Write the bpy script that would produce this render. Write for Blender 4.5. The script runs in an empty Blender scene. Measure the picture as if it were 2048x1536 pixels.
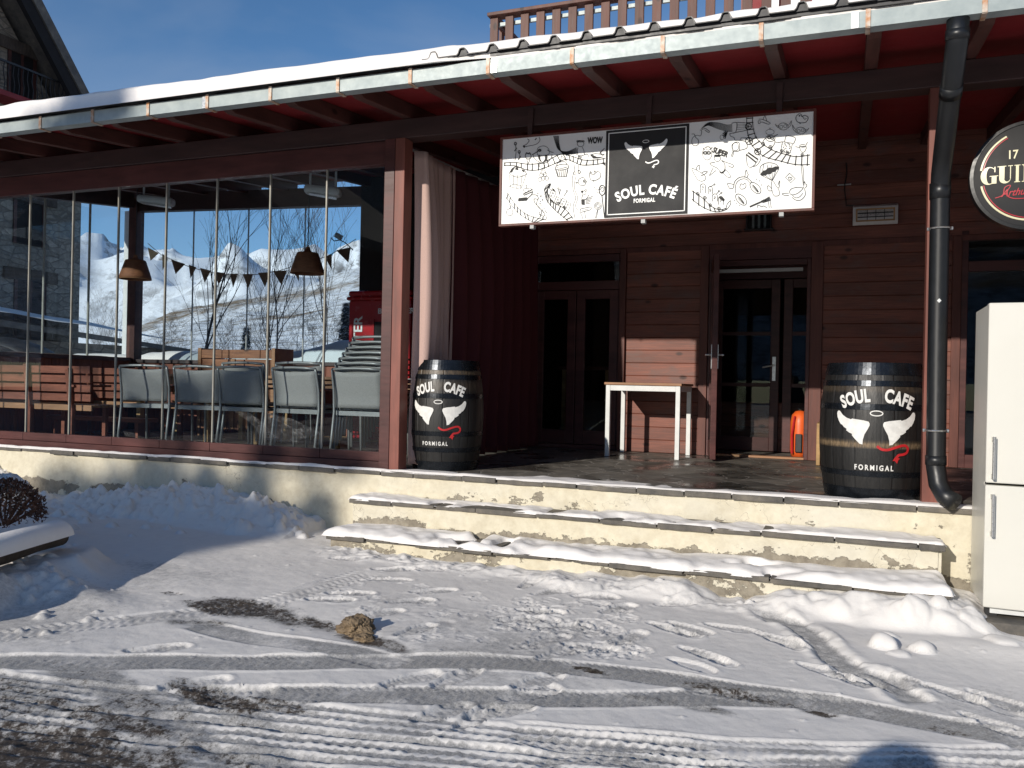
import bpy, bmesh, math, random
import numpy as np
from mathutils import Vector, Matrix, noise as mnoise
random.seed(7); RNG = np.random.default_rng(11)
SC = bpy.context.scene; COL = SC.collection
R = math.radians
# ---------------------------------------------------------------- camera
CZ = 1.40; FPX = 1700.0; YAW = R(21.3); ROLL = R(1.21)
_f = np.array([-math.sin(YAW), math.cos(YAW), 0.0]); _r0 = np.array([math.cos(YAW), math.sin(YAW), 0.0]); _u0 = np.array([0, 0, 1.0])
_r = math.cos(ROLL)*_r0 + math.sin(ROLL)*_u0; _u = -math.sin(ROLL)*_r0 + math.cos(ROLL)*_u0
cam_d = bpy.data.cameras.new("camera"); cam = bpy.data.objects.new("camera", cam_d); COL.objects.link(cam)
cam_d.sensor_width = 36.0; cam_d.lens = FPX/2048*36.0; cam_d.clip_start = 0.05; cam_d.clip_end = 12000
M4 = Matrix(((_r[0], _u[0], -_f[0], 0), (_r[1], _u[1], -_f[1], 0), (_r[2], _u[2], -_f[2], CZ), (0, 0, 0, 1)))
cam.matrix_world = M4; SC.camera = cam
def ray(x, y):
    return ((x-1024)/FPX)*_r - ((y-768)/FPX)*_u + _f
def onY(x, y, Y):
    d = ray(x, y); t = Y/d[1]; return (d[0]*t, d[2]*t+CZ)
def onZ(x, y, z):
    d = ray(x, y); t = (z-CZ)/d[2]; return (d[0]*t, d[1]*t)
# ---------------------------------------------------------------- light
SUN_AZ = 17.0; SUN_EL = 19.3     # light travels towards +Y turned SUN_AZ towards +X
w = bpy.data.worlds.new("World"); SC.world = w; w.use_nodes = True
nt = w.node_tree; nt.nodes.clear()
def N(t, k, **kw):
    n = t.nodes.new(k)
    for a, b in kw.items(): setattr(n, a, b)
    return n
sky = N(nt, "ShaderNodeTexSky", sky_type='NISHITA'); sky.sun_disc = False
sky.sun_elevation = R(SUN_EL); sky.sun_rotation = R(180+SUN_AZ); sky.altitude = 1500; sky.air_density = 1.0; sky.dust_density = 0.0; sky.ozone_density = 3.0
bg = N(nt, "ShaderNodeBackground"); bg.inputs[1].default_value = 0.148
tc = N(nt, "ShaderNodeTexCoord"); mp = N(nt, "ShaderNodeMapping"); mp.inputs['Scale'].default_value = (1.2, 2.6, 3.4); mp.inputs['Rotation'].default_value = (0.3, 0.5, 0.4)
nz = N(nt, "ShaderNodeTexNoise"); nz.inputs['Scale'].default_value = 1.6; nz.inputs['Detail'].default_value = 5; nz.inputs['Roughness'].default_value = 0.5; nz.inputs['Distortion'].default_value = 0.4
cr = N(nt, "ShaderNodeValToRGB"); cr.color_ramp.elements[0].position = 0.44; cr.color_ramp.elements[1].position = 0.78; cr.color_ramp.elements[1].color = (0.34, 0.34, 0.34, 1)
mx = N(nt, "ShaderNodeMix", data_type='RGBA'); mx.inputs[7].default_value = (3.6, 4.0, 4.7, 1)
hs = N(nt, "ShaderNodeHueSaturation"); hs.inputs['Saturation'].default_value = 1.12
wo = N(nt, "ShaderNodeOutputWorld")
L = nt.links.new
L(tc.outputs['Generated'], mp.inputs[0]); L(mp.outputs[0], nz.inputs['Vector']); L(nz.outputs['Fac'], cr.inputs[0])
L(sky.outputs[0], hs.inputs['Color']); L(hs.outputs[0], mx.inputs[6]); L(cr.outputs[0], mx.inputs[0]); L(mx.outputs[2], bg.inputs[0]); L(bg.outputs[0], wo.inputs[0])
sl = bpy.data.lights.new("sun", 'SUN'); sun = bpy.data.objects.new("sun", sl); COL.objects.link(sun)
sl.energy = 5.0; sl.angle = R(0.53); sl.color = (1.0, 0.93, 0.83)
SD = Vector((math.sin(R(SUN_AZ))*math.cos(R(SUN_EL)), math.cos(R(SUN_AZ))*math.cos(R(SUN_EL)), -math.sin(R(SUN_EL))))
sun.rotation_euler = SD.to_track_quat('-Z', 'Y').to_euler()
SC.view_settings.view_transform = 'Standard'; SC.view_settings.look = 'None'; SC.view_settings.exposure = -0.28; SC.view_settings.gamma = 1.0
# ---------------------------------------------------------------- mesh helpers
POS = {}
class MB:
    def __init__(s): s.v = []; s.f = []
    def add(s, vs, fs):
        b = len(s.v); s.v += [tuple(p) for p in vs]; s.f += [tuple(i+b for i in f) for f in fs]; return s
    def box(s, x0, x1, y0, y1, z0, z1):
        return s.add([(x0,y0,z0),(x1,y0,z0),(x1,y1,z0),(x0,y1,z0),(x0,y0,z1),(x1,y0,z1),(x1,y1,z1),(x0,y1,z1)],
                     [(0,3,2,1),(4,5,6,7),(0,1,5,4),(1,2,6,5),(2,3,7,6),(3,0,4,7)])
    def bar(s, a, b, wx, wy, up=(0,0,1)):
        """box section wx (sideways) x wy (along up) from a to b"""
        a = Vector(a); b = Vector(b); d = (b-a).normalized(); up = Vector(up)
        if abs(d.dot(up)) > 0.99: up = Vector((0,1,0))
        sx = d.cross(up).normalized(); sy = sx.cross(d).normalized(); sx *= wx/2; sy *= wy/2
        return s.add([a-sx-sy, a+sx-sy, a+sx+sy, a-sx+sy, b-sx-sy, b+sx-sy, b+sx+sy, b-sx+sy],
                     [(3,2,1,0),(4,5,6,7),(0,1,5,4),(1,2,6,5),(2,3,7,6),(3,0,4,7)])
    def tube(s, pts, r, n=8, cap=True):
        pts = [Vector(p) for p in pts]; rr = r if isinstance(r, (list, tuple)) else [r]*len(pts)
        rings = []; prev = None
        for i, p in enumerate(pts):
            d = (pts[min(i+1, len(pts)-1)]-pts[max(i-1, 0)])
            if d.length < 1e-9: d = Vector((0,0,1))
            d.normalize()
            ref = prev if prev is not None else (Vector((0,0,1)) if abs(d.z) < 0.9 else Vector((1,0,0)))
            sx = d.cross(ref)
            if sx.length < 1e-4: sx = d.cross(Vector((0.3,1,0.2)))
            sx.normalize(); sy = sx.cross(d).normalized(); prev = sy
            rings.append([p+rr[i]*(math.cos(2*math.pi*k/n)*sx+math.sin(2*math.pi*k/n)*sy) for k in range(n)])
        vs = [q for g in rings for q in g]; fs = []
        for i in range(len(rings)-1):
            for k in range(n):
                k2 = (k+1) % n; fs.append((i*n+k, i*n+k2, (i+1)*n+k2, (i+1)*n+k))
        if cap: fs.append(tuple(range(n-1, -1, -1))); fs.append(tuple((len(rings)-1)*n+k for k in range(n)))
        return s.add(vs, fs)
    def lathe(s, prof, n=32, c=(0,0,0), cap=True, axis='z', wob=None):
        vs = []
        for i, (r, z) in enumerate(prof):
            for k in range(n):
                a = 2*math.pi*k/n; q = r*(wob(a, z) if wob else 1)
                p = (q*math.cos(a), q*math.sin(a), z) if axis == 'z' else (q*math.cos(a), z, q*math.sin(a))
                vs.append((p[0]+c[0], p[1]+c[1], p[2]+c[2]))
        fs = [(i*n+k, i*n+(k+1) % n, (i+1)*n+(k+1) % n, (i+1)*n+k) for i in range(len(prof)-1) for k in range(n)]
        if cap: fs.append(tuple(range(n-1, -1, -1))); fs.append(tuple((len(prof)-1)*n+k for k in range(n)))
        return s.add(vs, fs)
    def prism(s, poly, lo, hi, plane='XZ'):
        """extrude a 2D polygon; plane XZ -> along Y, YZ -> along X, XY -> along Z"""
        def m(a, b, c): return (a, c, b) if plane == 'XZ' else ((c, a, b) if plane == 'YZ' else (a, b, c))
        n = len(poly); vs = [m(a, b, lo) for a, b in poly]+[m(a, b, hi) for a, b in poly]
        fs = [tuple(range(n)), tuple(range(2*n-1, n-1, -1))]+[(i, n+i, n+(i+1) % n, (i+1) % n) for i in range(n)]
        return s.add(vs, fs)
    def grid(s, fn, nu, nv):
        b = [fn(i/nu, j/nv) for j in range(nv+1) for i in range(nu+1)]
        return s.add(b, [(j*(nu+1)+i, j*(nu+1)+i+1, (j+1)*(nu+1)+i+1, (j+1)*(nu+1)+i) for j in range(nv) for i in range(nu)])
    def xf(s, fn, start=0):
        s.v[start:] = [tuple(fn(Vector(p))) for p in s.v[start:]]; return s
    def build(s, name, mat, parent=None, bevel=0.0, smooth=False, fix=True, solid=0.0):
        me = bpy.data.meshes.new(name)
        off = POS.get(parent.name, (0,0,0)) if parent is not None else (0,0,0)
        me.from_pydata([(p[0]-off[0], p[1]-off[1], p[2]-off[2]) for p in s.v], [], s.f)
        if fix:
            bm = bmesh.new(); bm.from_mesh(me); bmesh.ops.recalc_face_normals(bm, faces=bm.faces); bm.to_mesh(me); bm.free()
        me.update()
        if mat: me.materials.append(mat)
        o = bpy.data.objects.new(name, me); COL.objects.link(o)
        if parent is not None:
            o.parent = parent
            POS[o.name] = off
        if smooth:
            for p in me.polygons: p.use_smooth = True
        if bevel:
            b = o.modifiers.new("bevel", 'BEVEL'); b.width = bevel; b.segments = 2; b.limit_method = 'ANGLE'; b.angle_limit = R(35)
        if solid:
            b = o.modifiers.new("solid", 'SOLIDIFY'); b.thickness = solid; b.offset = 0
        return o
def tag(o, label=None, cat=None, group=None, kind=None):
    if label: o['label'] = label
    if cat: o['category'] = cat
    if group: o['group'] = group
    if kind: o['kind'] = kind
    return o
def thing(name, label, cat, loc=(0,0,0), group=None):
    o = bpy.data.objects.new(name, None); COL.objects.link(o); o.location = loc; o.empty_display_size = 0.1
    POS[o.name] = tuple(loc); return tag(o, label, cat, group)
def struct(o): o['kind'] = 'structure'; return o
def children(o): return [c for c in COL.objects if c.parent == o]
def copy_tree(o, parent=None):
    c = o.copy(); COL.objects.link(c)
    if parent is not None: c.parent = parent
    for ch in KIDS[o.name]: copy_tree2(ch, c)
    return c
def copy_tree2(o, parent):
    c = o.copy(); COL.objects.link(c); c.parent = parent
    for ch in list(o.children): copy_tree2(ch, c)
def dup(o, loc, rz=0, label=None, group=None, scale=None):
    c = o.copy(); COL.objects.link(c); c.location = loc; c.rotation_euler = (0, 0, rz)
    if scale: c.scale = scale
    if label: c['label'] = label
    if group: c['group'] = group
    for ch in list(o.children): copy_tree2(ch, c)
    return c
def snoise(p, s=1.0): return mnoise.noise(Vector(p)*s)
def npn(shape, cells, seed=0):
    """smooth value noise -1..1 on a grid, cells = lattice cells along each axis"""
    g = np.random.default_rng(seed); ny, nx = shape; cy, cx = cells
    a = g.uniform(-1, 1, (cy+2, cx+2)); y = np.linspace(0, cy, ny); x = np.linspace(0, cx, nx)
    yi = np.minimum(y.astype(int), cy); xi = np.minimum(x.astype(int), cx); fy = y-yi; fx = x-xi
    fy = fy*fy*(3-2*fy); fx = fx*fx*(3-2*fx)
    yi2 = yi+1; xi2 = xi+1
    A = a[np.ix_(yi, xi)]; B = a[np.ix_(yi, xi2)]; C_ = a[np.ix_(yi2, xi)]; D = a[np.ix_(yi2, xi2)]
    fx = fx[None, :]; fy = fy[:, None]
    return (A*(1-fx)+B*fx)*(1-fy)+(C_*(1-fx)+D*fx)*fy
def wnoise(X, Y, cell, seed=0):
    """value noise at world coordinates (arrays)"""
    xi = np.floor(X/cell).astype(np.int64); yi = np.floor(Y/cell).astype(np.int64); fx = X/cell-xi; fy = Y/cell-yi
    fx = fx*fx*(3-2*fx); fy = fy*fy*(3-2*fy)
    def h(a, b):
        n = (a*374761393+b*668265263+seed*2147483647) & 0xFFFFFFFF
        n = ((n ^ (n >> 13))*1274126177) & 0xFFFFFFFF; n = (n ^ (n >> 16)) & 0xFFFFFFFF
        return n/2147483648.0-1
    return (h(xi, yi)*(1-fx)+h(xi+1, yi)*fx)*(1-fy)+(h(xi, yi+1)*(1-fx)+h(xi+1, yi+1)*fx)*fy
def np_mesh(name, co, faces, mat, attrs=None, smooth=True):
    me = bpy.data.meshes.new(name); nv = len(co); nf = len(faces)
    me.vertices.add(nv); me.vertices.foreach_set('co', np.ascontiguousarray(co, dtype=np.float32).ravel())
    me.loops.add(nf*4); me.loops.foreach_set('vertex_index', faces.astype(np.int32).ravel())
    me.polygons.add(nf); me.polygons.foreach_set('loop_start', np.arange(0, nf*4, 4, dtype=np.int32))
    me.polygons.foreach_set('loop_total', np.full(nf, 4, dtype=np.int32))
    me.polygons.foreach_set('use_smooth', np.full(nf, smooth, dtype=bool))
    me.update(calc_edges=True)
    for k, a in (attrs or {}).items():
        at = me.attributes.new(k, 'FLOAT', 'POINT'); at.data.foreach_set('value', np.ascontiguousarray(a, dtype=np.float32).ravel())
    me.materials.append(mat); o = bpy.data.objects.new(name, me); COL.objects.link(o); return o
def quads(ny, nx):
    i = np.arange(ny*nx).reshape(ny, nx)
    return np.stack([i[:-1, :-1].ravel(), i[:-1, 1:].ravel(), i[1:, 1:].ravel(), i[1:, :-1].ravel()], 1)
# ---------------------------------------------------------------- materials
def newmat(name):
    m = bpy.data.materials.new(name); m.use_nodes = True; t = m.node_tree; t.nodes.clear()
    out = N(t, "ShaderNodeOutputMaterial"); b = N(t, "ShaderNodeBsdfPrincipled"); t.links.new(b.outputs[0], out.inputs[0])
    return m, t, b, out
def noise_n(t, scale, detail=4, rough=0.55, vec=None, stretch=None, dist=0.0, coord='Object'):
    c = N(t, "ShaderNodeTexCoord"); v = c.outputs[coord] if vec is None else vec
    if stretch:
        m = N(t, "ShaderNodeMapping"); m.inputs['Scale'].default_value = stretch; t.links.new(v, m.inputs[0]); v = m.outputs[0]
    n = N(t, "ShaderNodeTexNoise"); n.inputs['Scale'].default_value = scale; n.inputs['Detail'].default_value = detail; n.inputs['Roughness'].default_value = rough; n.inputs['Distortion'].default_value = dist
    t.links.new(v, n.inputs['Vector']); return n
def ramp(t, fac, stops):
    r = N(t, "ShaderNodeValToRGB"); e = r.color_ramp.elements
    while len(e) < len(stops): e.new(0.5)
    for i, (p, c) in enumerate(stops): e[i].position = p; e[i].color = (c[0], c[1], c[2], 1) if isinstance(c, (tuple, list)) else (c, c, c, 1)
    t.links.new(fac, r.inputs[0]); return r
def mixc(t, fac, a, b):
    m = N(t, "ShaderNodeMix", data_type='RGBA')
    for s, v in ((m.inputs[0], fac), (m.inputs[6], a), (m.inputs[7], b)):
        if hasattr(v, 'node'): t.links.new(v, s)
        elif isinstance(v, (int, float)): s.default_value = v
        else: s.default_value = (v[0], v[1], v[2], 1)
    return m.outputs[2]
def mathn(t, op, a, b=0.0, clamp=False):
    m = N(t, "ShaderNodeMath", operation=op); m.use_clamp = clamp
    for s, v in ((m.inputs[0], a), (m.inputs[1], b)):
        if hasattr(v, 'node'): t.links.new(v, s)
        else: s.default_value = v
    return m.outputs[0]
def bump(t, b, h, strength=0.3, dist=0.01, normal=None):
    n = N(t, "ShaderNodeBump"); n.inputs['Strength'].default_value = strength; n.inputs['Distance'].default_value = dist
    t.links.new(h, n.inputs['Height'])
    if normal is not None: t.links.new(normal, n.inputs['Normal'])
    t.links.new(n.outputs[0], b.inputs['Normal']); return n.outputs[0]
def plain(name, c1, c2=None, rough=0.6, metal=0.0, scale=8, stretch=None, bs=0.15, bd=0.003, spec=0.5, rvar=0.12, coat=0.0):
    m, t, b, o = newmat(name); c2 = c2 or tuple(x*0.75 for x in c1)
    n = noise_n(t, scale, 5, 0.6, stretch=stretch); r = ramp(t, n.outputs['Fac'], [(0.3, c2), (0.68, c1)])
    t.links.new(r.outputs[0], b.inputs['Base Color'])
    n2 = noise_n(t, scale*3.1, 4, 0.6, stretch=stretch)
    rr = N(t, "ShaderNodeMapRange"); rr.inputs[3].default_value = max(0.02, rough-rvar); rr.inputs[4].default_value = min(1, rough+rvar)
    t.links.new(n2.outputs['Fac'], rr.inputs[0]); t.links.new(rr.outputs[0], b.inputs['Roughness'])
    b.inputs['Metallic'].default_value = metal; b.inputs['Specular IOR Level'].default_value = spec
    if coat: b.inputs['Coat Weight'].default_value = coat; b.inputs['Coat Roughness'].default_value = 0.15
    if bs: bump(t, b, n2.outputs['Fac'], bs, bd)
    return m
def wood(name, c1, c2, grain=(1, 14, 14), knots=True, rough=0.55, scale=5, gloss=0.4, board=0.0):
    """grain: big numbers across the grain"""
    m, t, b, o = newmat(name)
    n = noise_n(t, scale, 6, 0.65, stretch=grain, dist=0.6); r = ramp(t, n.outputs['Fac'], [(0.28, c2), (0.5, tuple((x+y)/2 for x, y in zip(c1, c2))), (0.72, c1)])
    col = r.outputs[0]
    big = noise_n(t, 1.7, 3, 0.5, stretch=tuple(min(g, 5) for g in grain)); bigr = ramp(t, big.outputs['Fac'], [(0.35, 0.72), (0.65, 1.12)])
    mm = N(t, "ShaderNodeMix", data_type='RGBA', blend_type='MULTIPLY'); mm.inputs[0].default_value = 1.0
    t.links.new(col, mm.inputs[6]); t.links.new(bigr.outputs[0], mm.inputs[7]); col = mm.outputs[2]
    if board:
        cb = N(t, "ShaderNodeTexCoord"); sb_ = N(t, "ShaderNodeSeparateXYZ"); t.links.new(cb.outputs['Object'], sb_.inputs[0]); wn_ = N(t, "ShaderNodeTexWhiteNoise", noise_dimensions='1D')
        t.links.new(mathn(t, 'FLOOR', mathn(t, 'DIVIDE', sb_.outputs[2], board)), wn_.inputs['W']); rb__ = ramp(t, wn_.outputs['Value'], [(0.0, (0.80, 0.80, 0.82)), (0.5, (1.0, 0.98, 0.96)), (1.0, (1.12, 1.08, 1.05))])
        mb_ = N(t, "ShaderNodeMix", data_type='RGBA', blend_type='MULTIPLY'); mb_.inputs[0].default_value = 1.0; t.links.new(col, mb_.inputs[6]); t.links.new(rb__.outputs[0], mb_.inputs[7]); col = mb_.outputs[2]
        gn = noise_n(t, 4.5, 5, 0.7, stretch=(0.6, 1, 1.2)); col = mixc(t, ramp(t, gn.outputs['Fac'], [(0.52, 0.0), (0.66, 0.55)]).outputs[0], col, (0.13, 0.085, 0.075))
    if knots:
        c = N(t, "ShaderNodeTexCoord"); mpp = N(t, "ShaderNodeMapping"); g = tuple(0.55 if x < 2 else 1.0 for x in grain); mpp.inputs['Scale'].default_value = g
        t.links.new(c.outputs['Object'], mpp.inputs[0]); vo = N(t, "ShaderNodeTexVoronoi"); vo.inputs['Scale'].default_value = 5.5; t.links.new(mpp.outputs[0], vo.inputs['Vector'])
        kr = ramp(t, vo.outputs['Distance'], [(0.0, 1.0), (0.09, 0.85), (0.16, 0.0)])
        col = mixc(t, kr.outputs[0], col, tuple(x*0.28 for x in c2))
    t.links.new(col, b.inputs['Base Color'])
    rr = N(t, "ShaderNodeMapRange"); rr.inputs[3].default_value = rough-0.12; rr.inputs[4].default_value = rough+0.15
    t.links.new(n.outputs['Fac'], rr.inputs[0]); t.links.new(rr.outputs[0], b.inputs['Roughness']); b.inputs['Specular IOR Level'].default_value = gloss
    bump(t, b, n.outputs['Fac'], 0.25, 0.003); return m
def glassm(name, tint=(0.8, 0.86, 0.85), ior=1.45, gloss=1.0, dirt=0.0):
    m = bpy.data.materials.new(name); m.use_nodes = True; t = m.node_tree; t.nodes.clear()
    out = N(t, "ShaderNodeOutputMaterial"); tr = N(t, "ShaderNodeBsdfTransparent"); tr.inputs[0].default_value = (*tint, 1)
    gl = N(t, "ShaderNodeBsdfGlossy"); gl.inputs['Roughness'].default_value = 0.0; gl.inputs[0].default_value = (gloss, gloss, gloss, 1)
    lw = N(t, "ShaderNodeLayerWeight"); lw.inputs[0].default_value = 0.5
    f0 = ((ior-1)/(ior+1))**2; p5 = mathn(t, 'POWER', lw.outputs['Facing'], 5.0); frn = mathn(t, 'ADD', mathn(t, 'MULTIPLY', p5, 1-f0), f0, True)
    mxs = N(t, "ShaderNodeMixShader"); t.links.new(frn, mxs.inputs[0]); t.links.new(tr.outputs[0], mxs.inputs[1]); t.links.new(gl.outputs[0], mxs.inputs[2])
    last = mxs.outputs[0]
    if dirt:
        n = noise_n(t, 3.0, 6, 0.7); r = ramp(t, n.outputs['Fac'], [(0.5, 0.0), (0.85, dirt)])
        df = N(t, "ShaderNodeBsdfDiffuse"); df.inputs[0].default_value = (0.6, 0.62, 0.6, 1)
        m2 = N(t, "ShaderNodeMixShader"); t.links.new(r.outputs[0], m2.inputs[0]); t.links.new(last, m2.inputs[1]); t.links.new(df.outputs[0], m2.inputs[2]); last = m2.outputs[0]
    t.links.new(last, out.inputs[0]); return m
def snowmat(name, attrs=False, fine=60.0, col=(0.90, 0.865, 0.825)):
    m, t, b, o = newmat(name)
    n = noise_n(t, 14, 6, 0.65); n3 = noise_n(t, fine, 4, 0.7)
    r = ramp(t, n.outputs['Fac'], [(0.3, tuple(x*0.94 for x in col)), (0.7, col)]); c = r.outputs[0]
    b.inputs['Roughness'].default_value = 0.75; b.inputs['Specular IOR Level'].default_value = 0.25
    if attrs:
        a = N(t, "ShaderNodeAttribute", attribute_name='slush'); d = N(t, "ShaderNodeAttribute", attribute_name='dirt')
        nn = noise_n(t, 26, 6, 0.75); nf = noise_n(t, 110, 3, 0.7)
        sl_ = mathn(t, 'MULTIPLY', mathn(t, 'SUBTRACT', mathn(t, 'ADD', a.outputs['Fac'], mathn(t, 'MULTIPLY', nn.outputs['Fac'], 0.9)), 0.72), 2.6, clamp=True); sl_ = mathn(t, 'MULTIPLY', sl_, 0.92)
        c = mixc(t, sl_, c, ramp(t, nf.outputs['Fac'], [(0.35, (0.21, 0.207, 0.20)), (0.65, (0.46, 0.452, 0.44))]).outputs[0])
        nh = noise_n(t, 60, 5, 0.75); dd = mathn(t, 'MULTIPLY', mathn(t, 'SUBTRACT', mathn(t, 'ADD', mathn(t, 'MULTIPLY', d.outputs['Fac'], 0.85), mathn(t, 'ADD', mathn(t, 'MULTIPLY', nn.outputs['Fac'], 1.7), mathn(t, 'MULTIPLY', nh.outputs['Fac'], 1.3))), 2.02), 3.2, clamp=True)
        c = mixc(t, dd, c, ramp(t, nf.outputs['Fac'], [(0.3, (0.022, 0.019, 0.016)), (0.6, (0.085, 0.068, 0.055)), (0.75, (0.20, 0.175, 0.15))]).outputs[0])
        rg = mathn(t, 'SUBTRACT', 0.75, mathn(t, 'MULTIPLY', a.outputs['Fac'], 0.35)); t.links.new(rg, b.inputs['Roughness'])
    t.links.new(c, b.inputs['Base Color'])
    h = mathn(t, 'ADD', mathn(t, 'MULTIPLY', n.outputs['Fac'], 0.7), mathn(t, 'MULTIPLY', n3.outputs['Fac'], 0.3))
    bump(t, b, h, 0.5, 0.008); return m
MT = {}
MT['snow'] = snowmat('snow'); MT['yard'] = snowmat('yard_snow', True, col=(0.79, 0.76, 0.72))
MT['brown'] = wood('brown_paint', (0.105, 0.038, 0.030), (0.065, 0.024, 0.020), (1, 10, 10), False, 0.5)
MT['brownv'] = wood('brown_paint_upright', (0.24, 0.080, 0.057), (0.18, 0.060, 0.044), (10, 10, 1), False, 0.5)
MT['frame'] = wood('window_frame_paint', (0.100, 0.032, 0.028), (0.066, 0.022, 0.020), (1, 8, 8), False, 0.42)
MT['clad'] = wood('red_cedar_cladding', (0.255, 0.093, 0.062), (0.12, 0.042, 0.030), (0.7, 14, 14), True, 0.5, board=0.1425)
MT['cladv'] = wood('red_upright_boards', (0.34, 0.10, 0.045), (0.17, 0.05, 0.028), (14, 14, 0.7), True, 0.55)
MT['trim'] = wood('trim_wood', (0.15, 0.050, 0.035), (0.095, 0.03, 0.022), (12, 12, 0.8), False, 0.5)
MT['balc'] = wood('balcony_wood', (0.15, 0.062, 0.042), (0.085, 0.036, 0.026), (10, 10, 1), True, 0.55)
MT['soffit'] = plain('red_soffit', (0.24, 0.013, 0.015), (0.19, 0.010, 0.012), 0.6, scale=3)
MT['beam'] = wood('dark_beam', (0.055, 0.027, 0.024), (0.036, 0.018, 0.016), (1, 10, 10), False, 0.5)
MT['rafter'] = wood('rafter_wood', (0.105, 0.038, 0.029), (0.058, 0.022, 0.018), (10, 1, 10), True, 0.55)
MT['zinc'] = plain('galvanised_steel', (0.34, 0.385, 0.38), (0.25, 0.295, 0.30), 0.5, 0.2, 9, bs=0.05, rvar=0.1)
MT['rust'] = plain('rusty_bracket', (0.55, 0.52, 0.46), (0.42, 0.17, 0.05), 0.6, 0.3, 22)
MT['sheet'] = plain('black_roof_sheet', (0.03, 0.03, 0.032), (0.018, 0.018, 0.02), 0.45)
MT['pipe'] = plain('black_downpipe', (0.010, 0.011, 0.013), (0.006, 0.007, 0.008), 0.4, 0.0, 12, bs=0.04)
MT['steel'] = plain('brushed_steel', (0.62, 0.62, 0.60), (0.5, 0.5, 0.49), 0.3, 0.9, 30, bs=0.03)
MT['white'] = plain('white_enamel', (0.66, 0.645, 0.58), (0.64, 0.625, 0.56), 0.34, 0, 2.0, bs=0.0)
MT['whitep'] = plain('white_paint', (0.72, 0.73, 0.72), (0.62, 0.63, 0.62), 0.4, 0, 10, bs=0.05)
MT['paint'] = plain('white_stencil_paint', (0.78, 0.77, 0.73), (0.62, 0.61, 0.58), 0.6, 0, 25, bs=0.0)
MT['redpaint'] = plain('red_stencil_paint', (0.50, 0.016, 0.02), (0.38, 0.012, 0.014), 0.5, 0, 25, bs=0.0)
MT['board'] = plain('white_sign_board', (0.78, 0.79, 0.77), (0.76, 0.77, 0.75), 0.4, 0, 2, bs=0)
MT['ink'] = plain('black_ink', (0.022, 0.022, 0.023), (0.018, 0.018, 0.019), 0.62, 0, 2, bs=0, spec=0.35)
MT['cream'] = plain('cream_ink', (0.72, 0.68, 0.45), (0.66, 0.62, 0.40), 0.4, 0, 4, bs=0)
MT['redink'] = plain('red_ink', (0.50, 0.03, 0.045), (0.42, 0.022, 0.035), 0.4, 0, 4, bs=0)
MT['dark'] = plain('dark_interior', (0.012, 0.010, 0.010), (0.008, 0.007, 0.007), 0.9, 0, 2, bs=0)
MT['alu'] = plain('grey_powdercoat', (0.265, 0.265, 0.255), (0.21, 0.212, 0.205), 0.4, 0.3, 14, bs=0.03)
MT['mesh'] = plain('grey_sling_fabric', (0.275, 0.265, 0.245), (0.22, 0.212, 0.20), 0.8, 0, 90, bs=0.3)
MT['pine'] = wood('pale_pine', (0.52, 0.33, 0.14), (0.38, 0.22, 0.09), (1, 12, 12), True, 0.55)
MT['brownw'] = wood('brown_bench_wood', (0.27, 0.085, 0.045), (0.15, 0.05, 0.03), (1, 14, 14), True, 0.45)
MT['tablew'] = wood('table_wood', (0.42, 0.22, 0.11), (0.28, 0.14, 0.07), (1, 12, 12), False, 0.5)
MT['lampsh'] = wood('woven_lamp', (0.28, 0.11, 0.045), (0.11, 0.045, 0.02), (4, 4, 40), False, 0.7)
MT['lampband'] = wood('woven_lamp_band', (0.60, 0.34, 0.14), (0.30, 0.13, 0.05), (24, 24, 3), False, 0.7)
MT['grey'] = plain('grey_plastic', (0.40, 0.41, 0.40), (0.34, 0.35, 0.34), 0.5)
MT['red'] = plain('red_lacquer', (0.42, 0.010, 0.016), (0.34, 0.008, 0.012), 0.25, 0, 3, bs=0, coat=0.4)
MT['orange'] = plain('orange_plastic', (0.80, 0.13, 0.02), (0.68, 0.10, 0.015), 0.45)
MT['black'] = plain('black_plastic', (0.02, 0.02, 0.021), (0.013, 0.013, 0.014), 0.5)
MT['bark'] = wood('bark', (0.11, 0.085, 0.065), (0.05, 0.038, 0.03), (8, 8, 2), False, 0.85)
MT['needle'] = plain('needles', (0.028, 0.048, 0.026), (0.014, 0.026, 0.015), 0.7, 0, 6)
MT['twig'] = plain('dry_twigs', (0.16, 0.075, 0.045), (0.07, 0.035, 0.025), 0.8, 0, 20)
MT['flag_sunlit'] = plain('sunlit_felt', (0.62, 0.50, 0.30), (0.54, 0.43, 0.25), 0.9, 0, 40)  # pennant felt as it looks in sun, brightness put into the colour
MT['flag_backlit'] = plain('backlit_felt', (0.15, 0.095, 0.06), (0.12, 0.075, 0.05), 0.9, 0, 40)  # pennant felt as it looks against the light, shade in the colour
MT['jacket'] = plain('dark_jacket', (0.03, 0.035, 0.06), (0.02, 0.022, 0.04), 0.8)
MT['trouser'] = plain('black_trousers', (0.03, 0.03, 0.032), None, 0.85)
MT['skin'] = plain('skin', (0.48, 0.27, 0.19), (0.42, 0.23, 0.16), 0.55)
MT['glass'] = glassm('clear_pane', (0.93, 0.968, 0.988), 1.30, dirt=0.0)
MT['dglass'] = glassm('door_pane', (0.8, 0.84, 0.84), 1.3)
MT['edge'] = plain('pane_edge_strip', (0.34, 0.33, 0.29), (0.24, 0.23, 0.19), 0.35, 0.1, 6, bs=0)
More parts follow.
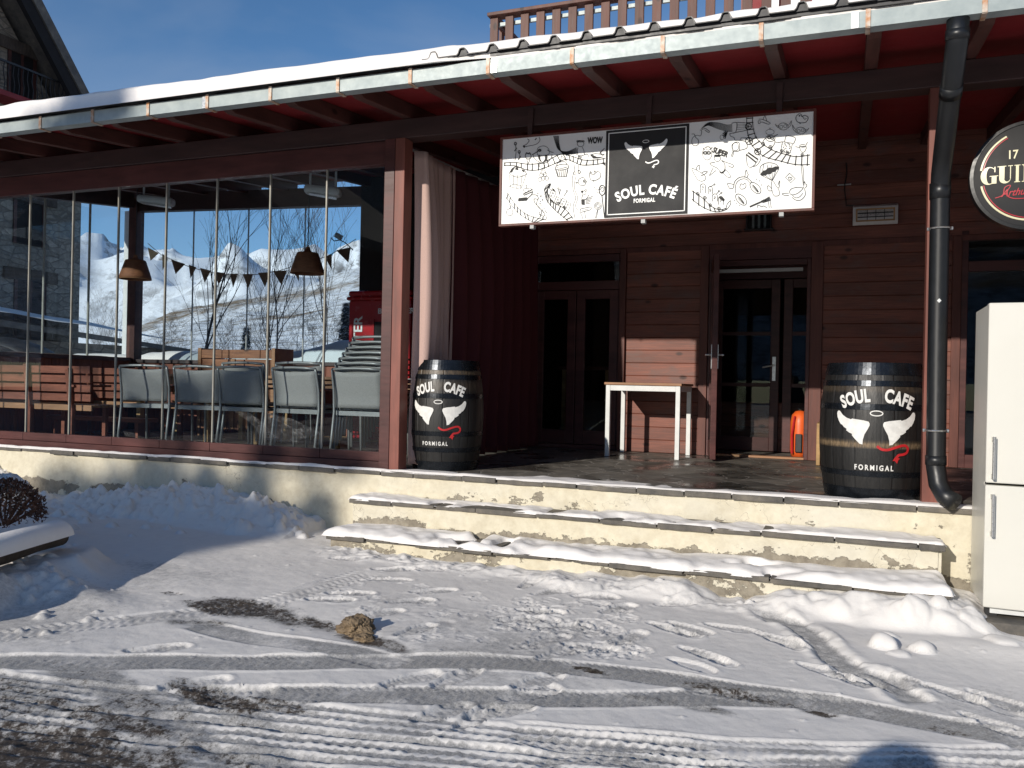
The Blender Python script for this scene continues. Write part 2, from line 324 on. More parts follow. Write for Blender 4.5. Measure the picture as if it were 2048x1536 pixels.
# curtain cloth with a little light coming through
def cloth(name, c, trans=0.35):
    m, t, b, out = newmat(name); n = noise_n(t, 120, 3, 0.6); t.links.new(ramp(t, n.outputs['Fac'], [(0.3, tuple(x*0.85 for x in c)), (0.7, c)]).outputs[0], b.inputs['Base Color'])
    b.inputs['Roughness'].default_value = 0.9; tl = N(t, "ShaderNodeBsdfTranslucent"); tl.inputs[0].default_value = (*c, 1)
    ms = N(t, "ShaderNodeMixShader"); ms.inputs[0].default_value = trans; t.links.new(b.outputs[0], ms.inputs[1]); t.links.new(tl.outputs[0], ms.inputs[2]); t.links.new(ms.outputs[0], out.inputs[0])
    bump(t, b, n.outputs['Fac'], 0.2, 0.002); return m
MT['curtain1'] = cloth('beige_curtain', (0.60, 0.42, 0.365), 0.12); MT['curtain2'] = cloth('burgundy_curtain', (0.085, 0.013, 0.016), 0.04)
# plaster with flaking patches, more towards the foot of the wall
def plaster():
    m, t, b, out = newmat('cream_plaster'); c = N(t, "ShaderNodeTexCoord"); sp = N(t, "ShaderNodeSeparateXYZ"); t.links.new(c.outputs['Object'], sp.inputs[0])
    n = noise_n(t, 3.2, 8, 0.68, stretch=(1, 1, 1.6)); n2 = noise_n(t, 14, 6, 0.7); st = noise_n(t, 1.1, 5, 0.6)
    base = ramp(t, n2.outputs['Fac'], [(0.3, (0.56, 0.50, 0.37)), (0.65, (0.70, 0.645, 0.50))]).outputs[0]
    base = mixc(t, ramp(t, st.outputs['Fac'], [(0.45, 0.0), (0.7, 0.5)]).outputs[0], base, (0.62, 0.60, 0.53))
    at = N(t, "ShaderNodeAttribute", attribute_name='peel')
    nm = noise_n(t, 8.5, 7, 0.72, stretch=(1, 1, 1.4)); a = mathn(t, 'ADD', mathn(t, 'ADD', mathn(t, 'MULTIPLY', n.outputs['Fac'], 0.72), mathn(t, 'MULTIPLY', nm.outputs['Fac'], 0.36)), mathn(t, 'MULTIPLY', n2.outputs['Fac'], 0.20))
    a = mathn(t, 'ADD', a, at.outputs['Fac']); pk = ramp(t, a, [(0.90, 0.0), (0.915, 1.0)])
    und = ramp(t, n2.outputs['Fac'], [(0.3, (0.17, 0.145, 0.11)), (0.7, (0.36, 0.32, 0.25))]).outputs[0]
    col = mixc(t, pk.outputs[0], base, und)
    vo = N(t, "ShaderNodeTexVoronoi", feature='DISTANCE_TO_EDGE'); vo.inputs['Scale'].default_value = 2.1
    nw = noise_n(t, 5, 3); vm = N(t, "ShaderNodeVectorMath", operation='ADD'); t.links.new(c.outputs['Object'], vm.inputs[0]); t.links.new(nw.outputs['Color'], vm.inputs[1]); t.links.new(vm.outputs[0], vo.inputs['Vector'])
    ck = ramp(t, vo.outputs['Distance'], [(0.0, 0.7), (0.008, 0.0)]); g2 = noise_n(t, 1.3, 3, 0.5); ckm = mathn(t, 'MULTIPLY', ck.outputs[0], ramp(t, g2.outputs['Fac'], [(0.5, 0), (0.6, 1)]).outputs[0])
    col = mixc(t, ckm, col, (0.16, 0.13, 0.10)); rs = noise_n(t, 2.4, 4, 0.8)
    col = mixc(t, ramp(t, rs.outputs['Fac'], [(0.70, 0.0), (0.78, 0.35)]).outputs[0], col, (0.62, 0.20, 0.15))
    t.links.new(col, b.inputs['Base Color']); b.inputs['Roughness'].default_value = 0.9
    h = mathn(t, 'SUBTRACT', mathn(t, 'MULTIPLY', n2.outputs['Fac'], 0.35), pk.outputs[0]); bump(t, b, h, 0.7, 0.012); return m
MT['plaster'] = plaster()
def slate(name, wet=False, c=((0.06, 0.058, 0.055), (0.20, 0.175, 0.14))):
    m, t, b, out = newmat(name); n = noise_n(t, 6, 7, 0.7); n2 = noise_n(t, 26, 5, 0.7)
    col = ramp(t, n.outputs['Fac'], [(0.3, c[0]), (0.55, tuple((x+y)/2 for x, y in zip(*c))), (0.72, c[1])]).outputs[0]
    hh = n2.outputs['Fac']; b.inputs['Roughness'].default_value = 0.75
    if wet:
        cc = N(t, "ShaderNodeTexCoord"); nw = noise_n(t, 3, 3); vm = N(t, "ShaderNodeVectorMath", operation='MULTIPLY_ADD'); t.links.new(nw.outputs['Color'], vm.inputs[0]); vm.inputs[1].default_value = (0.25, 0.25, 0.25); t.links.new(cc.outputs['Object'], vm.inputs[2])
        vo = N(t, "ShaderNodeTexVoronoi", feature='DISTANCE_TO_EDGE'); vo.inputs['Scale'].default_value = 3.4; t.links.new(vm.outputs[0], vo.inputs['Vector'])
        vc = N(t, "ShaderNodeTexVoronoi"); vc.inputs['Scale'].default_value = 3.4; t.links.new(vm.outputs[0], vc.inputs['Vector'])
        mm = N(t, "ShaderNodeMix", data_type='RGBA', blend_type='MULTIPLY'); mm.inputs[0].default_value = 0.8; t.links.new(col, mm.inputs[6])
        t.links.new(ramp(t, vc.outputs['Color'], [(0.1, 0.45), (0.9, 1.25)]).outputs[0], mm.inputs[7]); col = mm.outputs[2]
        j = ramp(t, vo.outputs['Distance'], [(0.012, 1.0), (0.03, 0.0)]).outputs[0]
        col = mixc(t, j, col, (0.27, 0.25, 0.22)); wn = noise_n(t, 1.6, 5, 0.6); wr = ramp(t, wn.outputs['Fac'], [(0.47, 0.62), (0.60, 0.20)]).outputs[0]
        t.links.new(wr, b.inputs['Roughness']); wd = ramp(t, wn.outputs['Fac'], [(0.47, 0.0), (0.60, 0.55)]).outputs[0]; col = mixc(t, wd, col, (0.022, 0.020, 0.018))
        hh = mathn(t, 'SUBTRACT', mathn(t, 'MULTIPLY', n2.outputs['Fac'], 0.3), j)
    t.links.new(col, b.inputs['Base Color']); bump(t, b, hh, 0.6, 0.006); return m
MT['slate'] = slate('slate_edge'); MT['paving'] = slate('crazy_slate_paving', True, ((0.085, 0.08, 0.072), (0.25, 0.22, 0.18)))
MT['stone'] = slate('rubble', c=((0.10, 0.085, 0.065), (0.34, 0.28, 0.20)))
def stonewall():
    m, t, b, out = newmat('rubble_stone_wall'); c = N(t, "ShaderNodeTexCoord"); mp_ = N(t, "ShaderNodeMapping"); mp_.inputs['Scale'].default_value = (1, 1, 2.2); t.links.new(c.outputs['Object'], mp_.inputs[0])
    vo = N(t, "ShaderNodeTexVoronoi"); vo.inputs['Scale'].default_value = 3.2; t.links.new(mp_.outputs[0], vo.inputs['Vector'])
    ve = N(t, "ShaderNodeTexVoronoi", feature='DISTANCE_TO_EDGE'); ve.inputs['Scale'].default_value = 3.2; t.links.new(mp_.outputs[0], ve.inputs['Vector'])
    n = noise_n(t, 9, 6, 0.7); a = ramp(t, n.outputs['Fac'], [(0.3, (0.17, 0.145, 0.11)), (0.7, (0.42, 0.36, 0.28))]).outputs[0]
    mm = N(t, "ShaderNodeMix", data_type='RGBA', blend_type='MULTIPLY'); mm.inputs[0].default_value = 0.7; t.links.new(a, mm.inputs[6]); t.links.new(ramp(t, vo.outputs['Color'], [(0.1, 0.5), (0.9, 1.3)]).outputs[0], mm.inputs[7])
    j = ramp(t, ve.outputs['Distance'], [(0.02, 1.0), (0.06, 0.0)]).outputs[0]; t.links.new(mixc(t, j, mm.outputs[2], (0.19, 0.165, 0.13)), b.inputs['Base Color']); b.inputs['Roughness'].default_value = 0.9
    bump(t, b, mathn(t, 'SUBTRACT', mathn(t, 'MULTIPLY', n.outputs['Fac'], 0.4), j), 0.7, 0.03); return m
MT['stonewall'] = stonewall()
def barrelm():
    m, t, b, out = newmat('black_stained_oak'); n = noise_n(t, 6, 6, 0.7, stretch=(6, 6, 0.6)); n2 = noise_n(t, 30, 5, 0.75, stretch=(3, 3, 0.5))
    c = ramp(t, n2.outputs['Fac'], [(0.35, (0.008, 0.0078, 0.0075)), (0.68, (0.016, 0.0148, 0.0135)), (0.86, (0.038, 0.032, 0.026))]).outputs[0]
    at = N(t, "ShaderNodeAttribute", attribute_name='gap'); c = mixc(t, at.outputs['Fac'], c, (0.004, 0.004, 0.004))
    wn = N(t, "ShaderNodeAttribute", attribute_name='worn'); wf = mathn(t, 'MULTIPLY', wn.outputs['Fac'], mathn(t, 'ADD', mathn(t, 'MULTIPLY', n2.outputs['Fac'], 3.0), -0.9), clamp=True)
    c = mixc(t, wf, c, (0.20, 0.14, 0.08))
    t.links.new(c, b.inputs['Base Color']); t.links.new(ramp(t, n.outputs['Fac'], [(0.3, 0.32), (0.7, 0.62)]).outputs[0], b.inputs['Roughness']); bump(t, b, n2.outputs['Fac'], 0.45, 0.004); return m
MT['barrel'] = barrelm()
MT['hoop'] = plain('black_hoop', (0.020, 0.024, 0.030), (0.010, 0.012, 0.015), 0.27, 0.6, 18, bs=0.12, rvar=0.12)
def mountain():
    m, t, b, out = newmat('snowy_mountain'); ge = N(t, "ShaderNodeNewGeometry"); sp = N(t, "ShaderNodeSeparateXYZ"); t.links.new(ge.outputs['Normal'], sp.inputs[0])
    a = N(t, "ShaderNodeAttribute", attribute_name='earth'); nr = N(t, "ShaderNodeAttribute", attribute_name='near')
    n = noise_n(t, 0.035, 8, 0.72); n2 = noise_n(t, 0.9, 6, 0.8); n3 = noise_n(t, 0.28, 6, 0.75)
    rock = mathn(t, 'MULTIPLY', ramp(t, sp.outputs['Z'], [(0.66, 1.0), (0.93, 0.0)]).outputs[0], ramp(t, n.outputs['Fac'], [(0.47, 0.0), (0.58, 1.0)]).outputs[0])
    rk = ramp(t, n.outputs['Fac'], [(0.3, (0.10, 0.10, 0.11)), (0.7, (0.22, 0.20, 0.18))]).outputs[0]
    c = mixc(t, rock, (0.90, 0.90, 0.90), rk)
    sh = mathn(t, 'MULTIPLY', mathn(t, 'MULTIPLY', ramp(t, n2.outputs['Fac'], [(0.46, 0.0), (0.55, 0.9)]).outputs[0], ramp(t, n3.outputs['Fac'], [(0.38, 0.0), (0.54, 1.0)]).outputs[0]), nr.outputs['Fac'])
    c = mixc(t, sh, c, (0.15, 0.115, 0.075)); ea = mathn(t, 'MULTIPLY', a.outputs['Fac'], mathn(t, 'ADD', mathn(t, 'MULTIPLY', n3.outputs['Fac'], 3.5), -1.0), clamp=True)
    c = mixc(t, ea, c, ramp(t, n2.outputs['Fac'], [(0.35, (0.10, 0.085, 0.05)), (0.6, (0.30, 0.19, 0.095))]).outputs[0])
    t.links.new(c, b.inputs['Base Color']); b.inputs['Roughness'].default_value = 0.9; bump(t, b, n.outputs['Fac'], 0.6, 3.0); return m
MT['mountain'] = mountain()

def smear():
    m = bpy.data.materials.new('dried_smear'); m.use_nodes = True; t = m.node_tree; t.nodes.clear(); out = N(t, "ShaderNodeOutputMaterial"); tr = N(t, "ShaderNodeBsdfTransparent"); df = N(t, "ShaderNodeBsdfDiffuse"); df.inputs[0].default_value = (0.6, 0.6, 0.58, 1)
    n = noise_n(t, 14, 8, 0.8, stretch=(1, 1, 1.6), dist=1.2); ms = N(t, "ShaderNodeMixShader"); t.links.new(ramp(t, n.outputs['Fac'], [(0.50, 0.03), (0.60, 0.16), (0.70, 0.5)]).outputs[0], ms.inputs[0]); t.links.new(tr.outputs[0], ms.inputs[1]); t.links.new(df.outputs[0], ms.inputs[2]); t.links.new(ms.outputs[0], out.inputs[0]); return m
MT['smear'] = smear()
# ================================================================ GROUND
def sstep(a, b, x): t = np.clip((x-a)/(b-a), 0, 1); return t*t*(3-2*t)
def gbase(X, Y):
    X = np.asarray(X, float); Y = np.asarray(Y, float)
    g = 0.022*np.clip(-X, -2, 9)+0.020*np.clip(Y-3, -6, 3)+0.03
    g = g+sstep(9.6, 11.5, Y)*1.0+np.clip(Y-11, 0, 60)*0.03
    return g
xs = np.concatenate([np.linspace(-70, -8.2, 60)[:-1], np.arange(-8.2, -4.2, 0.016), np.arange(-4.2, 1.7, 0.0105), np.linspace(1.7, 40, 60)])
ys = np.concatenate([np.linspace(-60, 1.7, 60)[:-1], np.arange(1.7, 6.12, 0.0105), np.linspace(6.13, 80, 80)])
GX, GY = np.meshgrid(xs, ys); GZ = gbase(GX, GY)
det = ((GX > -8.3) & (GX < 1.8) & (GY > 1.6) & (GY < 6.2)).astype(float)
GZ += 0.010*wnoise(GX, GY, 0.9, 1)+0.006*wnoise(GX, GY, 0.35, 2)+det*(0.0018*wnoise(GX, GY, 0.09, 3)+0.0009*wnoise(GX, GY, 0.03, 4))
far_ = 1-sstep(8, 20, np.hypot(GX, GY)); GZ += (1-far_)*0.12*wnoise(GX, GY, 5, 5)
SL = np.zeros_like(GZ); DT = np.zeros_like(GZ)
ixd = np.where((xs > -8.3) & (xs < 1.8))[0]; iyd = np.where((ys > 1.6) & (ys < 6.2))[0]
def win(x0, x1, y0, y1):
    a, b = np.searchsorted(xs, [x0, x1]); c, d = np.searchsorted(ys, [y0, y1]); return slice(c, d), slice(a, b)
def gz_at(x, y):
    i = min(max(np.searchsorted(xs, x), 0), len(xs)-1); j = min(max(np.searchsorted(ys, y), 0), len(ys)-1); return float(GZ[j, i])
def gp(px, py, z=0.06): return onZ(px, py, z)
def stroke(pts, halfw, fn, margin=0.12):
    """pts world polyline; fn(s, d) -> (dz, slush, dirt) applied inside halfw+margin"""
    P = np.array(pts, float)
    # smooth (Catmull-Rom)
    Q = []
    for i in range(len(P)-1):
        p0 = P[max(i-1, 0)]; p1 = P[i]; p2 = P[i+1]; p3 = P[min(i+2, len(P)-1)]
        for t in np.linspace(0, 1, 7)[:-1]: Q.append(0.5*((2*p1)+(-p0+p2)*t+(2*p0-5*p1+4*p2-p3)*t*t+(-p0+3*p1-3*p2+p3)*t**3))
    Q.append(P[-1]); Q = np.array(Q); mg = halfw+margin
    sy, sx = win(Q[:, 0].min()-mg, Q[:, 0].max()+mg, Q[:, 1].min()-mg, Q[:, 1].max()+mg)
    X = GX[sy, sx]; Y = GY[sy, sx]
    if X.size == 0: return
    best = np.full(X.shape, 9.0); S = np.zeros(X.shape); D = np.full(X.shape, 9.0); s0 = 0
    for a, b in zip(Q[:-1], Q[1:]):
        d = b-a; l = np.hypot(*d)
        if l < 1e-6: continue
        d = d/l; rx = X-a[0]; ry = Y-a[1]; t = np.clip(rx*d[0]+ry*d[1], 0, l); qx = rx-t*d[0]; qy = ry-t*d[1]; dd = np.hypot(qx, qy)
        sg = np.sign(d[0]*ry-d[1]*rx); m = dd < best; best[m] = dd[m]; S[m] = (s0+t)[m]; D[m] = (sg*dd)[m]; s0 += l
    m = best < mg; dz, sl_, dt_ = fn(S, D, X, Y)
    endf = sstep(0, 0.10, S)*sstep(0, 0.10, s0-S)
    GZ[sy, sx] += np.where(m, dz*endf, 0); SL[sy, sx] = np.maximum(SL[sy, sx], np.where(m, sl_*endf, 0)); DT[sy, sx] = np.maximum(DT[sy, sx], np.where(m, dt_*endf, 0))
def tyre(hw=0.10, depth=0.016, slush=0.8, ribs=0, chev=0.036, edge=0.010):
    depth *= .75; edge *= .8
    def fn(S, D, X, Y):
        a = np.abs(D); ins = 1-sstep(hw-0.012, hw+0.006, a); n = wnoise(X, Y, 0.13, 21)
        dz = -0.62*depth*ins
        if ribs: dz += ins*depth*0.62*np.clip(np.cos(D*ribs*math.pi/hw)*3.6-1.7, -0.15, 1)*(0.85+0.25*wnoise(X, Y, 0.06, 8))*(0.25+0.75*sstep(-0.45, -0.15, wnoise(S*1.0, D*0+3.3, 0.55, 24)+0.3*wnoise(X, Y, 0.1, 25)))
        dz += ins*0.0030*np.sign(np.sin((S+0.7*a)*2*math.pi/chev))*sstep(hw*0.55, hw*0.62, a)*(1 if not ribs else (0.5 if ribs == 3 else 0.15))*(wnoise(X, Y, 0.4, 23) > -0.3)
        dz += ins*0.0025*np.sin((S-0.5*D)*2*math.pi/0.05)*(a < hw*0.3)
        dz += edge*0.55*np.exp(-((a-hw-0.009)/0.0075)**2)*np.clip(0.75+1.1*wnoise(X, Y, 0.3, 26)+0.5*n, 0, 1.6)*np.where(D > 0, 1.25, 0.8)
        gro = ins*np.clip(1-ribs*0.32*(np.cos(D*max(ribs, 1)*math.pi/hw) > 0.1), 0, 1) if ribs else ins
        return dz, slush*gro*(0.8+0.35*n), 0*D
    return fn
def foot(px, py, ang, L_=0.29, depth=0.014, slush=0.65, tread=True):
    """ang = heading in degrees in the ground plane (0 = +X)"""
    cx, cy = gp(px, py); sy, sx = win(cx-0.24, cx+0.24, cy-0.24, cy+0.24); X = GX[sy, sx]-cx; Y = GY[sy, sx]-cy
    if X.size == 0: return
    c, s = math.cos(R(ang)), math.sin(R(ang)); u = X*c+Y*s; v = -X*s+Y*c
    half = L_/2; wdt = 0.042+0.014*np.cos((u/half-0.35)*2.2)
    e = np.maximum(np.abs(v)/np.maximum(wdt, 0.02), np.abs(u)/half); e = np.sqrt((np.abs(v)/wdt)**4+(u/half)**4)
    ins = 1-sstep(0.85, 1.1, e); n = wnoise(X, Y, 0.05, int(px) % 97)
    dz = -depth*.8*ins+0.0045*np.exp(-((e-1.25)/0.22)**2)*(1+0.7*n)
    if tread: dz += ins*0.0022*np.sign(np.sin(u*2*math.pi/0.026+np.abs(v)*30))*(np.abs(u) > 0.012)
    GZ[sy, sx] += dz; SL[sy, sx] = np.maximum(SL[sy, sx], slush*ins*(0.9+0.3*n))
def blob(px, py, rx, ry, dz=0.0, slush=0.0, dirt=0.0, rot=0, z=0.06, rough=0.0):
    cx, cy = gp(px, py, z) if px is not None else (rx, ry); q = 1.8*max(rx, ry); sy, sx = win(cx-q, cx+q, cy-q, cy+q); X = GX[sy, sx]-cx; Y = GY[sy, sx]-cy
    if X.size == 0: return
    c, s = math.cos(R(rot)), math.sin(R(rot)); u = (X*c+Y*s)/rx; v = (-X*s+Y*c)/ry; n = wnoise(X+cx, Y+cy, 0.11, 31)+0.5*wnoise(X+cx, Y+cy, 0.04, 32)
    g = np.exp(-(u*u+v*v)*1.3)*1.0; g2 = np.clip(g*1.5*(1+0.45*n), 0, 1)
    GZ[sy, sx] += g*dz*(1+rough*n)+rough*0.010*g*n*(dz <= 0)
    SL[sy, sx] = np.maximum(SL[sy, sx], slush*g2); DT[sy, sx] = np.maximum(DT[sy, sx], dirt*g2)
def clod(cx, cy, r, h):
    sy, sx = win(cx-1.5*r, cx+1.5*r, cy-1.5*r, cy+1.5*r); X = GX[sy, sx]-cx; Y = GY[sy, sx]-cy
    if X.size == 0: return
    e = np.hypot(X, Y)/r*(1+0.25*wnoise(X+cx, Y+cy, r*0.8, 41)); GZ[sy, sx] += h*np.sqrt(np.clip(1-e*e, 0, 1))
TRK = lambda pts: [gp(*p) for p in pts]
# upper faint band on the left, then the two long passes and the ribbed passes at the bottom
stroke(TRK([(-60, 1300), (80, 1282), (240, 1262), (380, 1245), (520, 1225), (640, 1195), (740, 1165)]), .11, tyre(.10, .010, .45, 0, .05, .008))
stroke(TRK([(-80, 1344), (120, 1338), (330, 1335), (520, 1336), (760, 1334), (1024, 1337), (1240, 1350), (1420, 1372), (1640, 1400), (1830, 1432), (2048, 1470), (2150, 1490)]), .10, tyre(.10, .017, .95, 0, .036, .013))
stroke(TRK([(380, 1262), (470, 1282), (600, 1300), (700, 1315), (820, 1345)]), .10, tyre(.09, .012, .7, 0, .04, .006))
stroke(TRK([(330, 1398), (520, 1397), (760, 1396), (1024, 1400), (1240, 1400), (1400, 1396), (1580, 1398), (1720, 1412)]), .095, tyre(.09, .015, .9, 0, .036, .012))
stroke(TRK([(-200, 1364), (200, 1400), (700, 1444), (1100, 1480), (1450, 1512)]), .13, tyre(.125, .016, .85, 4, .05, .006))
stroke(TRK([(-200, 1412), (200, 1447), (700, 1491), (1150, 1531)]), .13, tyre(.125, .016, .9, 4, .05, .006))
stroke(TRK([(-200, 1462), (200, 1497), (700, 1543)]), .12, tyre(.12, .013, .95, 4, .05, .005))
stroke(TRK([(1000, 1462), (1400, 1490), (1800, 1502), (2150, 1508)]), .11, tyre(.105, .015, .6, 3, .045, .008))
stroke(TRK([(1050, 1500), (1400, 1522), (1750, 1524), (2150, 1536)]), .10, tyre(.10, .015, .8, 3, .045, .008))
# trodden channel and scuffs leading from the steps to the lower right
def chan(S, D, X, Y):
    a = np.abs(D); n = wnoise(X, Y, 0.08, 51)+0.5*wnoise(X, Y, 0.03, 52); ins = 1-sstep(0.05, 0.10, a+0.02*n)
    return -0.020*ins+0.009*np.exp(-((a-0.115)/0.03)**2)*(1+n)+0.006*n*ins, 0.6*ins, 0*D
stroke(TRK([(1500, 1195), (1540, 1240), (1590, 1255), (1640, 1290), (1690, 1330), (1760, 1350), (1810, 1385), (1850, 1405)]), .10, chan)
for x, y, a in ((700, 1142, 20), (742, 1132, 25), (812, 1145, 20), (786, 1160, 25), (778, 1179, 22), (850, 1160, 15), (890, 1150, 10), (920, 1160, 12), (970, 1149, 0), (660, 1219, 20), (700, 1207, 25), (866, 1200, 40), (820, 1220, 45), (315, 1310, 40), (830, 1275, 75), (822, 1368, 55), (912, 1366, 70), (390, 1375, 50), (884, 1425, 60), (955, 1432, 75),
    (1063, 1185, 80), (1104, 1200, 50), (1141, 1185, 40), (1190, 1208, 20), (1246, 1198, 30), (1355, 1218, 35), (1259, 1280, 75), (1235, 1228, 60), (1074, 1370, 60), (1060, 1390, 50), (1000, 1424, 40), (1380, 1262, -25), (1340, 1262, -20), (1405, 1312, -28), (1555, 1284, -30), (1650, 1344, -30), (1710, 1362, -20), (1794, 1355, -30), (1908, 1380, -30), (2000, 1390, -32), (1990, 1440, -35), (1130, 1262, 30), (1095, 1290, 60), (1040, 1250, 40), (1080, 1235, 10), (1180, 1300, 15), (1120, 1315, 60), (1460, 1262, -10), (480, 1390, 30), (760, 1245, 60), (1985, 1225, 40)):
    foot(x, y, a, slush=0.5)
for x, y, a in ((1340, 1262, -28), (1406, 1314, -30), (1552, 1285, -32), (1360, 1328, -25), (1965, 1395, -40), (1690, 1345, -30)): foot(x+22, y+6, a, 0.26, 0.016, 0.25, False)
for k in range(70):
    x = random.uniform(1030, 1290); y = random.uniform(1215, 1320); foot(x, y, random.uniform(0, 180), 0.12, 0.003, 0.22)
for k in range(30):
    x = random.uniform(640, 1020); y = random.uniform(1190, 1300); foot(x, y, random.uniform(0, 180), 0.10, 0.003, 0.2)
# dirt, slush
for a in ((470, 1232, .34, .16, -.006, .9, 1.0, 8), (560, 1248, .30, .10, -.004, .8, .8, -20), (400, 1262, .20, .08, -.004, .7, .6, 20), (640, 1262, .22, .07, -.004, .8, .8, -20), (720, 1290, .20, .08, -.006, .9, .9, -20), (780, 1305, .2, .06, -.004, .8, .6, -20),
          (345, 1208, .10, .05, 0, .5, .7, 10), (430, 1400, .30, .10, -.004, .9, .9, -10), (300, 1420, .35, .12, -.004, .9, .6, -10), (560, 1412, .25, .05, -.003, .8, .7, -8), (190, 1370, .4, .12, -.003, .8, .45, -10), (60, 1500, .60, .32, -.004, .9, 1.0, 0), (200, 1525, .45, .22, -.004, .9, .9, 0), (20, 1400, .5, .2, -.003, .8, .6, 0), (220, 1440, .5, .08, -.003, .9, .75, -6), (420, 1500, .35, .08, -.003, .8, .6, -6),
          (1185, 1346, .10, .035, -.004, .8, 1.0, -5), (1640, 1422, .08, .04, -.003, .7, 1.0, -10), (1460, 1382, .30, .07, 0, .9, .75, -12), (1560, 1400, .30, .06, 0, .9, .6, -10), (1350, 1408, .25, .05, 0, .9, .5, 0), (1900, 1452, .10, .05, -.003, .5, .6, 0), (1150, 1270, .45, .22, -.003, .42, 0.0, 0), (850, 1250, .45, .2, 0, .25, 0, 0),
          (650, 1052, .25, .10, -.02, .6, 1.0, 0), (530, 1068, .20, .07, 0, .5, .7, 0), (1900, 1160, .2, .1, 0, .3, .5, 0), (1980, 1216, .12, .10, 0, .6, .6, 0), (500, 1440, .3, .08, 0, .7, .5, -8), (380, 1470, .2, .1, 0, .8, .5, 0), (520, 1515, .3, .12, 0, .8, .35, 0)):
    blob(a[0], a[1], a[2], a[3], a[4], a[5], a[6], a[7], rough=0.7)
# bank against the retaining wall
ct = [(-60, 930), (0, 950), (60, 985), (130, 996), (180, 990), (250, 992), (330, 985), (400, 986), (470, 994), (520, 1006), (580, 1024), (640, 1046)]
cxz = [onY(x, y, 5.98) for x, y in ct]; bx = np.array([c[0] for c in cxz]); bz = np.array([c[1] for c in cxz])
bank = np.interp(GX, bx, bz, left=bz[0], right=0.0)-GZ
lum = 0.035*wnoise(GX, GY, 0.22, 61)+0.028*wnoise(GX, GY, 0.09, 62)+0.012*wnoise(GX, GY, 0.04, 63)
prof = sstep(5.45, 5.86, GY+0.10*wnoise(GX, GY, 0.5, 64)); onb = (GX > -30) & (GX < -3.62) & (GY < 6.3)
GZ += np.where(onb, np.clip(bank, 0, 1)*prof+lum*prof*np.clip(bank*8, 0, 1), 0)
# bank over the lowest step and round its right end
e1 = sstep(5.08, 5.38, GY-.02*sstep(-.4, .1, GX)+0.08*wnoise(GX, GY, 0.4, 66)+0.04*wnoise(GX, GY, .12, 166))*sstep(-3.75, -2.9, GX)*(1-sstep(0.62, 0.95, GX-0.10*wnoise(GX, GY, 0.5, 67)))*(GY < 5.95)
gap = np.exp(-((GX+0.62)/0.13)**2)
hb = 0.070+0.045*wnoise(GX, GX*0+3, 0.55, 68)+0.055*sstep(-.45, .0, GX)*(1-sstep(.45, .75, GX))+0.022*wnoise(GX, GY, 0.16, 69)+0.014*wnoise(GX, GY, 0.07, 168)-0.10*gap; 
rt = sstep(0.5, 0.75, GX); hb = hb*(1-rt)+rt*0.10
GZ = np.where(e1 > 0, GZ+e1*np.clip(0.06+hb-GZ+0.03, 0, 1), GZ)
bil = 0.020*np.abs(wnoise(GX, GY, 0.10, 70))+0.013*np.abs(wnoise(GX, GY, 0.05, 170))+0.006*np.abs(wnoise(GX, GY, 0.024, 171)); GZ += (e1*(1-e1)*3.0+.25*e1)*bil; GZ += np.where(onb, bil*2.4*np.clip(bank*8, 0, 1)*prof, 0); SL *= 1-np.clip(e1*1.6, 0, 1)*(1-gap*.6)
def _lg(a, b, z): p = onZ(a, b, z); return np.array([p[0], p[1]])
LA = _lg(120, 1072, .35); LB = _lg(-132, 1146, .35); LD = (LB-LA)/np.hypot(*(LB-LA)); tS = np.clip((GX-LA[0])*LD[0]+(GY-LA[1])*LD[1], -.05, 1.75)
dL = np.hypot(GX-LA[0]-tS*LD[0], GY-LA[1]-tS*LD[1]); 
# soft drift lower right, heap lower left
for x, y, rx, ry, h, ro in ((1650, 1215, .8, .16, .018, -8), (1850, 1235, .5, .15, .025, -10), (1990, 1300, .5, .16, .03, 0), (1840, 1262, .30, .07, .03, -15), (1700, 1250, .4, .05, .025, -8)): blob(x, y, rx, ry, h, rot=ro)
for k in range(120):
    x = random.uniform(760, 1900); y = 1088+(x-740)*.092+abs(random.gauss(0, 16))+10; p = gp(x, y, .12); r = random.uniform(.010, .030)
    if p[1] < 5.38: clod(p[0], p[1], r, r*.7)
for x, y, r, h in ((1764, 1296, .07, .07), (1776, 1280, .05, .03), (1845, 1302, .060, .05), (1832, 1262, .08, .03), (1862, 1243, .07, .03), (1800, 1262, .06, .02), (1880, 1260, .05, .03), (1950, 1270, .08, .03), (2005, 1290, .09, .03), (1800, 1310, .05, .02)):
    p = gp(x, y); clod(p[0], p[1], r, h)
for x, y, rx, ry, h, z in ((60, 1120, .50, .26, .13, .2), (-60, 1130, .6, .4, .13, .2), (150, 1120, .22, .14, .06, .2), (60, 1190, .55, .16, .09, .1), (140, 1168, .20, .10, .07, .1), (110, 1068, .25, .12, .06, .2)): blob(x, y, rx, ry, h, rough=0.09, z=z)
_in = 1-sstep(.14, .30, dL); GZ = np.where(GX > -8, GZ*(1-_in)+(.262+.012*wnoise(GX, GY, .12, 201))*_in, GZ)
for k in range(70):
    x = random.gauss(90, 75); y = random.gauss(1190, 32); p = gp(x, y, .1); r = random.uniform(.012, .036); clod(p[0], p[1], r, r*0.7)
for k in range(380):
    x = random.uniform(60, 620); y = 1000+x*0.05+random.gauss(12, 12); p = gp(x, y, .2); r = abs(random.gauss(.02, .02))+.008
    if p[1] < 5.9: clod(p[0], p[1], r, r*0.8)
for k in range(260):
    x = random.uniform(0, 2048); y = random.uniform(1120, 1500); p = gp(x, y); r = random.uniform(.005, .013); clod(p[0], p[1], r, r*0.6)
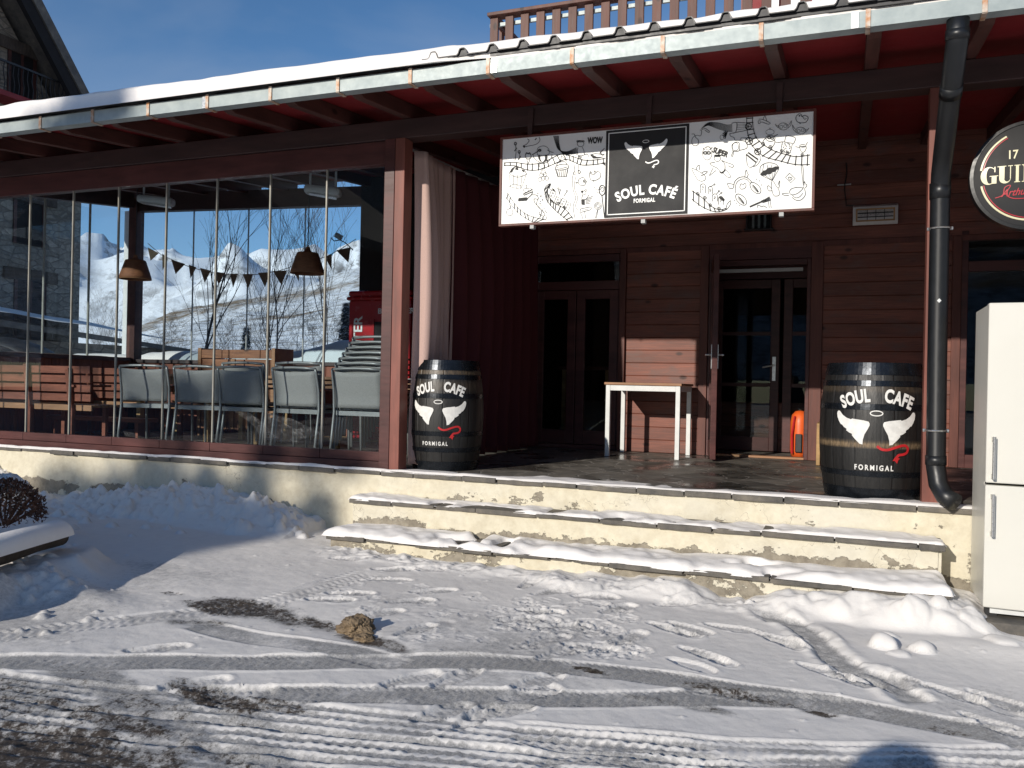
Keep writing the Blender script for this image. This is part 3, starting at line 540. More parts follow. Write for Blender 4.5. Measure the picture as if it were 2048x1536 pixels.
lo_ = (1-sstep(4.2, 5.2, GY))*det; SL = np.maximum(SL, lo_*(.22+.26*np.clip(wnoise(GX, GY, .8, 131)+.6*wnoise(GX, GY, .22, 132), -1, 1))*(GY > 0)); DT = np.clip(DT*1.15, 0, 1); SL *= (GZ < 1); MT_ = None
yard = np_mesh('snowy_ground', np.stack([GX, GY, GZ], -1).reshape(-1, 3), quads(*GX.shape), MT['yard'], {'slush': np.clip(SL, 0, 1), 'dirt': np.clip(DT, 0, 1)}); struct(yard)
# ================================================================ MOUNTAINS
az = np.radians(np.concatenate([np.arange(-62, -26, 0.11), np.arange(-26, 298.1, 1.1)])); rr_ = np.concatenate([np.geomspace(62, 330, 90), np.geomspace(340, 1500, 60), np.geomspace(1530, 4200, 110)])
AZ, RR = np.meshgrid(az, rr_); dg = np.degrees(AZ)
def vp(px, py):
    d = ray(px, py); return math.degrees(math.atan2(d[0], d[1])), math.degrees(math.atan2(d[2], math.hypot(d[0], d[1])))
nearp = [(-75, 3.0)]+[vp(*p) for p in ((160, 700), (230, 690), (285, 652), (340, 634), (400, 618), (480, 603), (560, 588), (640, 566), (700, 545), (790, 520))]+[(-20, 8.5), (60, 8), (140, 9), (180, 12), (230, 10), (298, 3)]
farp = [(-75, 6)]+[vp(*p) for p in ((100, 500), (165, 482), (197, 481), (225, 508), (262, 518), (300, 545), (345, 555), (390, 525), (425, 517), (470, 512), (512, 511), (530, 520), (560, 545), (620, 560), (700, 540))]+[(-20, 7), (60, 8), (140, 13), (180, 15), (230, 13), (298, 6)]
en = np.interp(dg, *zip(*nearp)); ef = np.interp(dg, *zip(*farp))
dgn = dg+0.0; w1 = np.interp(RR, [62, 90, 250, 330], [0, .22, 1, 1]); zn0 = 2.2+0*RR; crest = np.tan(np.radians(en))*255+CZ
MZ = np.where(RR <= 255, zn0+(crest-zn0)*w1**1.0, 0.0)
back = crest*(1-0.35*sstep(255, 700, RR)); fc = np.tan(np.radians(ef))*2300+CZ
t2 = np.clip((RR-620)/(2300-620), 0, 1)
efs = np.interp(dg, az*180/math.pi, np.convolve(np.pad(ef[0][:328], 40, 'edge'), np.ones(81)/81, 'valid').tolist()+list(ef[0][328:])); fcs = np.tan(np.radians(efs))*2300+CZ; kk = sstep(1500, 2300, RR)
fm = (fcs*(1-kk)+fc*kk); MZ = np.where(RR > 255, back*(1-t2)+fm*t2**1.15, MZ); MZ = np.where(RR > 2300, fc*(1-0.4*(RR-2300)/1900), MZ)
PX = RR*np.sin(AZ); PY = RR*np.cos(AZ)
def ridged(x, y, c, s): return 1-np.abs(wnoise(x, y, c, s))*2
fa = sstep(600, 1300, RR)*(1-0.78*np.exp(-((RR-2300)/260)**2)); MZ += fa*(78*ridged(PX, PY, 520, 1)+48*ridged(PX, PY, 210, 2)+26*ridged(PX, PY, 90, 3)+11*wnoise(PX, PY, 40, 4)-44)
MZ += sstep(2100, 2250, RR)*9*ridged(PX, PY, 110, 6)+sstep(62, 120, RR)*(1-sstep(300, 500, RR))*(0.8*wnoise(PX, PY, 18, 7)+0.5*wnoise(PX, PY, 6, 8)+0.25*wnoise(PX, PY, 2.4, 9))
bk = sstep(90, 120, dg)*(1-sstep(240, 270, dg)); el = np.degrees(np.arctan2(MZ-CZ, RR)); ban = [vp(*p) for p in ((250, 668), (285, 657), (325, 640), (372, 622), (440, 612), (530, 600), (600, 590), (650, 580), (700, 568))]
eb = np.interp(dg, *zip(*ban), left=-50); wid = np.interp(dg, [-46, -43, -41.5, -40, -36, -33], [.10, .30, .36, .22, .30, .16])+0.10*wnoise(PX, PY, 9, 12)
earth = (1-sstep(wid*0.6, wid*1.15, np.abs(el-eb)))*(RR < 300)*(dg < -30)
e2 = eb-1.35-0.3*wnoise(PX, PY, 12, 13); earth = np.maximum(earth, 0.75*(1-sstep(.05, .16, np.abs(el-e2)))*(wnoise(PX, PY, 10, 14) > 0.1)*(RR < 255)*(dg < -30))
mo = np_mesh('mountains', np.stack([PX, PY, MZ], -1).reshape(-1, 3), quads(*PX.shape), MT['mountain'], {'earth': np.maximum(np.clip(earth*1.35, 0, 1), bk*(RR > 90)*.95), 'near': (1-sstep(230, 600, RR))*0.9+0.12*sstep(500, 700, RR)*(el < 6)}); struct(mo)  # unseen slopes behind the camera also coloured dark, to darken door glass reflections
# ================================================================ TERRACE AND STEPS
F = 0.67
def plaster_face(name, x0, x1, y, z0, z1, parent, pfn, side=None):
    X, Z = np.meshgrid(np.arange(x0, x1+.001, 0.03), np.linspace(z0, z1, 22)); Yv = y+0.006*wnoise(X, Z, 0.35, 5)+0.003*wnoise(X, Z, .08, 6)
    pe = pfn(X, Z); o = np_mesh(name, np.stack([X, Yv, Z], -1).reshape(-1, 3)-np.array(POS[parent.name]), quads(*X.shape), MT['plaster'], {'peel': pe}); o.parent = parent; return o
ter = thing('terrace', 'raised terrace with flaking cream plaster base wall and slate paved top', 'terrace', (-3, 6.1, 0.0))
def peel_wall(X, Z):
    p = 0.10-0.42*np.clip(Z-0.22, 0, 1)+.20*(X > -3.5); p = p+np.where(X < -5.6, 0.16*np.exp(-((Z-0.34)/0.10)**2), 0)
    for px_, py_, rx, ry, s in ((372, 968, .10, .10, .55), (205, 985, .13, .08, .5), (245, 985, .12, .06, .35), (60, 960, .5, .05, .25), (100, 985, .35, .07, .25), (640, 1028, .25, .05, .3), (560, 1010, .1, .05, .25)):
        c = onY(px_, py_, 6.05); p = p+.55*s*np.exp(-((X-c[0])/rx)**4-((Z-c[1])/ry)**4)
    return p
plaster_face('base_wall', -12.0, 2.4, 6.06, -0.15, 0.638, ter, peel_wall)
MB().box(-12, 2.4, 6.09, 6.14, -0.15, 0.60).box(2.35, 2.4, 6.14, 13, -0.15, 0.6).build('wall_core', MT['slate'], ter)
pv = MB().grid(lambda u, v: (-12+14.4*u, 6.16+7.2*v, F-0.002), 60, 30); pv.build('paving', MT['paving'], ter)
def coping(x0, x1, yf, yb, z0, z1, parent, name='coping', lo=.22, hi=.55, jit=.018):
    m = MB(); x = x0
    while x < x1:
        l = random.uniform(lo, hi); xe = min(x+l, x1); a = yf+random.uniform(-jit, jit); zt = z1+random.uniform(-.003, .003); b0 = len(m.v); n = 5
        top = [(x+.004+(xe-x-.008)*i/n, a+random.uniform(-.006, .006)) for i in range(n+1)]
        poly = top+[(xe-.004, yb), (x+.004, yb)]; dz = random.uniform(-.006, .004)
        m.prism(poly, z0+dz, zt, 'XY'); x = xe
    return m.build(name, MT['slate'], parent, bevel=.004)
coping(-12, 2.4, 6.035, 6.19, 0.636, F+0.002, ter)
stp = thing('stone_steps', 'two wide plaster and slate steps up to the terrace, half under snow', 'steps', (-1.5, 5.7, 0.0))
pst = lambda X, Z: 0.10+0.26*np.exp(-((Z-0.26)/0.09)**2); pst2 = lambda X, Z: 0.24+0.15*wnoise(X, Z*0, 0.6, 9)
plaster_face('riser', -3.58, .58, 5.795, 0.20, 0.445, stp, pst); plaster_face('riser', -3.55, .58, 5.445, -0.1, 0.222, stp, pst2)
m = MB().box(-3.58, .58, 5.81, 6.10, 0.0, 0.44).box(-3.55, .58, 5.46, 5.81, -.1, .215); m.build('step_core', MT['plaster'], stp)
coping(-3.60, .60, 5.765, 6.055, .443, .472, stp, 'tread', .2, .5); coping(-3.58, .60, 5.415, 5.79, .220, .250, stp, 'tread', .2, .6, .03)
def snow_sheet(name, x0, x1, y0, y1, zb, tf, dx=.012, label=None, mat='snow', cat='snow'):
    X, Y = np.meshgrid(np.arange(x0, x1, dx), np.arange(y0, y1, dx)); T = tf(X, Y); Z = zb(X, Y) if callable(zb) else zb+0*X
    Zt = Z+np.where(T > 0, T, np.maximum(T*1.5, -.005)); q = quads(*X.shape); keep = (T.ravel()[q].max(1) > -0.004); q = q[keep]
    used = np.unique(q); mp_ = np.full(X.size, -1); mp_[used] = np.arange(len(used)); co = np.stack([X, Y, Zt], -1).reshape(-1, 3)[used]
    o = np_mesh(name, co, mp_[q], MT[mat]); o['kind'] = 'stuff'
    if label: tag(o, label, cat)
    return o
def edge_t(X, Y, y0, y1, x0, x1, t, r=.035):
    """thickness rounded off at the borders of a tread"""
    d = np.minimum(np.minimum(Y-y0, (y1-Y)*3+.02), np.minimum(X-x0, x1-X-.03*wnoise(Y, Y*0, .1, 7))*1.2); return t*np.sqrt(np.clip(1-(1-np.clip(d/r, 0, 1))**2, 0, 1))-np.where(d <= 0, .03, 0)
def t1(X, Y):
    n = wnoise(X, Y, .5, 71); n2 = wnoise(X, Y, .12, 72)+.5*wnoise(X, Y, .05, 73); t = .020+.010*n+.009*n2
    worn = sstep(.15, .6, wnoise(X, Y*2, .45, 74)+.5*wnoise(X, Y, .15, 75))*(X > -3.0)*(X < .1); t = t-worn*.034; return edge_t(X, Y+.016*n2, 5.775, 6.05, -3.6, .59, np.maximum(t, -.01), .03)
snow_sheet('upper_step_snow', -3.62, .61, 5.75, 6.06, .470, t1, label='thin trodden snow lying along the upper slate step')
def t2_(X, Y):
    n = wnoise(X, Y, .6, 81); n2 = wnoise(X, Y, .14, 82)+.5*wnoise(X, Y, .06, 83); t = .034+.020*n+.013*n2+.008*sstep(-.4, .1, X)
    worn = sstep(.1, .55, wnoise(X, Y*1.5, .4, 84)+.6*wnoise(X, Y, .13, 85))*(1-sstep(-.6, -.05, X))*sstep(-3.0, -2.5, X); t = t-worn*.062+.012*sstep(-.5, .2, X)
    return edge_t(X, Y+.03*wnoise(X, Y*0, .25, 86)+.012*n2, 5.40, 5.80, -3.6, .60, np.maximum(t, -.01), .08)
snow_sheet('lower_step_snow', -3.64, .70, 5.34, 5.80, .249, t2_, label='thicker lumpy snow covering the lowest stone step')
def t3(X, Y):
    n = wnoise(X, Y, .35, 91)+.6*wnoise(X, Y, .11, 92); l = np.interp(X, [-12, -3.6, -2.9, -2.2, -1.2, -.6, .6, 1.6], [.085, .075, .09, .22, .10, .26, .22, .1]); fr = 6.045+.012*n
    return np.minimum(.016+.006*n-.012*np.where((Y-fr) > l*.6, 1, 0), (Y-fr)*.8)-.05*np.clip((Y-fr)-l*(.8+.5*n), 0, 1)
snow_sheet('ledge_snow', -11, 1.4, 6.03, 6.36, F+.001, t3, .012, 'thin snow along the front edge of the terrace')
# ================================================================ CAFE BUILDING
rz = lambda y: 3.465+0.10*(y-5.25)          # underside of the rafters
cafe = thing('cafe_building', 'dark red timber cafe with snow covered lean-to roof, glazed room and open porch', 'building', (-3, 7, 0.67))
BR = [-6.324+.583*k for k in range(-9, 14)]
for k, x in enumerate(BR):
    if x < -10.4 or x > 2.2: continue
    m = MB(); y0, y1 = 5.29, 9.5
    m.prism([(y0, rz(y0)+.045), (y0+.14, rz(y0+.14)), (y1, rz(y1)), (y1, rz(y1)+.115), (y0, rz(y0)+.115)], x-.04+.04, x+.04+.04, 'YZ').build('rafter', MT['rafter'], cafe, bevel=.004)
MB().prism([(5.26, rz(5.26)+.118), (9.6, rz(9.6)+.118), (9.6, rz(9.6)+.138), (5.26, rz(5.26)+.138)], -10.6, 2.4, 'YZ').build('soffit', MT['soffit'], cafe)
# corrugated sheet with trapezoid ribs, open ends show at the eave
def corr(x): 
    t = ((x+20.03) % 0.216)/0.216
    return 0.044*min(1, max(0, (0.16-abs(t-.5))/0.075))
rfs = lambda y: rz(y)+.145
m = MB(); X = []; x = -10.6
while x < 2.4: X.append(x); x += .0108
b = len(m.v)
for y in (5.17, 9.6):
    for x in X: m.v.append((x, y, rfs(y)+corr(x)))
n = len(X); m.f += [(i, i+1, n+i+1, n+i) for i in range(n-1)]
roof = m.build('roof', MT['sheet'], cafe, solid=.006)
# dark foam closing strip under the sheet
m = MB(); b = 0
for x in X: m.v += [(x, 5.185, rfs(5.185)-.006), (x, 5.185, rfs(5.185)+corr(x)-.0015)]
m.f = [(2*i, 2*i+2, 2*i+3, 2*i+1) for i in range(len(X)-1)]; m.build('closing_strip', MT['black'], roof)
MB().box(-10.6, 2.4, 5.20, 5.26, rz(5.26)+.11, rfs(5.2)-.004).build('fascia', MT['sheet'], cafe)
# roof snow
sx = np.arange(-10.7, 2.3, .018); sy_ = np.concatenate([np.linspace(5.145, 5.35, 36), np.linspace(5.5, 9.4, 34)]); SX, SY = np.meshgrid(sx, sy_)
th = np.interp(SX, [-11, -7.5, -6, -3.5, -2.2, -1.0, .6, 1.2], [.125, .11, .10, .092, .080, .072, .065, .060])+.012*wnoise(SX, SY, .5, 101)+.006*wnoise(SX, SY, .15, 102)
yf = np.interp(SX, [-11, -3.0, -2.0, 2], [5.150, 5.152, 5.212, 5.225])+.012*wnoise(SX, SX*0, .22, 103)*(SX > -2.5)
d = np.clip((SY-yf)/.07, 0, 1); T = th*(.45+.55*np.sqrt(1-(1-d)**2))
sk = np.interp(SX, [-11, -2.22, -2.12, 3], [-.032, -.034, -.085, -.085]); SZ = rz(SY)+.145+np.where(SY < yf, sk, T); SY = np.maximum(SY, np.interp(SX, [-11, -2.6, -2.2, 3], [5.1, 5.145, 5.205, 5.205]))
o = np_mesh('snow_layer', np.stack([SX, SY, SZ], -1).reshape(-1, 3)-np.array(POS[cafe.name]), quads(*SX.shape), MT['snow']); o.parent = roof
for j in (0,): pass
# gutter: square galvanised channel
m = MB().prism([(5.20, 3.555), (5.197, 3.555), (5.197, 3.463), (5.285, 3.463), (5.285, 3.54), (5.282, 3.54), (5.282, 3.466), (5.20, 3.466)], -10.6, 2.4, 'YZ')
gut = m.build('gutter', MT['zinc'], cafe)
for x in BR:
    if -10.4 < x < 2.3: MB().box(x-.013, x+.013, 5.188, 5.1955, 3.458, 3.562).box(x-.013, x+.013, 5.188, 5.29, 3.4555, 3.4615).build('gutter_bracket', MT['rust'], gut)
for x in (-4.6, -2.2, .02): MB().box(x-.02, x+.02, 5.1905, 5.1965, 3.462, 3.556).build('gutter_joint', MT['steel'], gut)
# long beam over the posts and header of the glazed room
MB().box(-10.4, 2.4, 6.14, 6.30, 3.392, 3.55).build('beam', MT['beam'], cafe, bevel=.006)
MB().box(-9.30, -3.39, 6.165, 6.26, 3.20, 3.39).build('header', MT['frame'], cafe, bevel=.004)
for x in (-2.28, -1.36, -.45, .62):
    MB().box(x-.02, x+.02, 6.118, 6.139, 3.26, 3.52).build('strap', MT['beam'], cafe)
for x0, x1, mm in ((-3.555, -3.46, 'frame'), (-3.457, -3.368, 'brownv')): MB().box(x0, x1, 6.125, 6.26, F, 3.392).build('post', MT[mm], cafe, bevel=.004)
MB().box(.49, .60, 6.15, 6.27, F, 3.392).build('post', MT['brownv'], cafe, bevel=.004)
# folding glass wall: bottom rails, panes with pale edge strips
PX0 = [-3.565-.583*k for k in range(11)]
MB().box(-9.3, -3.556, 6.14, 6.25, F+.004, .735).build('bottom_rail', MT['frame'], cafe, bevel=.003)
for k in range(10):
    x1 = PX0[k]; x0 = PX0[k+1] if k < 9 else -9.27
    p = MB().box(x0+.012, x1-.012, 6.185, 6.195, .815, 3.198).build('glass_pane', MT['glass'], cafe)
    MB().box(x0+.002, x1-.002, 6.155, 6.225, .738, .814).build('pane_rail', MT['frame'], p, bevel=.003)
    MB().box(x0-.0065, x0+.0065, 6.180, 6.200, .815, 3.198).build('edge_strip', MT['edge'], p)
for P_ in (((468, 822), (500, 826), (532, 850), (560, 874), (600, 882), (640, 886), (560, 884), (524, 878), (505, 850)), ((536, 826), (585, 838), (648, 868), (620, 874), (585, 884), (545, 882), (536, 860)), ((246, 862), (268, 866), (290, 876), (250, 872))):
    m = MB(); q_ = [onY(x, y, 6.183) for x, y in P_]; m.add([(a, 6.1835, max(b, .82)) for a, b in q_], [tuple(range(len(q_)))]); m.build('smear', MT['smear'], cafe, fix=False)
# left glazed side, corner post, rear glazing above board dado
CXY = (-9.12, 9.02); BXY = (-5.80, 9.50)
MB().box(-9.08, -9.10, 6.14, 6.26, F, 3.392).build('corner_post', MT['rafter'], cafe, bevel=.005)
MB().box(CXY[0]-.07, CXY[0]+.07, CXY[1]-.07, CXY[1]+.07, F, 3.84).build('corner_post', MT['rafter'], cafe, bevel=.005)
MB().prism([(6.26, 3.40), (8.93, 3.70), (8.93, 3.90), (6.26, 3.63)], -9.20, -9.08, 'YZ').build('side_beam', MT['beam'], cafe)
m = MB()
for k in range(24): y = 6.27+k*.111; m.box(-9.18, -9.11, y, y+.107, F, 1.60)
m.build('dado_boards', MT['cladv'], cafe, bevel=.004); MB().box(-9.22, -9.07, 6.27, 8.93, 1.60, 1.65).build('sill', MT['rafter'], cafe)
for k in range(4):
    y = 6.27+k*.665; p = MB().box(-9.145, -9.138, y+.01, y+.655, 1.655, 3.40+.1*(y-6.2)+.03).build('glass_pane', MT['glass'], cafe)
    if k: MB().box(-9.155, -9.128, y-.008, y+.008, 1.652, 3.38+.1*(y-6.2)+.03).build('edge_strip', MT['edge'], p)
bd = Vector((BXY[0]-CXY[0], BXY[1]-CXY[1], 0)); bl = bd.length; bdn = bd.normalized(); bn = Vector((-bdn.y, bdn.x, 0))
def alongb(s, n, z): q = Vector((CXY[0], CXY[1], 0))+bdn*s+bn*n; return (q.x, q.y, z)
def bboard(m, s0, s1, n0, n1, z0, z1):
    m.add([alongb(s0, n0, z0), alongb(s1, n0, z0), alongb(s1, n1, z0), alongb(s0, n1, z0), alongb(s0, n0, z1), alongb(s1, n0, z1), alongb(s1, n1, z1), alongb(s0, n1, z1)], [(0,3,2,1),(4,5,6,7),(0,1,5,4),(1,2,6,5),(2,3,7,6),(3,0,4,7)])
m = MB(); s = .08
while s < bl-.02: bboard(m, s, min(s+.135, bl), -.02+random.uniform(-.004, .004), .03, F, 1.585); s += .14
m.build('dado_boards', MT['cladv'], cafe, bevel=.004)
m = MB(); bboard(m, .07, bl, -.05, .06, 1.585, 1.632); m.build('sill', MT['beam'], cafe)
m = MB(); bboard(m, .07, bl, -.05, .07, 3.66, 3.90); m.build('rear_beam', MT['beam'], cafe)
for k in range(4):
    s0 = .07+k*(bl-.07)/4; s1 = .07+(k+1)*(bl-.07)/4; m = MB(); bboard(m, s0+.01, s1-.01, -.004, .004, 1.634, 3.66); p = m.build('glass_pane', MT['glass'], cafe)
    if k: m = MB(); bboard(m, s0-.006, s0+.006, -.010, .010, 1.634, 3.66); m.build('edge_strip', MT['alu'], p)
# cafe block behind: dark walls
YW = 9.40
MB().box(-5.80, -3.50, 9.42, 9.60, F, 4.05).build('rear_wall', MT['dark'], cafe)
def clad(m, x0, x1, z0, z1, y=YW, pitch=.142):
    z = z0
    while z < z1-.01:
        ze = min(z+pitch, z1); m.prism([(y, z+.006), (y+.006, z), (y+.02, z), (y+.02, ze), (y+.006, ze), (y, ze-.006)], x0, x1, 'YZ'); z = ze+.0005
clad_m = MB(); clad(clad_m, -2.30, -1.475, F, 2.93); clad(clad_m, -.215, .98, F, 2.93); clad(clad_m, -3.50, 2.4, 2.95, 4.02)
clad_m.build('cladding', MT['clad'], cafe)
MB().box(-3.5, -3.46, YW-.02, YW+.02, F, 4.0).box(-2.37, -2.302, YW-.045, YW+.02, F, 2.948).box(-1.473, -1.385, YW-.045, YW+.02, F, 2.948).box(-.335, -.217, YW-.03, YW+.02, F, 2.948).box(.98, 1.06, YW-.03, YW+.02, F, 2.948).box(-3.5, 2.4, YW-.022, YW-.002, 2.905, 2.96).build('wall_trim', MT['trim'], cafe, bevel=.004)
m = MB(); clad(m, -9.4, -6.3, F, 3.95); m.xf(lambda p: (2.33+(p.y-YW), -p.x, p.z)).build('side_cladding', MT['clad'], cafe)
# rooms behind the openings, their darkness put into near-black wall colour
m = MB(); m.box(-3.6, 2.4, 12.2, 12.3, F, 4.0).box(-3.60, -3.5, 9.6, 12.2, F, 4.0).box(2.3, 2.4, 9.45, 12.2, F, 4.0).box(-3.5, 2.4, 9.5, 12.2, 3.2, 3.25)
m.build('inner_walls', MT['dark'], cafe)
m = MB(); clad(m, -1.6, .4, F, 1.25, 10.35); m.build('inner_dado', MT['clad'], cafe)
# left glazed double door with toplight
def leaf(x0, x1, z0, z1, y, parent, name='door', st=.10, rails=(), kick=.16, t=.05, m='frame', glass='dglass'):
    b = MB().box(x0, x0+st, y, y+t, z0, z1).box(x1-st, x1, y, y+t, z0, z1).box(x0+st, x1-st, y+.001, y+t-.001, z0, z0+kick).box(x0+st, x1-st, y+.001, y+t-.001, z1-st, z1)
    for r in rails: b.box(x0+st, x1-st, y+.004, y+t-.004, r-.022, r+.022)
    o = b.build(name, MT[m], parent, bevel=.004)
    MB().box(x0+st, x1-st, y+t/2-.004, y+t/2+.004, z0+kick, z1-st).build('pane', MT[glass], o); return o
fr = MB().box(-3.46, -3.39, YW-.01, YW+.07, F, 2.90).box(-2.372, -2.39, YW-.01, YW+.07, F, 2.90).box(-3.39, -2.39, YW-.01, YW+.07, 2.82, 2.90).box(-3.39, -2.39, YW-.01, YW+.07, 2.50, 2.60).box(-3.39, -2.39, YW-.01, YW+.07, F, .72).build('window_frame', MT['frame'], cafe, bevel=.004)
MB().box(-3.39, -2.39, YW+.03, YW+.038, 2.60, 2.82).build('toplight_pane', MT['dglass'], fr)
leaf(-3.385, -2.895, .725, 2.495, YW+.005, cafe); leaf(-2.885, -2.395, .725, 2.495, YW+.005, cafe)
# entrance: outer frame, leaf opened outwards, inner doors behind
MB().box(-1.384, -1.345, YW-.02, YW+.08, F, 2.78).box(-.375, -.336, YW-.02, YW+.08, F, 2.78).box(-1.345, -.375, YW-.02, YW+.08, 2.72, 2.78).build('door_frame', MT['frame'], cafe, bevel=.004)
MB().box(-1.30, -.42, YW+.02, YW+.06, 2.655, 2.69).build('door_closer_rail', MT['grey'], cafe)
MB().box(-1.384, -.336, YW-.02, YW+.12, 2.785, 2.93).build('lintel', MT['frame'], cafe)
MB().box(-1.38, -.34, YW-.015, YW+.09, F+.001, F+.022).build('threshold', MT['tablew'], cafe)
def open_leaf():
    st = .10; L_ = .80; t = .055; z0, z1 = F+.02, 2.74
    b = MB().box(0, st, 0, t, z0, z1).box(L_-st, L_, 0, t, z0, z1).box(st, L_-st, .001, t-.001, z0, z0+.16).box(st, L_-st, .001, t-.001, z1-st, z1)
    g = MB().box(st, L_-st, t/2-.004, t/2+.004, z0+.16, z1-st); h = MB(); hz = 1.735
    h.box(L_-.075, L_-.035, -.008, 0, hz-.14, hz+.10).box(L_-.075, L_-.035, t, t+.008, hz-.14, hz+.10)
    for sgn, y0 in ((-1, 0), (1, t)): h.tube([(L_-.055, y0, hz), (L_-.055, y0+sgn*.055, hz), (L_-.17, y0+sgn*.055, hz)], .010, 8)
    hx, hy = -1.362, YW-.02; ang = math.atan2(8.66-hy, -1.235-hx)
    c, s = math.cos(ang), math.sin(ang); fn = lambda p: (hx+p[0]*c-p[1]*s, hy+p[0]*s+p[1]*c, p[2])
    o = b.xf(fn).build('door', MT['frame'], cafe, bevel=.004); g.xf(fn).build('pane', MT['dglass'], o); h.xf(fn).build('handle', MT['steel'], o)
open_leaf()
ID = 10.30
l1 = leaf(-1.45, -.70, F+.01, 2.68, ID, cafe, rails=(1.45, 2.05)); leaf(-.66, .05, F+.01, 2.68, ID, cafe, rails=(1.45, 2.05))
MB().box(-1.6, -1.46, ID-.02, ID+.07, F, 2.8).box(.06, .3, ID-.02, ID+.07, F, 2.8).box(-1.46, .06, ID-.02, ID+.07, 2.69, 2.85).build('door_frame', MT['frame'], cafe)
MB().box(-.775, -.735, ID-.012, ID, 1.50, 1.78).tube([(-.755, ID-.01, 1.68), (-.755, ID-.06, 1.68), (-.88, ID-.06, 1.655)], .010, 8).build('handle', MT['steel'], l1, bevel=.004)
# window right of the post
fr = MB().box(1.06, 1.12, YW-.01, YW+.06, F, 3.0).box(2.3, 2.4, YW-.01, YW+.06, F, 3.0).box(1.12, 2.3, YW-.01, YW+.06, 2.90, 2.95).box(1.12, 2.3, YW-.01, YW+.06, 2.60, 2.70).box(1.12, 2.3, YW-.01, YW+.06, F, .80).build('window_frame', MT['frame'], cafe, bevel=.004)
MB().box(1.12, 2.3, YW+.02, YW+.028, 2.70, 2.90).build('toplight_pane', MT['dglass'], fr); MB().box(1.12, 2.3, YW+.02, YW+.028, .80, 2.60).build('pane', MT['dglass'], fr)
# loose cable on the porch wall
tag(MB().tube([(-.02+.01*math.sin(k), YW-.012, 3.75-k*.055) for k in range(9)]+[(.20, YW-.012, 3.29)], .006, 6).build('cable', MT['black'], None), 'thin black cable dropping to the wall heater', 'cable')
# black downpipe: part of the building, with brackets
PQ = .05; dp = [(.60-PQ, 5.25, 3.47), (.60-PQ, 5.27, 3.36), (.600-PQ, 5.55, 3.151), (.601-PQ, 5.88, 2.905), (.602-PQ, 6.02, 2.80), (.602-PQ, 6.05, 2.68), (.605-PQ, 6.05, 1.6), (.610-PQ, 6.05, .93), (.625-PQ, 6.03, .82), (.66-PQ, 5.99, .75), (.71-PQ, 5.94, .72)]
pipe = MB().tube(dp, .058, 20).build('downpipe', MT['pipe'], cafe, smooth=True)
for a, b in (((.60, 5.262, 3.41), (.60, 5.27, 3.36)), ((.60, 5.50, 3.188), (.60, 5.56, 3.144)), ((.60, 6.045, 2.74), (.602, 6.05, 2.64)), ((.609, 6.05, 1.0), (.610, 6.05, .94))):
    MB().tube([(a[0]-PQ, a[1], a[2]), (b[0]-PQ, b[1], b[2])], .0625, 24).build('pipe_socket', MT['pipe'], pipe, smooth=True)
for z in (2.45, 1.16): MB().tube([(.604-PQ+.064*math.cos(a), 6.05+.064*math.sin(a), z) for a in np.linspace(0, 2*math.pi, 20)], .006, 6).tube([(.53-PQ, 6.05, z), (.545-PQ, 6.05, z)], .012, 8).tube([(.664-PQ, 6.05, z), (.68-PQ, 6.05, z)], .012, 8).build('pipe_clip', MT['steel'], pipe)
m = MB(); cz = 1.985; m.add([(.604-PQ, 5.988, cz+.014), (.617-PQ, 5.989, cz), (.604-PQ, 5.988, cz-.014), (.591-PQ, 5.989, cz)], [(0, 1, 2, 3)]); m.build('sticker', MT['whitep'], pipe)
# ---------------------------------------------------------------- upper balcony and red house wall above
bal = thing('upper_balcony', 'brown timber balcony railing above the snowy porch roof', 'balcony', (-1, 8, 4.0))
MB().box(-3.45, 3.2, 7.93, 8.07, 5.135, 5.17).build('handrail', MT['balc'], bal, bevel=.004)
for x, y0 in ((-3.42, 8.0),): MB().box(x, x+.05, 8.07, 10.6, 5.135, 5.17).box(x, x+.03, 8.07, 10.6, 5.09, 5.12).build('return_rail', MT['balc'], bal)
MB().box(-3.45, 3.2, 8.012, 8.04, 5.05, 5.085).box(-3.45, 3.2, 8.012, 8.05, 4.32, 4.38).build('rail', MT['zinc'], bal)
k = 0; x = -3.39
while x < 3.1:
    MB().box(x-.043, x+.043, 7.975, 8.008, 4.25, 5.134).build('slat', MT['balc'], bal, bevel=.003); x += .167 if x > -3.4 else .19; k += 1
for y in np.arange(8.3, 10.6, .19): MB().box(-3.45, -3.42, y-.04, y+.04, 4.25, 5.164).build('slat', MT['balc'], bal)
hs_ = thing('upper_house', 'red rendered house front with cream boards above the porch roof', 'house', (2, 10, 4.0))
MB().box(-1.05, 6, 9.6, 12, 4.0, 8.5).build('wall', MT['soffit'], hs_)
m = MB()
for k in range(22): m.box(-.86+k*.235, -.86+k*.235+.13, 9.55, 9.59, 4.1, 8.4)
m.build('boards', MT['board'], hs_)
MB().box(-1.12, -1.05, 9.5, 9.66, 4.0, 8.5).build('corner_board', MT['brownv'], hs_)
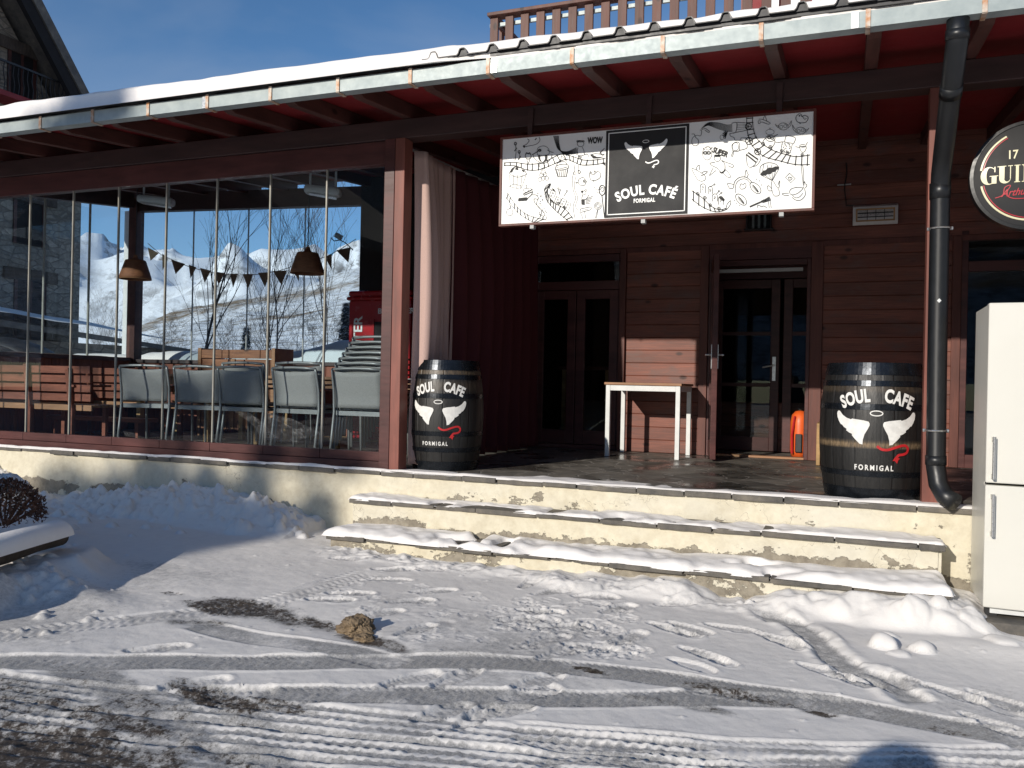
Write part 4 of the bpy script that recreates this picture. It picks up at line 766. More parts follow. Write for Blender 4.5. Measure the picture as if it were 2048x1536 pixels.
# ================================================================ SIGN BOARD
SY_ = 6.09
sign = thing('hanging_sign', 'long white SOUL CAFE sign with black doodles and black centre panel', 'sign', (-1.36, SY_+.03, 2.96))
x0, x1, z0, z1 = -2.495, -.225, 2.635, 3.29
MB().box(x0, x1, SY_+.005, SY_+.05, z0, z1).build('sign_board', MT['board'], sign)
MB().box(x0-.018, x1+.018, SY_-.004, SY_+.055, z1, z1+.018).box(x0-.018, x1+.018, SY_-.004, SY_+.055, z0-.018, z0).box(x0-.018, x0, SY_-.004, SY_+.055, z0, z1).box(x1, x1+.018, SY_-.004, SY_+.055, z0, z1).build('frame', MT['trim'], sign, bevel=.002)
for x in (-2.24, -1.38, -.42): MB().box(x-.015, x+.015, SY_+.0, SY_+.05, z0-.045, z0-.018).build('fixing_lug', MT['grey'], sign)
for x in (-2.28, -1.36, -.45): MB().box(x-.018, x+.018, SY_+.02, SY_+.045, z1+.018, 3.40).build('hanger', MT['beam'], sign)
class Flat:
    """flat marks on a plane: 2D (a,b) -> 3D by fn"""
    def __init__(s): s.m = MB()
    def line(s, pts, w=.0045, close=False):
        P = [Vector(p) for p in pts]
        if close: P = P+[P[0]]
        out = []
        for i, p in enumerate(P):
            d = P[min(i+1, len(P)-1)]-P[max(i-1, 0)]
            if close and i in (0, len(P)-1): d = P[1]-P[-2]
            if d.length < 1e-9: d = Vector((1, 0))
            d.normalize(); n = Vector((-d.y, d.x))*w/2; out += [(p.x+n.x, p.y+n.y), (p.x-n.x, p.y-n.y)]
        s.m.add([(a, b, 0) for a, b in out], [(2*i, 2*i+1, 2*i+3, 2*i+2) for i in range(len(P)-1)]); return s
    def fill(s, pts): s.m.add([(a, b, 0) for a, b in pts], [tuple(range(len(pts)))]); return s
    def circ(s, c, r, w=.0045, ry=None, n=20): return s.line([(c[0]+r*math.cos(2*math.pi*k/n), c[1]+(ry or r)*math.sin(2*math.pi*k/n)) for k in range(n)], w, True)
    def disc(s, c, r, ry=None, n=16): return s.fill([(c[0]+r*math.cos(2*math.pi*k/n), c[1]+(ry or r)*math.sin(2*math.pi*k/n)) for k in range(n)])
def text2d(body, size=1.0, bold=0.0, shear=0.0, sx=1.0, space=1.0):
    cu = bpy.data.curves.new('t', 'FONT'); cu.body = body; cu.size = size; cu.offset = bold; cu.shear = shear; cu.space_character = space; cu.resolution_u = 4
    o = bpy.data.objects.new('t', cu); COL.objects.link(o); dgp = bpy.context.evaluated_depsgraph_get(); me = bpy.data.meshes.new_from_object(o.evaluated_get(dgp))
    vs = [(v.co.x*sx, v.co.y) for v in me.vertices]; fs = [tuple(p.vertices) for p in me.polygons]
    bpy.data.objects.remove(o); bpy.data.curves.remove(cu); bpy.data.meshes.remove(me)
    if vs:
        a = min(v[0] for v in vs); vs = [(v[0]-a, v[1]) for v in vs]
    return vs, fs, (max(v[0] for v in vs) if vs else 0)
def add_text(fl, body, cx, cy, size, bold=0, sx=1, rot=0, shear=0, warp=None, space=1.0, fit=None, noise_=0):
    vs, fs, wd = text2d(body, size, bold, shear, sx, space)
    k = fit/wd if fit else 1.0
    h = max(v[1] for v in vs); out = []
    for a, b in vs:
        a = (a-wd/2)*k; b = b-h/2
        if warp: a, b = warp(a, b)
        out.append((cx+a*math.cos(rot)-b*math.sin(rot), cy+a*math.sin(rot)+b*math.cos(rot), 0))
    fl.m.add(out, fs); return fl
def arch(rad):
    def f(a, b):
        t = a/rad; return ((rad+b)*math.sin(t), (rad+b)*math.cos(t)-rad)
    return f
def wings(fl, cx, cy, s, halo=True, gapx=.085):
    base = [(.155, .03), (.155, .08), (.18, .125), (.30, .155), (.58, .19), (.60, .168), (.72, .205), (.83, .275), (.92, .375), (.955, .385), (.99, .36), (1.0, .31), (.98, .21), (.93, .11), (.87, .03), (.845, .03), (.79, -.03), (.71, -.08), (.72, -.115), (.64, -.17), (.565, -.20), (.57, -.235), (.50, -.32), (.42, -.40), (.385, -.44), (.31, -.455), (.305, -.34), (.27, -.20), (.205, -.08)]
    for sg in (1, -1): fl.fill([(cx+sg*a*s, cy+b*s) for a, b in base])
    if halo: fl.circ((cx, cy+.34*s), .145*s, .026*s, .062*s, 24)
def tail(fl, cx, cy, s, w=.05):
    P = [(-.15, .03), (-.02, -.06), (.15, -.07), (.35, 0), (.55, .06), (.68, .05), (.74, -.04), (.70, -.15), (.58, -.20), (.46, -.22), (.40, -.30)]
    Q = []
    for i in range(len(P)-1):
        p0, p1, p2, p3 = P[max(i-1, 0)], P[i], P[i+1], P[min(i+2, len(P)-1)]
        for t in (0, .25, .5, .75):
            Q.append(tuple(.5*(2*p1[j]+(p2[j]-p0[j])*t+(2*p0[j]-5*p1[j]+4*p2[j]-p3[j])*t*t+(3*p1[j]-p0[j]-3*p2[j]+p3[j])*t**3) for j in (0, 1)))
    Q.append(P[-1]); fl.line([(cx+a*s, cy+b*s) for a, b in Q], w*s)
    fl.fill([(cx+(.40+a)*s, cy+(-.30+b)*s) for a, b in ((-.03, .04), (.11, -.02), (.06, -.06), (.03, -.17), (-.04, -.09), (-.11, -.09))])
def placeXZ(fl, y): return fl.m.xf(lambda p: (p.x, y, p.y))
# centre panel
pc = (-1.365, 2.963); pw = .305; ph = .322
f = Flat().fill([(pc[0]-pw, pc[1]-ph), (pc[0]+pw, pc[1]-ph), (pc[0]+pw, pc[1]+ph), (pc[0]-pw, pc[1]+ph)]); pan = placeXZ(f, SY_+.002).build('black_panel', MT['ink'], sign, fix=False)
f = Flat()
for k, (iw, ih, t) in enumerate(((.283, .30, .007),)): f.line([(pc[0]-iw, pc[1]-ih), (pc[0]+iw, pc[1]-ih)], t); f.line([(pc[0]-iw, pc[1]+ih), (pc[0]+iw, pc[1]+ih)], t); f.line([(pc[0]-iw, pc[1]-ih-.003), (pc[0]-iw, pc[1]+ih+.003)], t); f.line([(pc[0]+iw, pc[1]-ih-.003), (pc[0]+iw, pc[1]+ih+.003)], t)
wings(f, pc[0]-.006, pc[1]+.165, .158); tail(f, pc[0]+.010, pc[1]+.068, .108, .075)
add_text(f, 'SOUL CAFÉ', pc[0], pc[1]-.120, .098, .0036, .8, warp=arch(.55), fit=.465, space=1.12)
add_text(f, 'FORMIGAL', pc[0]-.008, pc[1]-.208, .040, .0016, 1, fit=.158, space=1.15)
placeXZ(f, SY_-.0015).build('panel_lettering', MT['board'], sign, fix=False)
# doodles, drawn on the board (crop coordinates of the two side fields)
def La(zx, zy): return onY(980+zx*340/2048, 230+zy*230/1385, SY_)
def Ra(zx, zy): return onY(1310+zx*340/2048, 210+zy*230/1385, SY_)
D = Flat(); DL = D; DR = Flat(); LW = .0030
def sm(P, n=5, close=False):
    if close: P = [P[-1]]+list(P)+[P[0], P[1]]
    Q = []
    rng_ = range(1, len(P)-2) if close else range(len(P)-1)
    for i in rng_:
        p0, p1, p2, p3 = P[max(i-1, 0)], P[i], P[i+1], P[min(i+2, len(P)-1)]
        for k in range(n):
            t = k/n; Q.append(tuple(.5*(2*p1[j]+(p2[j]-p0[j])*t+(2*p0[j]-5*p1[j]+4*p2[j]-p3[j])*t*t+(3*p1[j]-p0[j]-3*p2[j]+p3[j])*t**3) for j in (0, 1)))
    if not close: Q.append(P[-1])
    return Q
def dl(M, P, w=1.0, close=False, smooth=True): (DL if M is La else DR).line([M(*p) for p in (sm(P, 5, close) if smooth and len(P) > 2 else P)], LW*w, close)
def df(M, P): (DL if M is La else DR).fill([M(*p) for p in P])
def dc(M, c, r, ry=None, w=.8): dl(M, [(c[0]+r*math.cos(2*math.pi*k/14), c[1]+(ry or r)*math.sin(2*math.pi*k/14)) for k in range(14)], w, True)
def track(M, A, B, n, w=1.6, slw=2.2, ext=.12):
    A2, B2 = sm(A, 8), sm(B, 8); dl(M, A, w); dl(M, B, w)
    for k in range(n):
        t = (k+.5)/n; a = A2[int(t*(len(A2)-1))]; b = B2[int(t*(len(B2)-1))]; e = (b[0]-a[0], b[1]-a[1])
        dl(M, [(a[0]-e[0]*ext, a[1]-e[1]*ext), (b[0]+e[0]*ext, b[1]+e[1]*ext)], slw, smooth=False)
track(La, [(165, 575), (300, 570), (450, 590), (600, 580), (720, 530), (860, 470), (1000, 500), (1120, 540), (1260, 540), (1385, 520)], [(165, 610), (300, 610), (450, 660), (600, 655), (740, 600), (900, 535), (1000, 560), (1100, 600), (1260, 595), (1385, 575)], 20)
track(La, [(205, 935), (330, 1110), (470, 1210), (680, 1265)], [(190, 990), (330, 1170), (480, 1270), (560, 1295)], 10, 1.0, 1.6)
track(La, [(725, 825), (690, 930), (760, 1050), (900, 1130), (1000, 1250)], [(655, 890), (680, 1020), (760, 1120), (850, 1200), (935, 1270)], 11)
track(Ra, [(1105, 150), (1110, 300), (1160, 470), (1300, 610), (1500, 670), (1690, 715), (1865, 715)], [(1175, 145), (1185, 290), (1240, 420), (1400, 535), (1560, 590), (1700, 620), (1870, 600)], 15)
track(Ra, [(440, 1030), (560, 1110), (680, 1220), (780, 1260), (860, 1240)], [(440, 1130), (560, 1220), (700, 1280), (800, 1278), (870, 1250)], 8)
for c, r in (((1125, 258), 36), ((1133, 432), 42), ((1235, 560), 38)):
    dc(Ra, c, r, w=1.8)
    for k in range(5): a = k*1.257; dl(Ra, [c, (c[0]+r*math.cos(a), c[1]+r*math.sin(a))], 1.3, smooth=False)
for M, c, r in ((Ra, (1300, 465), 20), (Ra, (1390, 505), 20), (Ra, (1525, 550), 16), (Ra, (1600, 575), 16), (Ra, (1775, 600), 18), (La, (1080, 505), 18), (Ra, (512, 1068), 18), (Ra, (600, 1115), 18), (Ra, (665, 1205), 18), (Ra, (770, 1245), 18), (La, (740, 1035), 14), (La, (825, 1060), 14), (La, (890, 1110), 14)): dc(M, c, r, w=1.2); dc(M, c, r*.35)
# hair streaming over the left rails
for k in range(6): dl(La, [(765+k*12, 250), (790+k*8, 340), (830+k*6, 420+k*5), (930, 440+k*6), (1040+k*4, 395+k*12)], 1.4)
for k in range(7): dl(Ra, [(560, 285), (640, 215+k*5), (760, 215+k*12), (860, 240+k*12), (930, 235+k*14)], 1.2)
dl(Ra, [(985, 210), (1090, 212)], 1.2, smooth=False); dl(Ra, [(900, 345), (1100, 305)], 1.4, smooth=False); dl(Ra, [(920, 220), (985, 215), (975, 320), (940, 340)], 1.4)
for k in range(4): dl(Ra, [(985, 230+k*22), (1095, 232+k*18)], .7, smooth=False)
for k in range(7): a = k*.5+2.0; dl(Ra, [(860, 355), (860+48*math.cos(a), 360+52*math.sin(a))], 2.2, smooth=False)
dc(Ra, (805, 390), 22, 30)
# seated child, carts, roses, egg cup, stove man
dc(La, (1090, 345), 40, 36, 1.2)
for k in range(7): dl(La, [(1050+k*12, 330), (1045+k*13, 308), (1062+k*13, 318)], 1.4)
dl(La, [(1060, 390), (1050, 450), (1075, 490), (1130, 480), (1170, 470), (1185, 500)], 1.1); dl(La, [(1110, 385), (1130, 430), (1135, 480)], 1.1); dl(La, [(975, 470), (1010, 455), (1050, 480), (1070, 500)])
for x, y0, y1 in ((305, 345, 550), (350, 445, 545)):
    dl(La, [(x, y0), (x+8, (y0+y1)/2), (x-8, y1)], 1.3); dc(La, (x, y0), 13, 16, 2.0); dl(La, [(x-12, y0+90), (x+4, y0+70), (x+16, y0+50)], 2.4)
dc(La, (458, 495), 36, 34, 1.6); dl(La, [(425, 480), (440, 450), (460, 470), (475, 450), (492, 480)], 1.4); dl(La, [(440, 530), (458, 580), (480, 530)])
dl(La, [(570, 480), (575, 400), (640, 372), (700, 400), (710, 470), (640, 485), (570, 480)], 1.2); dl(La, [(520, 480), (530, 520), (600, 570), (650, 580), (720, 540), (750, 470)], 1.2)
df(La, [(578, 488), (600, 486), (605, 530), (625, 565), (600, 555), (580, 520)]); df(La, [(660, 480), (690, 478), (690, 520), (668, 555), (640, 566), (660, 530)])
dl(La, [(505, 480), (590, 430)], 2.0, smooth=False); dc(La, (598, 425), 14, 10, 3); dl(La, [(690, 420), (720, 440), (765, 452)], 1.4); dl(La, [(450, 285), (470, 310), (440, 350), (400, 370)], 1.4); dl(La, [(400, 385), (470, 372), (560, 350), (600, 305), (590, 265)], 1.3); dl(La, [(540, 300), (560, 280)], 2.5, smooth=False); dl(La, [(400, 370), (418, 390)], 4, smooth=False)
dc(La, (625, 610), 34, 28); dc(La, (640, 690), 30); 
for x, y in ((620, 720), (660, 715), (640, 760), (680, 760), (600, 775)): dc(La, (x, y), 24)
# popcorn box, balloon basket, cupcake
dl(La, [(230, 700), (290, 625), (340, 630), (400, 650), (440, 710)], 1.3); df(La, [(235, 690), (262, 640), (300, 626), (280, 655), (262, 690)]); df(La, [(300, 655), (310, 628), (335, 632), (340, 665)]); df(La, [(378, 650), (410, 665), (410, 690), (385, 675)])
dl(La, [(230, 700), (260, 725), (300, 742), (350, 745), (400, 730), (440, 710)]); 
for a, b in ((235, 240), (285, 275), (330, 320), (385, 365), (435, 375)): dl(La, [(a, 715), (b, 885 if b > 300 else 860)], .7, smooth=False)
dl(La, [(232, 862), (275, 830), (375, 850), (365, 892), (232, 862)], .7, smooth=False)
dl(La, [(785, 650), (815, 745), (920, 740), (938, 640)], 1.2, smooth=False)
for k in range(6): dl(La, [(800+k*26, 662), (822+k*19, 742)], 1.3, smooth=False)
dl(La, [(785, 650), (800, 610), (880, 590), (935, 600), (938, 640), (860, 660), (785, 650)], 1.3); dl(La, [(800, 612), (815, 575), (890, 560), (918, 580), (920, 598)], 1.2); dl(La, [(815, 575), (850, 540), (860, 490), (900, 530), (920, 560)], 1.2); dl(La, [(800, 630), (860, 640), (930, 622)])
# cake slice with fork, flower twig, apple
dl(La, [(400, 950), (510, 895), (515, 920), (410, 965), (400, 950)], 2.0, smooth=False); dc(La, (430, 905), 28, 24); dl(La, [(440, 880), (430, 840), (445, 850)]); dl(La, [(500, 905), (490, 880), (450, 880)])
dl(La, [(510, 920), (500, 955), (455, 1000)], 1.5); df(La, [(338, 1020), (345, 1000), (440, 990), (458, 1002), (440, 1030), (338, 1038)])
dl(La, [(500, 960), (560, 965), (580, 1010), (530, 1010), (540, 1060), (590, 1110), (620, 1160), (600, 1230)], 1.2); dl(La, [(575, 1010), (560, 1070), (590, 1120), (640, 1160), (660, 1210)], 1.0)
for x, y in ((580, 960), (610, 990), (620, 1030), (600, 1080), (640, 1140), (660, 1170), (585, 1190)):
    for k in range(3): a = random.uniform(0, 6.3); dl(La, [(x+8*math.cos(a), y+8*math.sin(a)), (x+24*math.cos(a), y+24*math.sin(a))], 1.2, smooth=False)
dc(La, (235, 1170), 38, 42); dl(La, [(235, 1128), (245, 1100), (230, 1075)], 1.3); dc(La, (620, 1230), 22); dc(La, (655, 1235), 24)
# little castle train
for ox, oy in ((740, 900), (800, 980), (870, 1000), (920, 1040)): dl(La, [(ox, oy), (ox-30, oy+70), (ox+25, oy+100), (ox+55, oy+30), (ox, oy)], 1, smooth=False); dc(La, (ox+15, oy+40), 8); dc(La, (ox-2, oy+68), 7)
df(La, [(742, 880), (770, 890), (790, 925), (760, 912)]); 
for x, y, x2, y2 in ((830, 960, 845, 905), (835, 950, 820, 890), (885, 980, 925, 920)): dl(La, [(x, y), (x2, y2)], 1, smooth=False); dc(La, (x2, y2-8), 9)
dl(La, [(655, 890), (680, 850), (728, 825), (715, 880), (735, 900)], 1.1)
# slide, teapot, chick, musician, lollies, signpost, banjo
dl(La, [(1020, 600), (1010, 690), (990, 760), (1000, 900), (1030, 1000), (1000, 1100), (1020, 1240)], .8); dl(La, [(1062, 600), (1060, 670)], .8, smooth=False); dl(La, [(1035, 740), (1015, 820), (1020, 900), (1055, 1000), (1030, 1100), (1100, 1200), (1110, 1250)], .8); dc(La, (1072, 685), 14, 18, 1.6); dc(La, (1018, 698), 16)
dl(La, [(1070, 770), (1120, 750), (1150, 790), (1140, 840), (1090, 845), (1060, 810), (1070, 770)]); dl(La, [(1060, 810), (1030, 812), (1060, 835)], 1.2); df(La, [(1120, 790), (1135, 770), (1140, 810), (1125, 815)]); dl(La, [(1150, 780), (1160, 800), (1145, 825)])
dl(La, [(1200, 750), (1215, 780), (1270, 785), (1325, 750), (1330, 700), (1295, 680), (1265, 700), (1240, 720), (1200, 700), (1200, 750)], 1.1); dl(La, [(1200, 700), (1210, 680), (1225, 700)], 1.4); dl(La, [(1255, 690), (1260, 670), (1275, 688)], 1.2); dl(La, [(1250, 785), (1235, 790), (1255, 800)])
dc(La, (1130, 935), 24); dc(La, (1108, 922), 8, w=2.4); dc(La, (1152, 905), 12); dl(La, [(1115, 960), (1105, 1010), (1150, 1015), (1190, 960)], 1); df(La, [(1098, 1018), (1138, 1012), (1140, 1082), (1100, 1078)])
for k in range(5): dl(La, [(1150, 1010+k*14), (1240-k*10, 975+k*22)], .9, smooth=False)
dl(La, [(1085, 1130), (1205, 1105), (1228, 1120), (1210, 1140), (1090, 1172), (1085, 1130)], 1, smooth=False); dl(La, [(1138, 1160), (1150, 1245)], .8, smooth=False); dl(La, [(1100, 1150), (1190, 1128)], .6, smooth=False)
for r in (44, 30, 16): dc(La, (1298, 1095), r)
dl(La, [(1292, 1140), (1265, 1245)], .8, smooth=False); dl(La, [(1300, 1140), (1280, 1245)], .8, smooth=False)
dc(La, (1350, 905), 36, 60, 2.2); dc(La, (1352, 895), 18, 26, 1.2); dl(La, [(1345, 960), (1378, 1238)], 1.8, smooth=False); dl(La, [(1250, 860), (1280, 900), (1330, 890)], .8); dl(La, [(1255, 900), (1290, 930), (1320, 940)], .8)
df(La, [(1205, 480), (1235, 478), (1290, 505), (1375, 500), (1300, 520), (1240, 522)]); dl(La, [(1205, 480), (1260, 465), (1330, 470), (1375, 480)], 1.3); dl(La, [(1320, 460), (1378, 400)], 1.6, smooth=False); dl(La, [(1330, 440), (1345, 480), (1375, 470)], 2.0)
df(La, [(1340, 575), (1385, 570), (1385, 612)])
add_text(D, 'WOW', *La(1265, 300), .062, .003, .9, fit=.118, rot=-.03)
# right field
dl(Ra, [(440, 350), (470, 350), (490, 390), (520, 420), (520, 470), (480, 490), (445, 465), (450, 400), (500, 365), (550, 370), (560, 310), (540, 300)], 1.1); dl(Ra, [(560, 295), (610, 285), (655, 320), (640, 330), (600, 300)], 1.2)
dl(Ra, [(1250, 170), (1300, 175), (1385, 215), (1360, 230), (1290, 205), (1250, 225), (1245, 190), (1275, 195)], 1.2); dl(Ra, [(1300, 175), (1325, 130), (1345, 190)])
for cx, cy, s in ((1545, 258, 1), (1755, 308, -1)):
    dc(Ra, (cx, cy), 58, 42, 1.1); dc(Ra, (cx-24, cy+4), 18); dc(Ra, (cx+24, cy-4), 18)
    for sg in (1, -1): dl(Ra, [(cx+sg*52, cy-10), (cx+sg*80, cy-35 if sg*s > 0 else cy-10), (cx+sg*98, cy-70 if sg*s > 0 else cy-30), (cx+sg*92, cy-20), (cx+sg*60, cy+20)], .9)
dl(Ra, [(1735, 105), (1700, 140), (1705, 190), (1750, 215), (1820, 205), (1845, 150), (1800, 125), (1770, 140), (1760, 112), (1735, 105)], 1.3); dc(Ra, (1740, 130), 5, w=1.6); dl(Ra, [(1780, 140), (1800, 170), (1825, 160)], 1.2); dl(Ra, [(1735, 215), (1755, 225)], 1.2, smooth=False)
dc(Ra, (1385, 325), 50, 32); dc(Ra, (1385, 285), 8); dc(Ra, (1390, 400), 55, 36, 1.3); dc(Ra, (1375, 392), 20, 12, 2.2); dc(Ra, (1410, 398), 16, 12, 2.2); dl(Ra, [(1330, 400), (1300, 440), (1340, 500), (1400, 510), (1440, 460), (1440, 410)], 1.1); dl(Ra, [(1435, 375), (1480, 355)], 1.6, smooth=False); dl(Ra, [(1440, 440), (1480, 450), (1530, 440)], 1)
dl(Ra, [(1560, 440), (1575, 380), (1600, 368), (1690, 395), (1665, 470)], 1.1); dl(Ra, [(1535, 440), (1655, 460), (1630, 575), (1510, 560), (1535, 440)], 1.1, smooth=False)
for k in range(26): x = random.uniform(1530, 1635); y = random.uniform(455, 560); DR.disc(Ra(x, y), .0028)
dl(Ra, [(1740, 500), (1760, 560), (1800, 560), (1820, 500), (1740, 500)], .9); dc(Ra, (1780, 490), 38, 16); dl(Ra, [(1690, 500), (1740, 510)], .9, smooth=False); dl(Ra, [(1820, 480), (1835, 445)], .9, smooth=False)
dl(Ra, [(925, 480), (930, 540), (960, 555), (1010, 550), (1020, 500), (1010, 450), (960, 450), (925, 480)], 1.1); dc(Ra, (968, 500), 38, 48); dl(Ra, [(960, 425), (1010, 425), (1090, 440), (1110, 500), (1090, 525), (1015, 545)], 1.1); dl(Ra, [(1020, 425), (1050, 390), (1110, 400)], 1); dl(Ra, [(900, 345), (910, 375), (950, 390), (960, 420)], 1.2); dl(Ra, [(940, 550), (920, 610), (935, 612), (948, 556)], .9)
dc(Ra, (628, 580), 56, 80); 
for k in range(2): dc(Ra, (605+k*40, 575), 22, 14, 2.6)
dl(Ra, [(600, 540), (575, 515)], 1.4, smooth=False); dl(Ra, [(665, 535), (690, 505)], 1.4, smooth=False); dc(Ra, (640, 520), 28, 20)
add_text(DR, 'SUPER', *Ra(790, 565), .052, .0022, .9, fit=.115, rot=-.42)
dc(Ra, (750, 640), 38, 38); 
for k in range(6): dl(Ra, [(715+k*12, 625), (720+k*13, 600), (735+k*11, 612)], 1.6)
dl(Ra, [(720, 690), (660, 700), (690, 730), (750, 760), (800, 810), (840, 770), (835, 700), (800, 670)], 1.0); df(Ra, [(770, 800), (800, 808), (830, 790), (848, 765), (846, 790), (815, 822), (790, 822)]); dl(Ra, [(815, 815), (880, 870), (910, 860), (880, 810), (850, 780)], .9); dl(Ra, [(800, 665), (860, 690), (940, 720), (930, 750), (880, 730)], .9); dl(Ra, [(700, 755), (655, 845), (680, 830), (735, 785)], .8)
dl(Ra, [(440, 760), (495, 780), (600, 850), (600, 900), (550, 915), (500, 880), (440, 770)], 1); dl(Ra, [(497, 780), (505, 740), (535, 725), (530, 785)], 1.1); dl(Ra, [(545, 855), (600, 830), (630, 800), (590, 800), (560, 820)], 1.1)
dl(Ra, [(1095, 600), (1120, 570), (1240, 660), (1200, 720), (1140, 760), (1110, 720), (1095, 600)], 1.1, smooth=False); dl(Ra, [(1122, 572), (1240, 655)], 3.2, smooth=False); dl(Ra, [(1100, 595), (1218, 690)], 3.2, smooth=False); dl(Ra, [(1240, 590), (1275, 640), (1230, 720), (1180, 740)], .9)
# headphones of bread
dl(Ra, [(945, 1000), (960, 920), (1020, 870), (1100, 870), (1170, 930)], 1.3); dl(Ra, [(965, 1060), (975, 950), (1030, 895), (1100, 893), (1150, 945)], 1.0)
for cx, cy in ((1208, 1000), (1035, 1140)):
    P = [(cx-60, cy-60), (cx-20, cy-68), (cx+40, cy-30), (cx+66, cy+20), (cx+55, cy+60), (cx+10, cy+60), (cx-40, cy+20), (cx-62, cy-20)]; dl(Ra, P, 1.2, True); dl(Ra, [(cx-35, cy-40), (cx+5, cy-5), (cx+38, cy+45), (cx+12, cy+20), (cx-35, cy-40)], 1.5); dl(Ra, [(cx-40, cy-20), (cx, cy+20), (cx+30, cy+50)])
for px_, py_, sg in ((1100, 780, 1), (870, 960, -1)): dl(Ra, [(px_-20, py_+90), (px_-10, py_+20), (px_, py_), (px_+12, py_+40), (px_+22, py_+55), (px_+8, py_+88)] if sg > 0 else [(px_+75, py_-5), (px_+30, py_-15), (px_, py_-12), (px_+15, py_+20), (px_+30, py_+45), (px_+70, py_+42)], 1.1)
dl(Ra, [(1020, 985), (1035, 945), (1055, 960), (1085, 940), (1095, 975), (1075, 1005), (1030, 1010), (1020, 985)], .9)
for x, y in ((1215, 900), (1250, 920), (1275, 968), (950, 1155), (975, 1190), (1010, 1215)): dl(Ra, [(x, y), (x+12, y-14)], .8, smooth=False)
# parachute bottle
dl(Ra, [(1262, 820), (1270, 740), (1330, 700), (1400, 695), (1460, 715), (1495, 755)], 1.1); P = [(1265, 835), (1300, 790), (1330, 785), (1370, 752), (1410, 755), (1450, 738), (1492, 740), (1492, 770), (1462, 778), (1450, 800), (1410, 808), (1390, 830), (1350, 832), (1330, 848), (1295, 848)]
df(Ra, P)
for k, (x, y) in enumerate(((1270, 840), (1330, 848), (1370, 835), (1410, 815), (1450, 800), (1490, 770))): dl(Ra, [(x, y), (1412, 910)], .8, smooth=False)
for x in (1310, 1360, 1410): dl(Ra, [(x, 712), (x-15, 790 if x < 1400 else 760)], .7, smooth=False)
dl(Ra, [(1408, 915), (1400, 980), (1425, 1080), (1460, 1095), (1495, 1080), (1490, 1020), (1450, 960), (1425, 915)], 1); dl(Ra, [(1405, 1010), (1370, 970), (1350, 990), (1370, 1030), (1410, 1030)], 1); dl(Ra, [(1480, 965), (1500, 910), (1500, 960), (1488, 1000)], 1)
dl(Ra, [(1620, 820), (1688, 885), (1632, 935), (1570, 870), (1620, 820)], 1, smooth=False); dl(Ra, [(1605, 870), (1620, 865), (1628, 878), (1640, 866), (1650, 885), (1620, 905), (1605, 870)], 1)
dl(Ra, [(1760, 720), (1770, 830), (1785, 960)], .9); dl(Ra, [(1778, 720), (1790, 830), (1790, 940)], .9)
dl(Ra, [(1700, 990), (1640, 1010), (1620, 1050), (1650, 1080), (1720, 1060), (1780, 1000), (1700, 990)], 1, True); dl(Ra, [(1650, 1110), (1700, 1145), (1760, 1140), (1810, 1080), (1800, 1010), (1780, 985)], 1.1); dl(Ra, [(1650, 1080), (1690, 1115), (1740, 1105), (1780, 1060)], .9); dl(Ra, [(1790, 980), (1800, 920), (1812, 950), (1830, 960), (1810, 1000)], 1); dl(Ra, [(1612, 1085), (1570, 1090), (1530, 1070), (1560, 1062), (1610, 1060)], 1)
dl(Ra, [(1140, 1225), (1290, 1160)], 3.6, smooth=False); df(Ra, [(1280, 1150), (1310, 1135), (1330, 1140), (1335, 1160), (1310, 1178), (1285, 1172)])
for k in range(4): dl(Ra, [(1318+k*3, 1140+k*9), (1380+k*6, 1102+k*13)], 1.6, smooth=False)
dl(Ra, [(1240, 1240), (1230, 1215), (1260, 1205), (1275, 1225), (1310, 1215), (1350, 1240)], 1.1); dl(Ra, [(1365, 1160), (1375, 1240)], .9, smooth=False); dl(Ra, [(1385, 1150), (1400, 1238)], .9, smooth=False)
for ox, oy, w_, h_ in ((545, 960, 60, 100), (640, 990, 50, 80), (690, 1080, 60, 80), (765, 1110, 55, 90)): dl(Ra, [(ox, oy+h_), (ox, oy+10), (ox+w_*.5, oy-12), (ox+w_, oy+10), (ox+w_, oy+h_)], 1.1); dc(Ra, (ox+w_*.5, oy+30), 10); dl(Ra, [(ox+14, oy+h_*.6), (ox+30, oy+h_*.6)], 1.2, smooth=False)
df(Ra, [(765, 1105), (800, 1105), (838, 1130), (832, 1158), (808, 1150), (775, 1122)]); dl(Ra, [(855, 1240), (870, 1190), (910, 1150), (905, 1200), (870, 1250)], 1)
for x, y, x2, y2 in ((660, 985, 715, 955), (740, 1070, 770, 1035), (770, 1080, 800, 1055)): dl(Ra, [(x, y), (x2, y2)], 1, smooth=False); dc(Ra, (x2, y2), 9)
placeXZ(DL, SY_+.001).build('doodle_print', MT['ink'], sign, fix=False); placeXZ(DR, SY_+.001).build('doodle_print', MT['ink'], sign, fix=False)
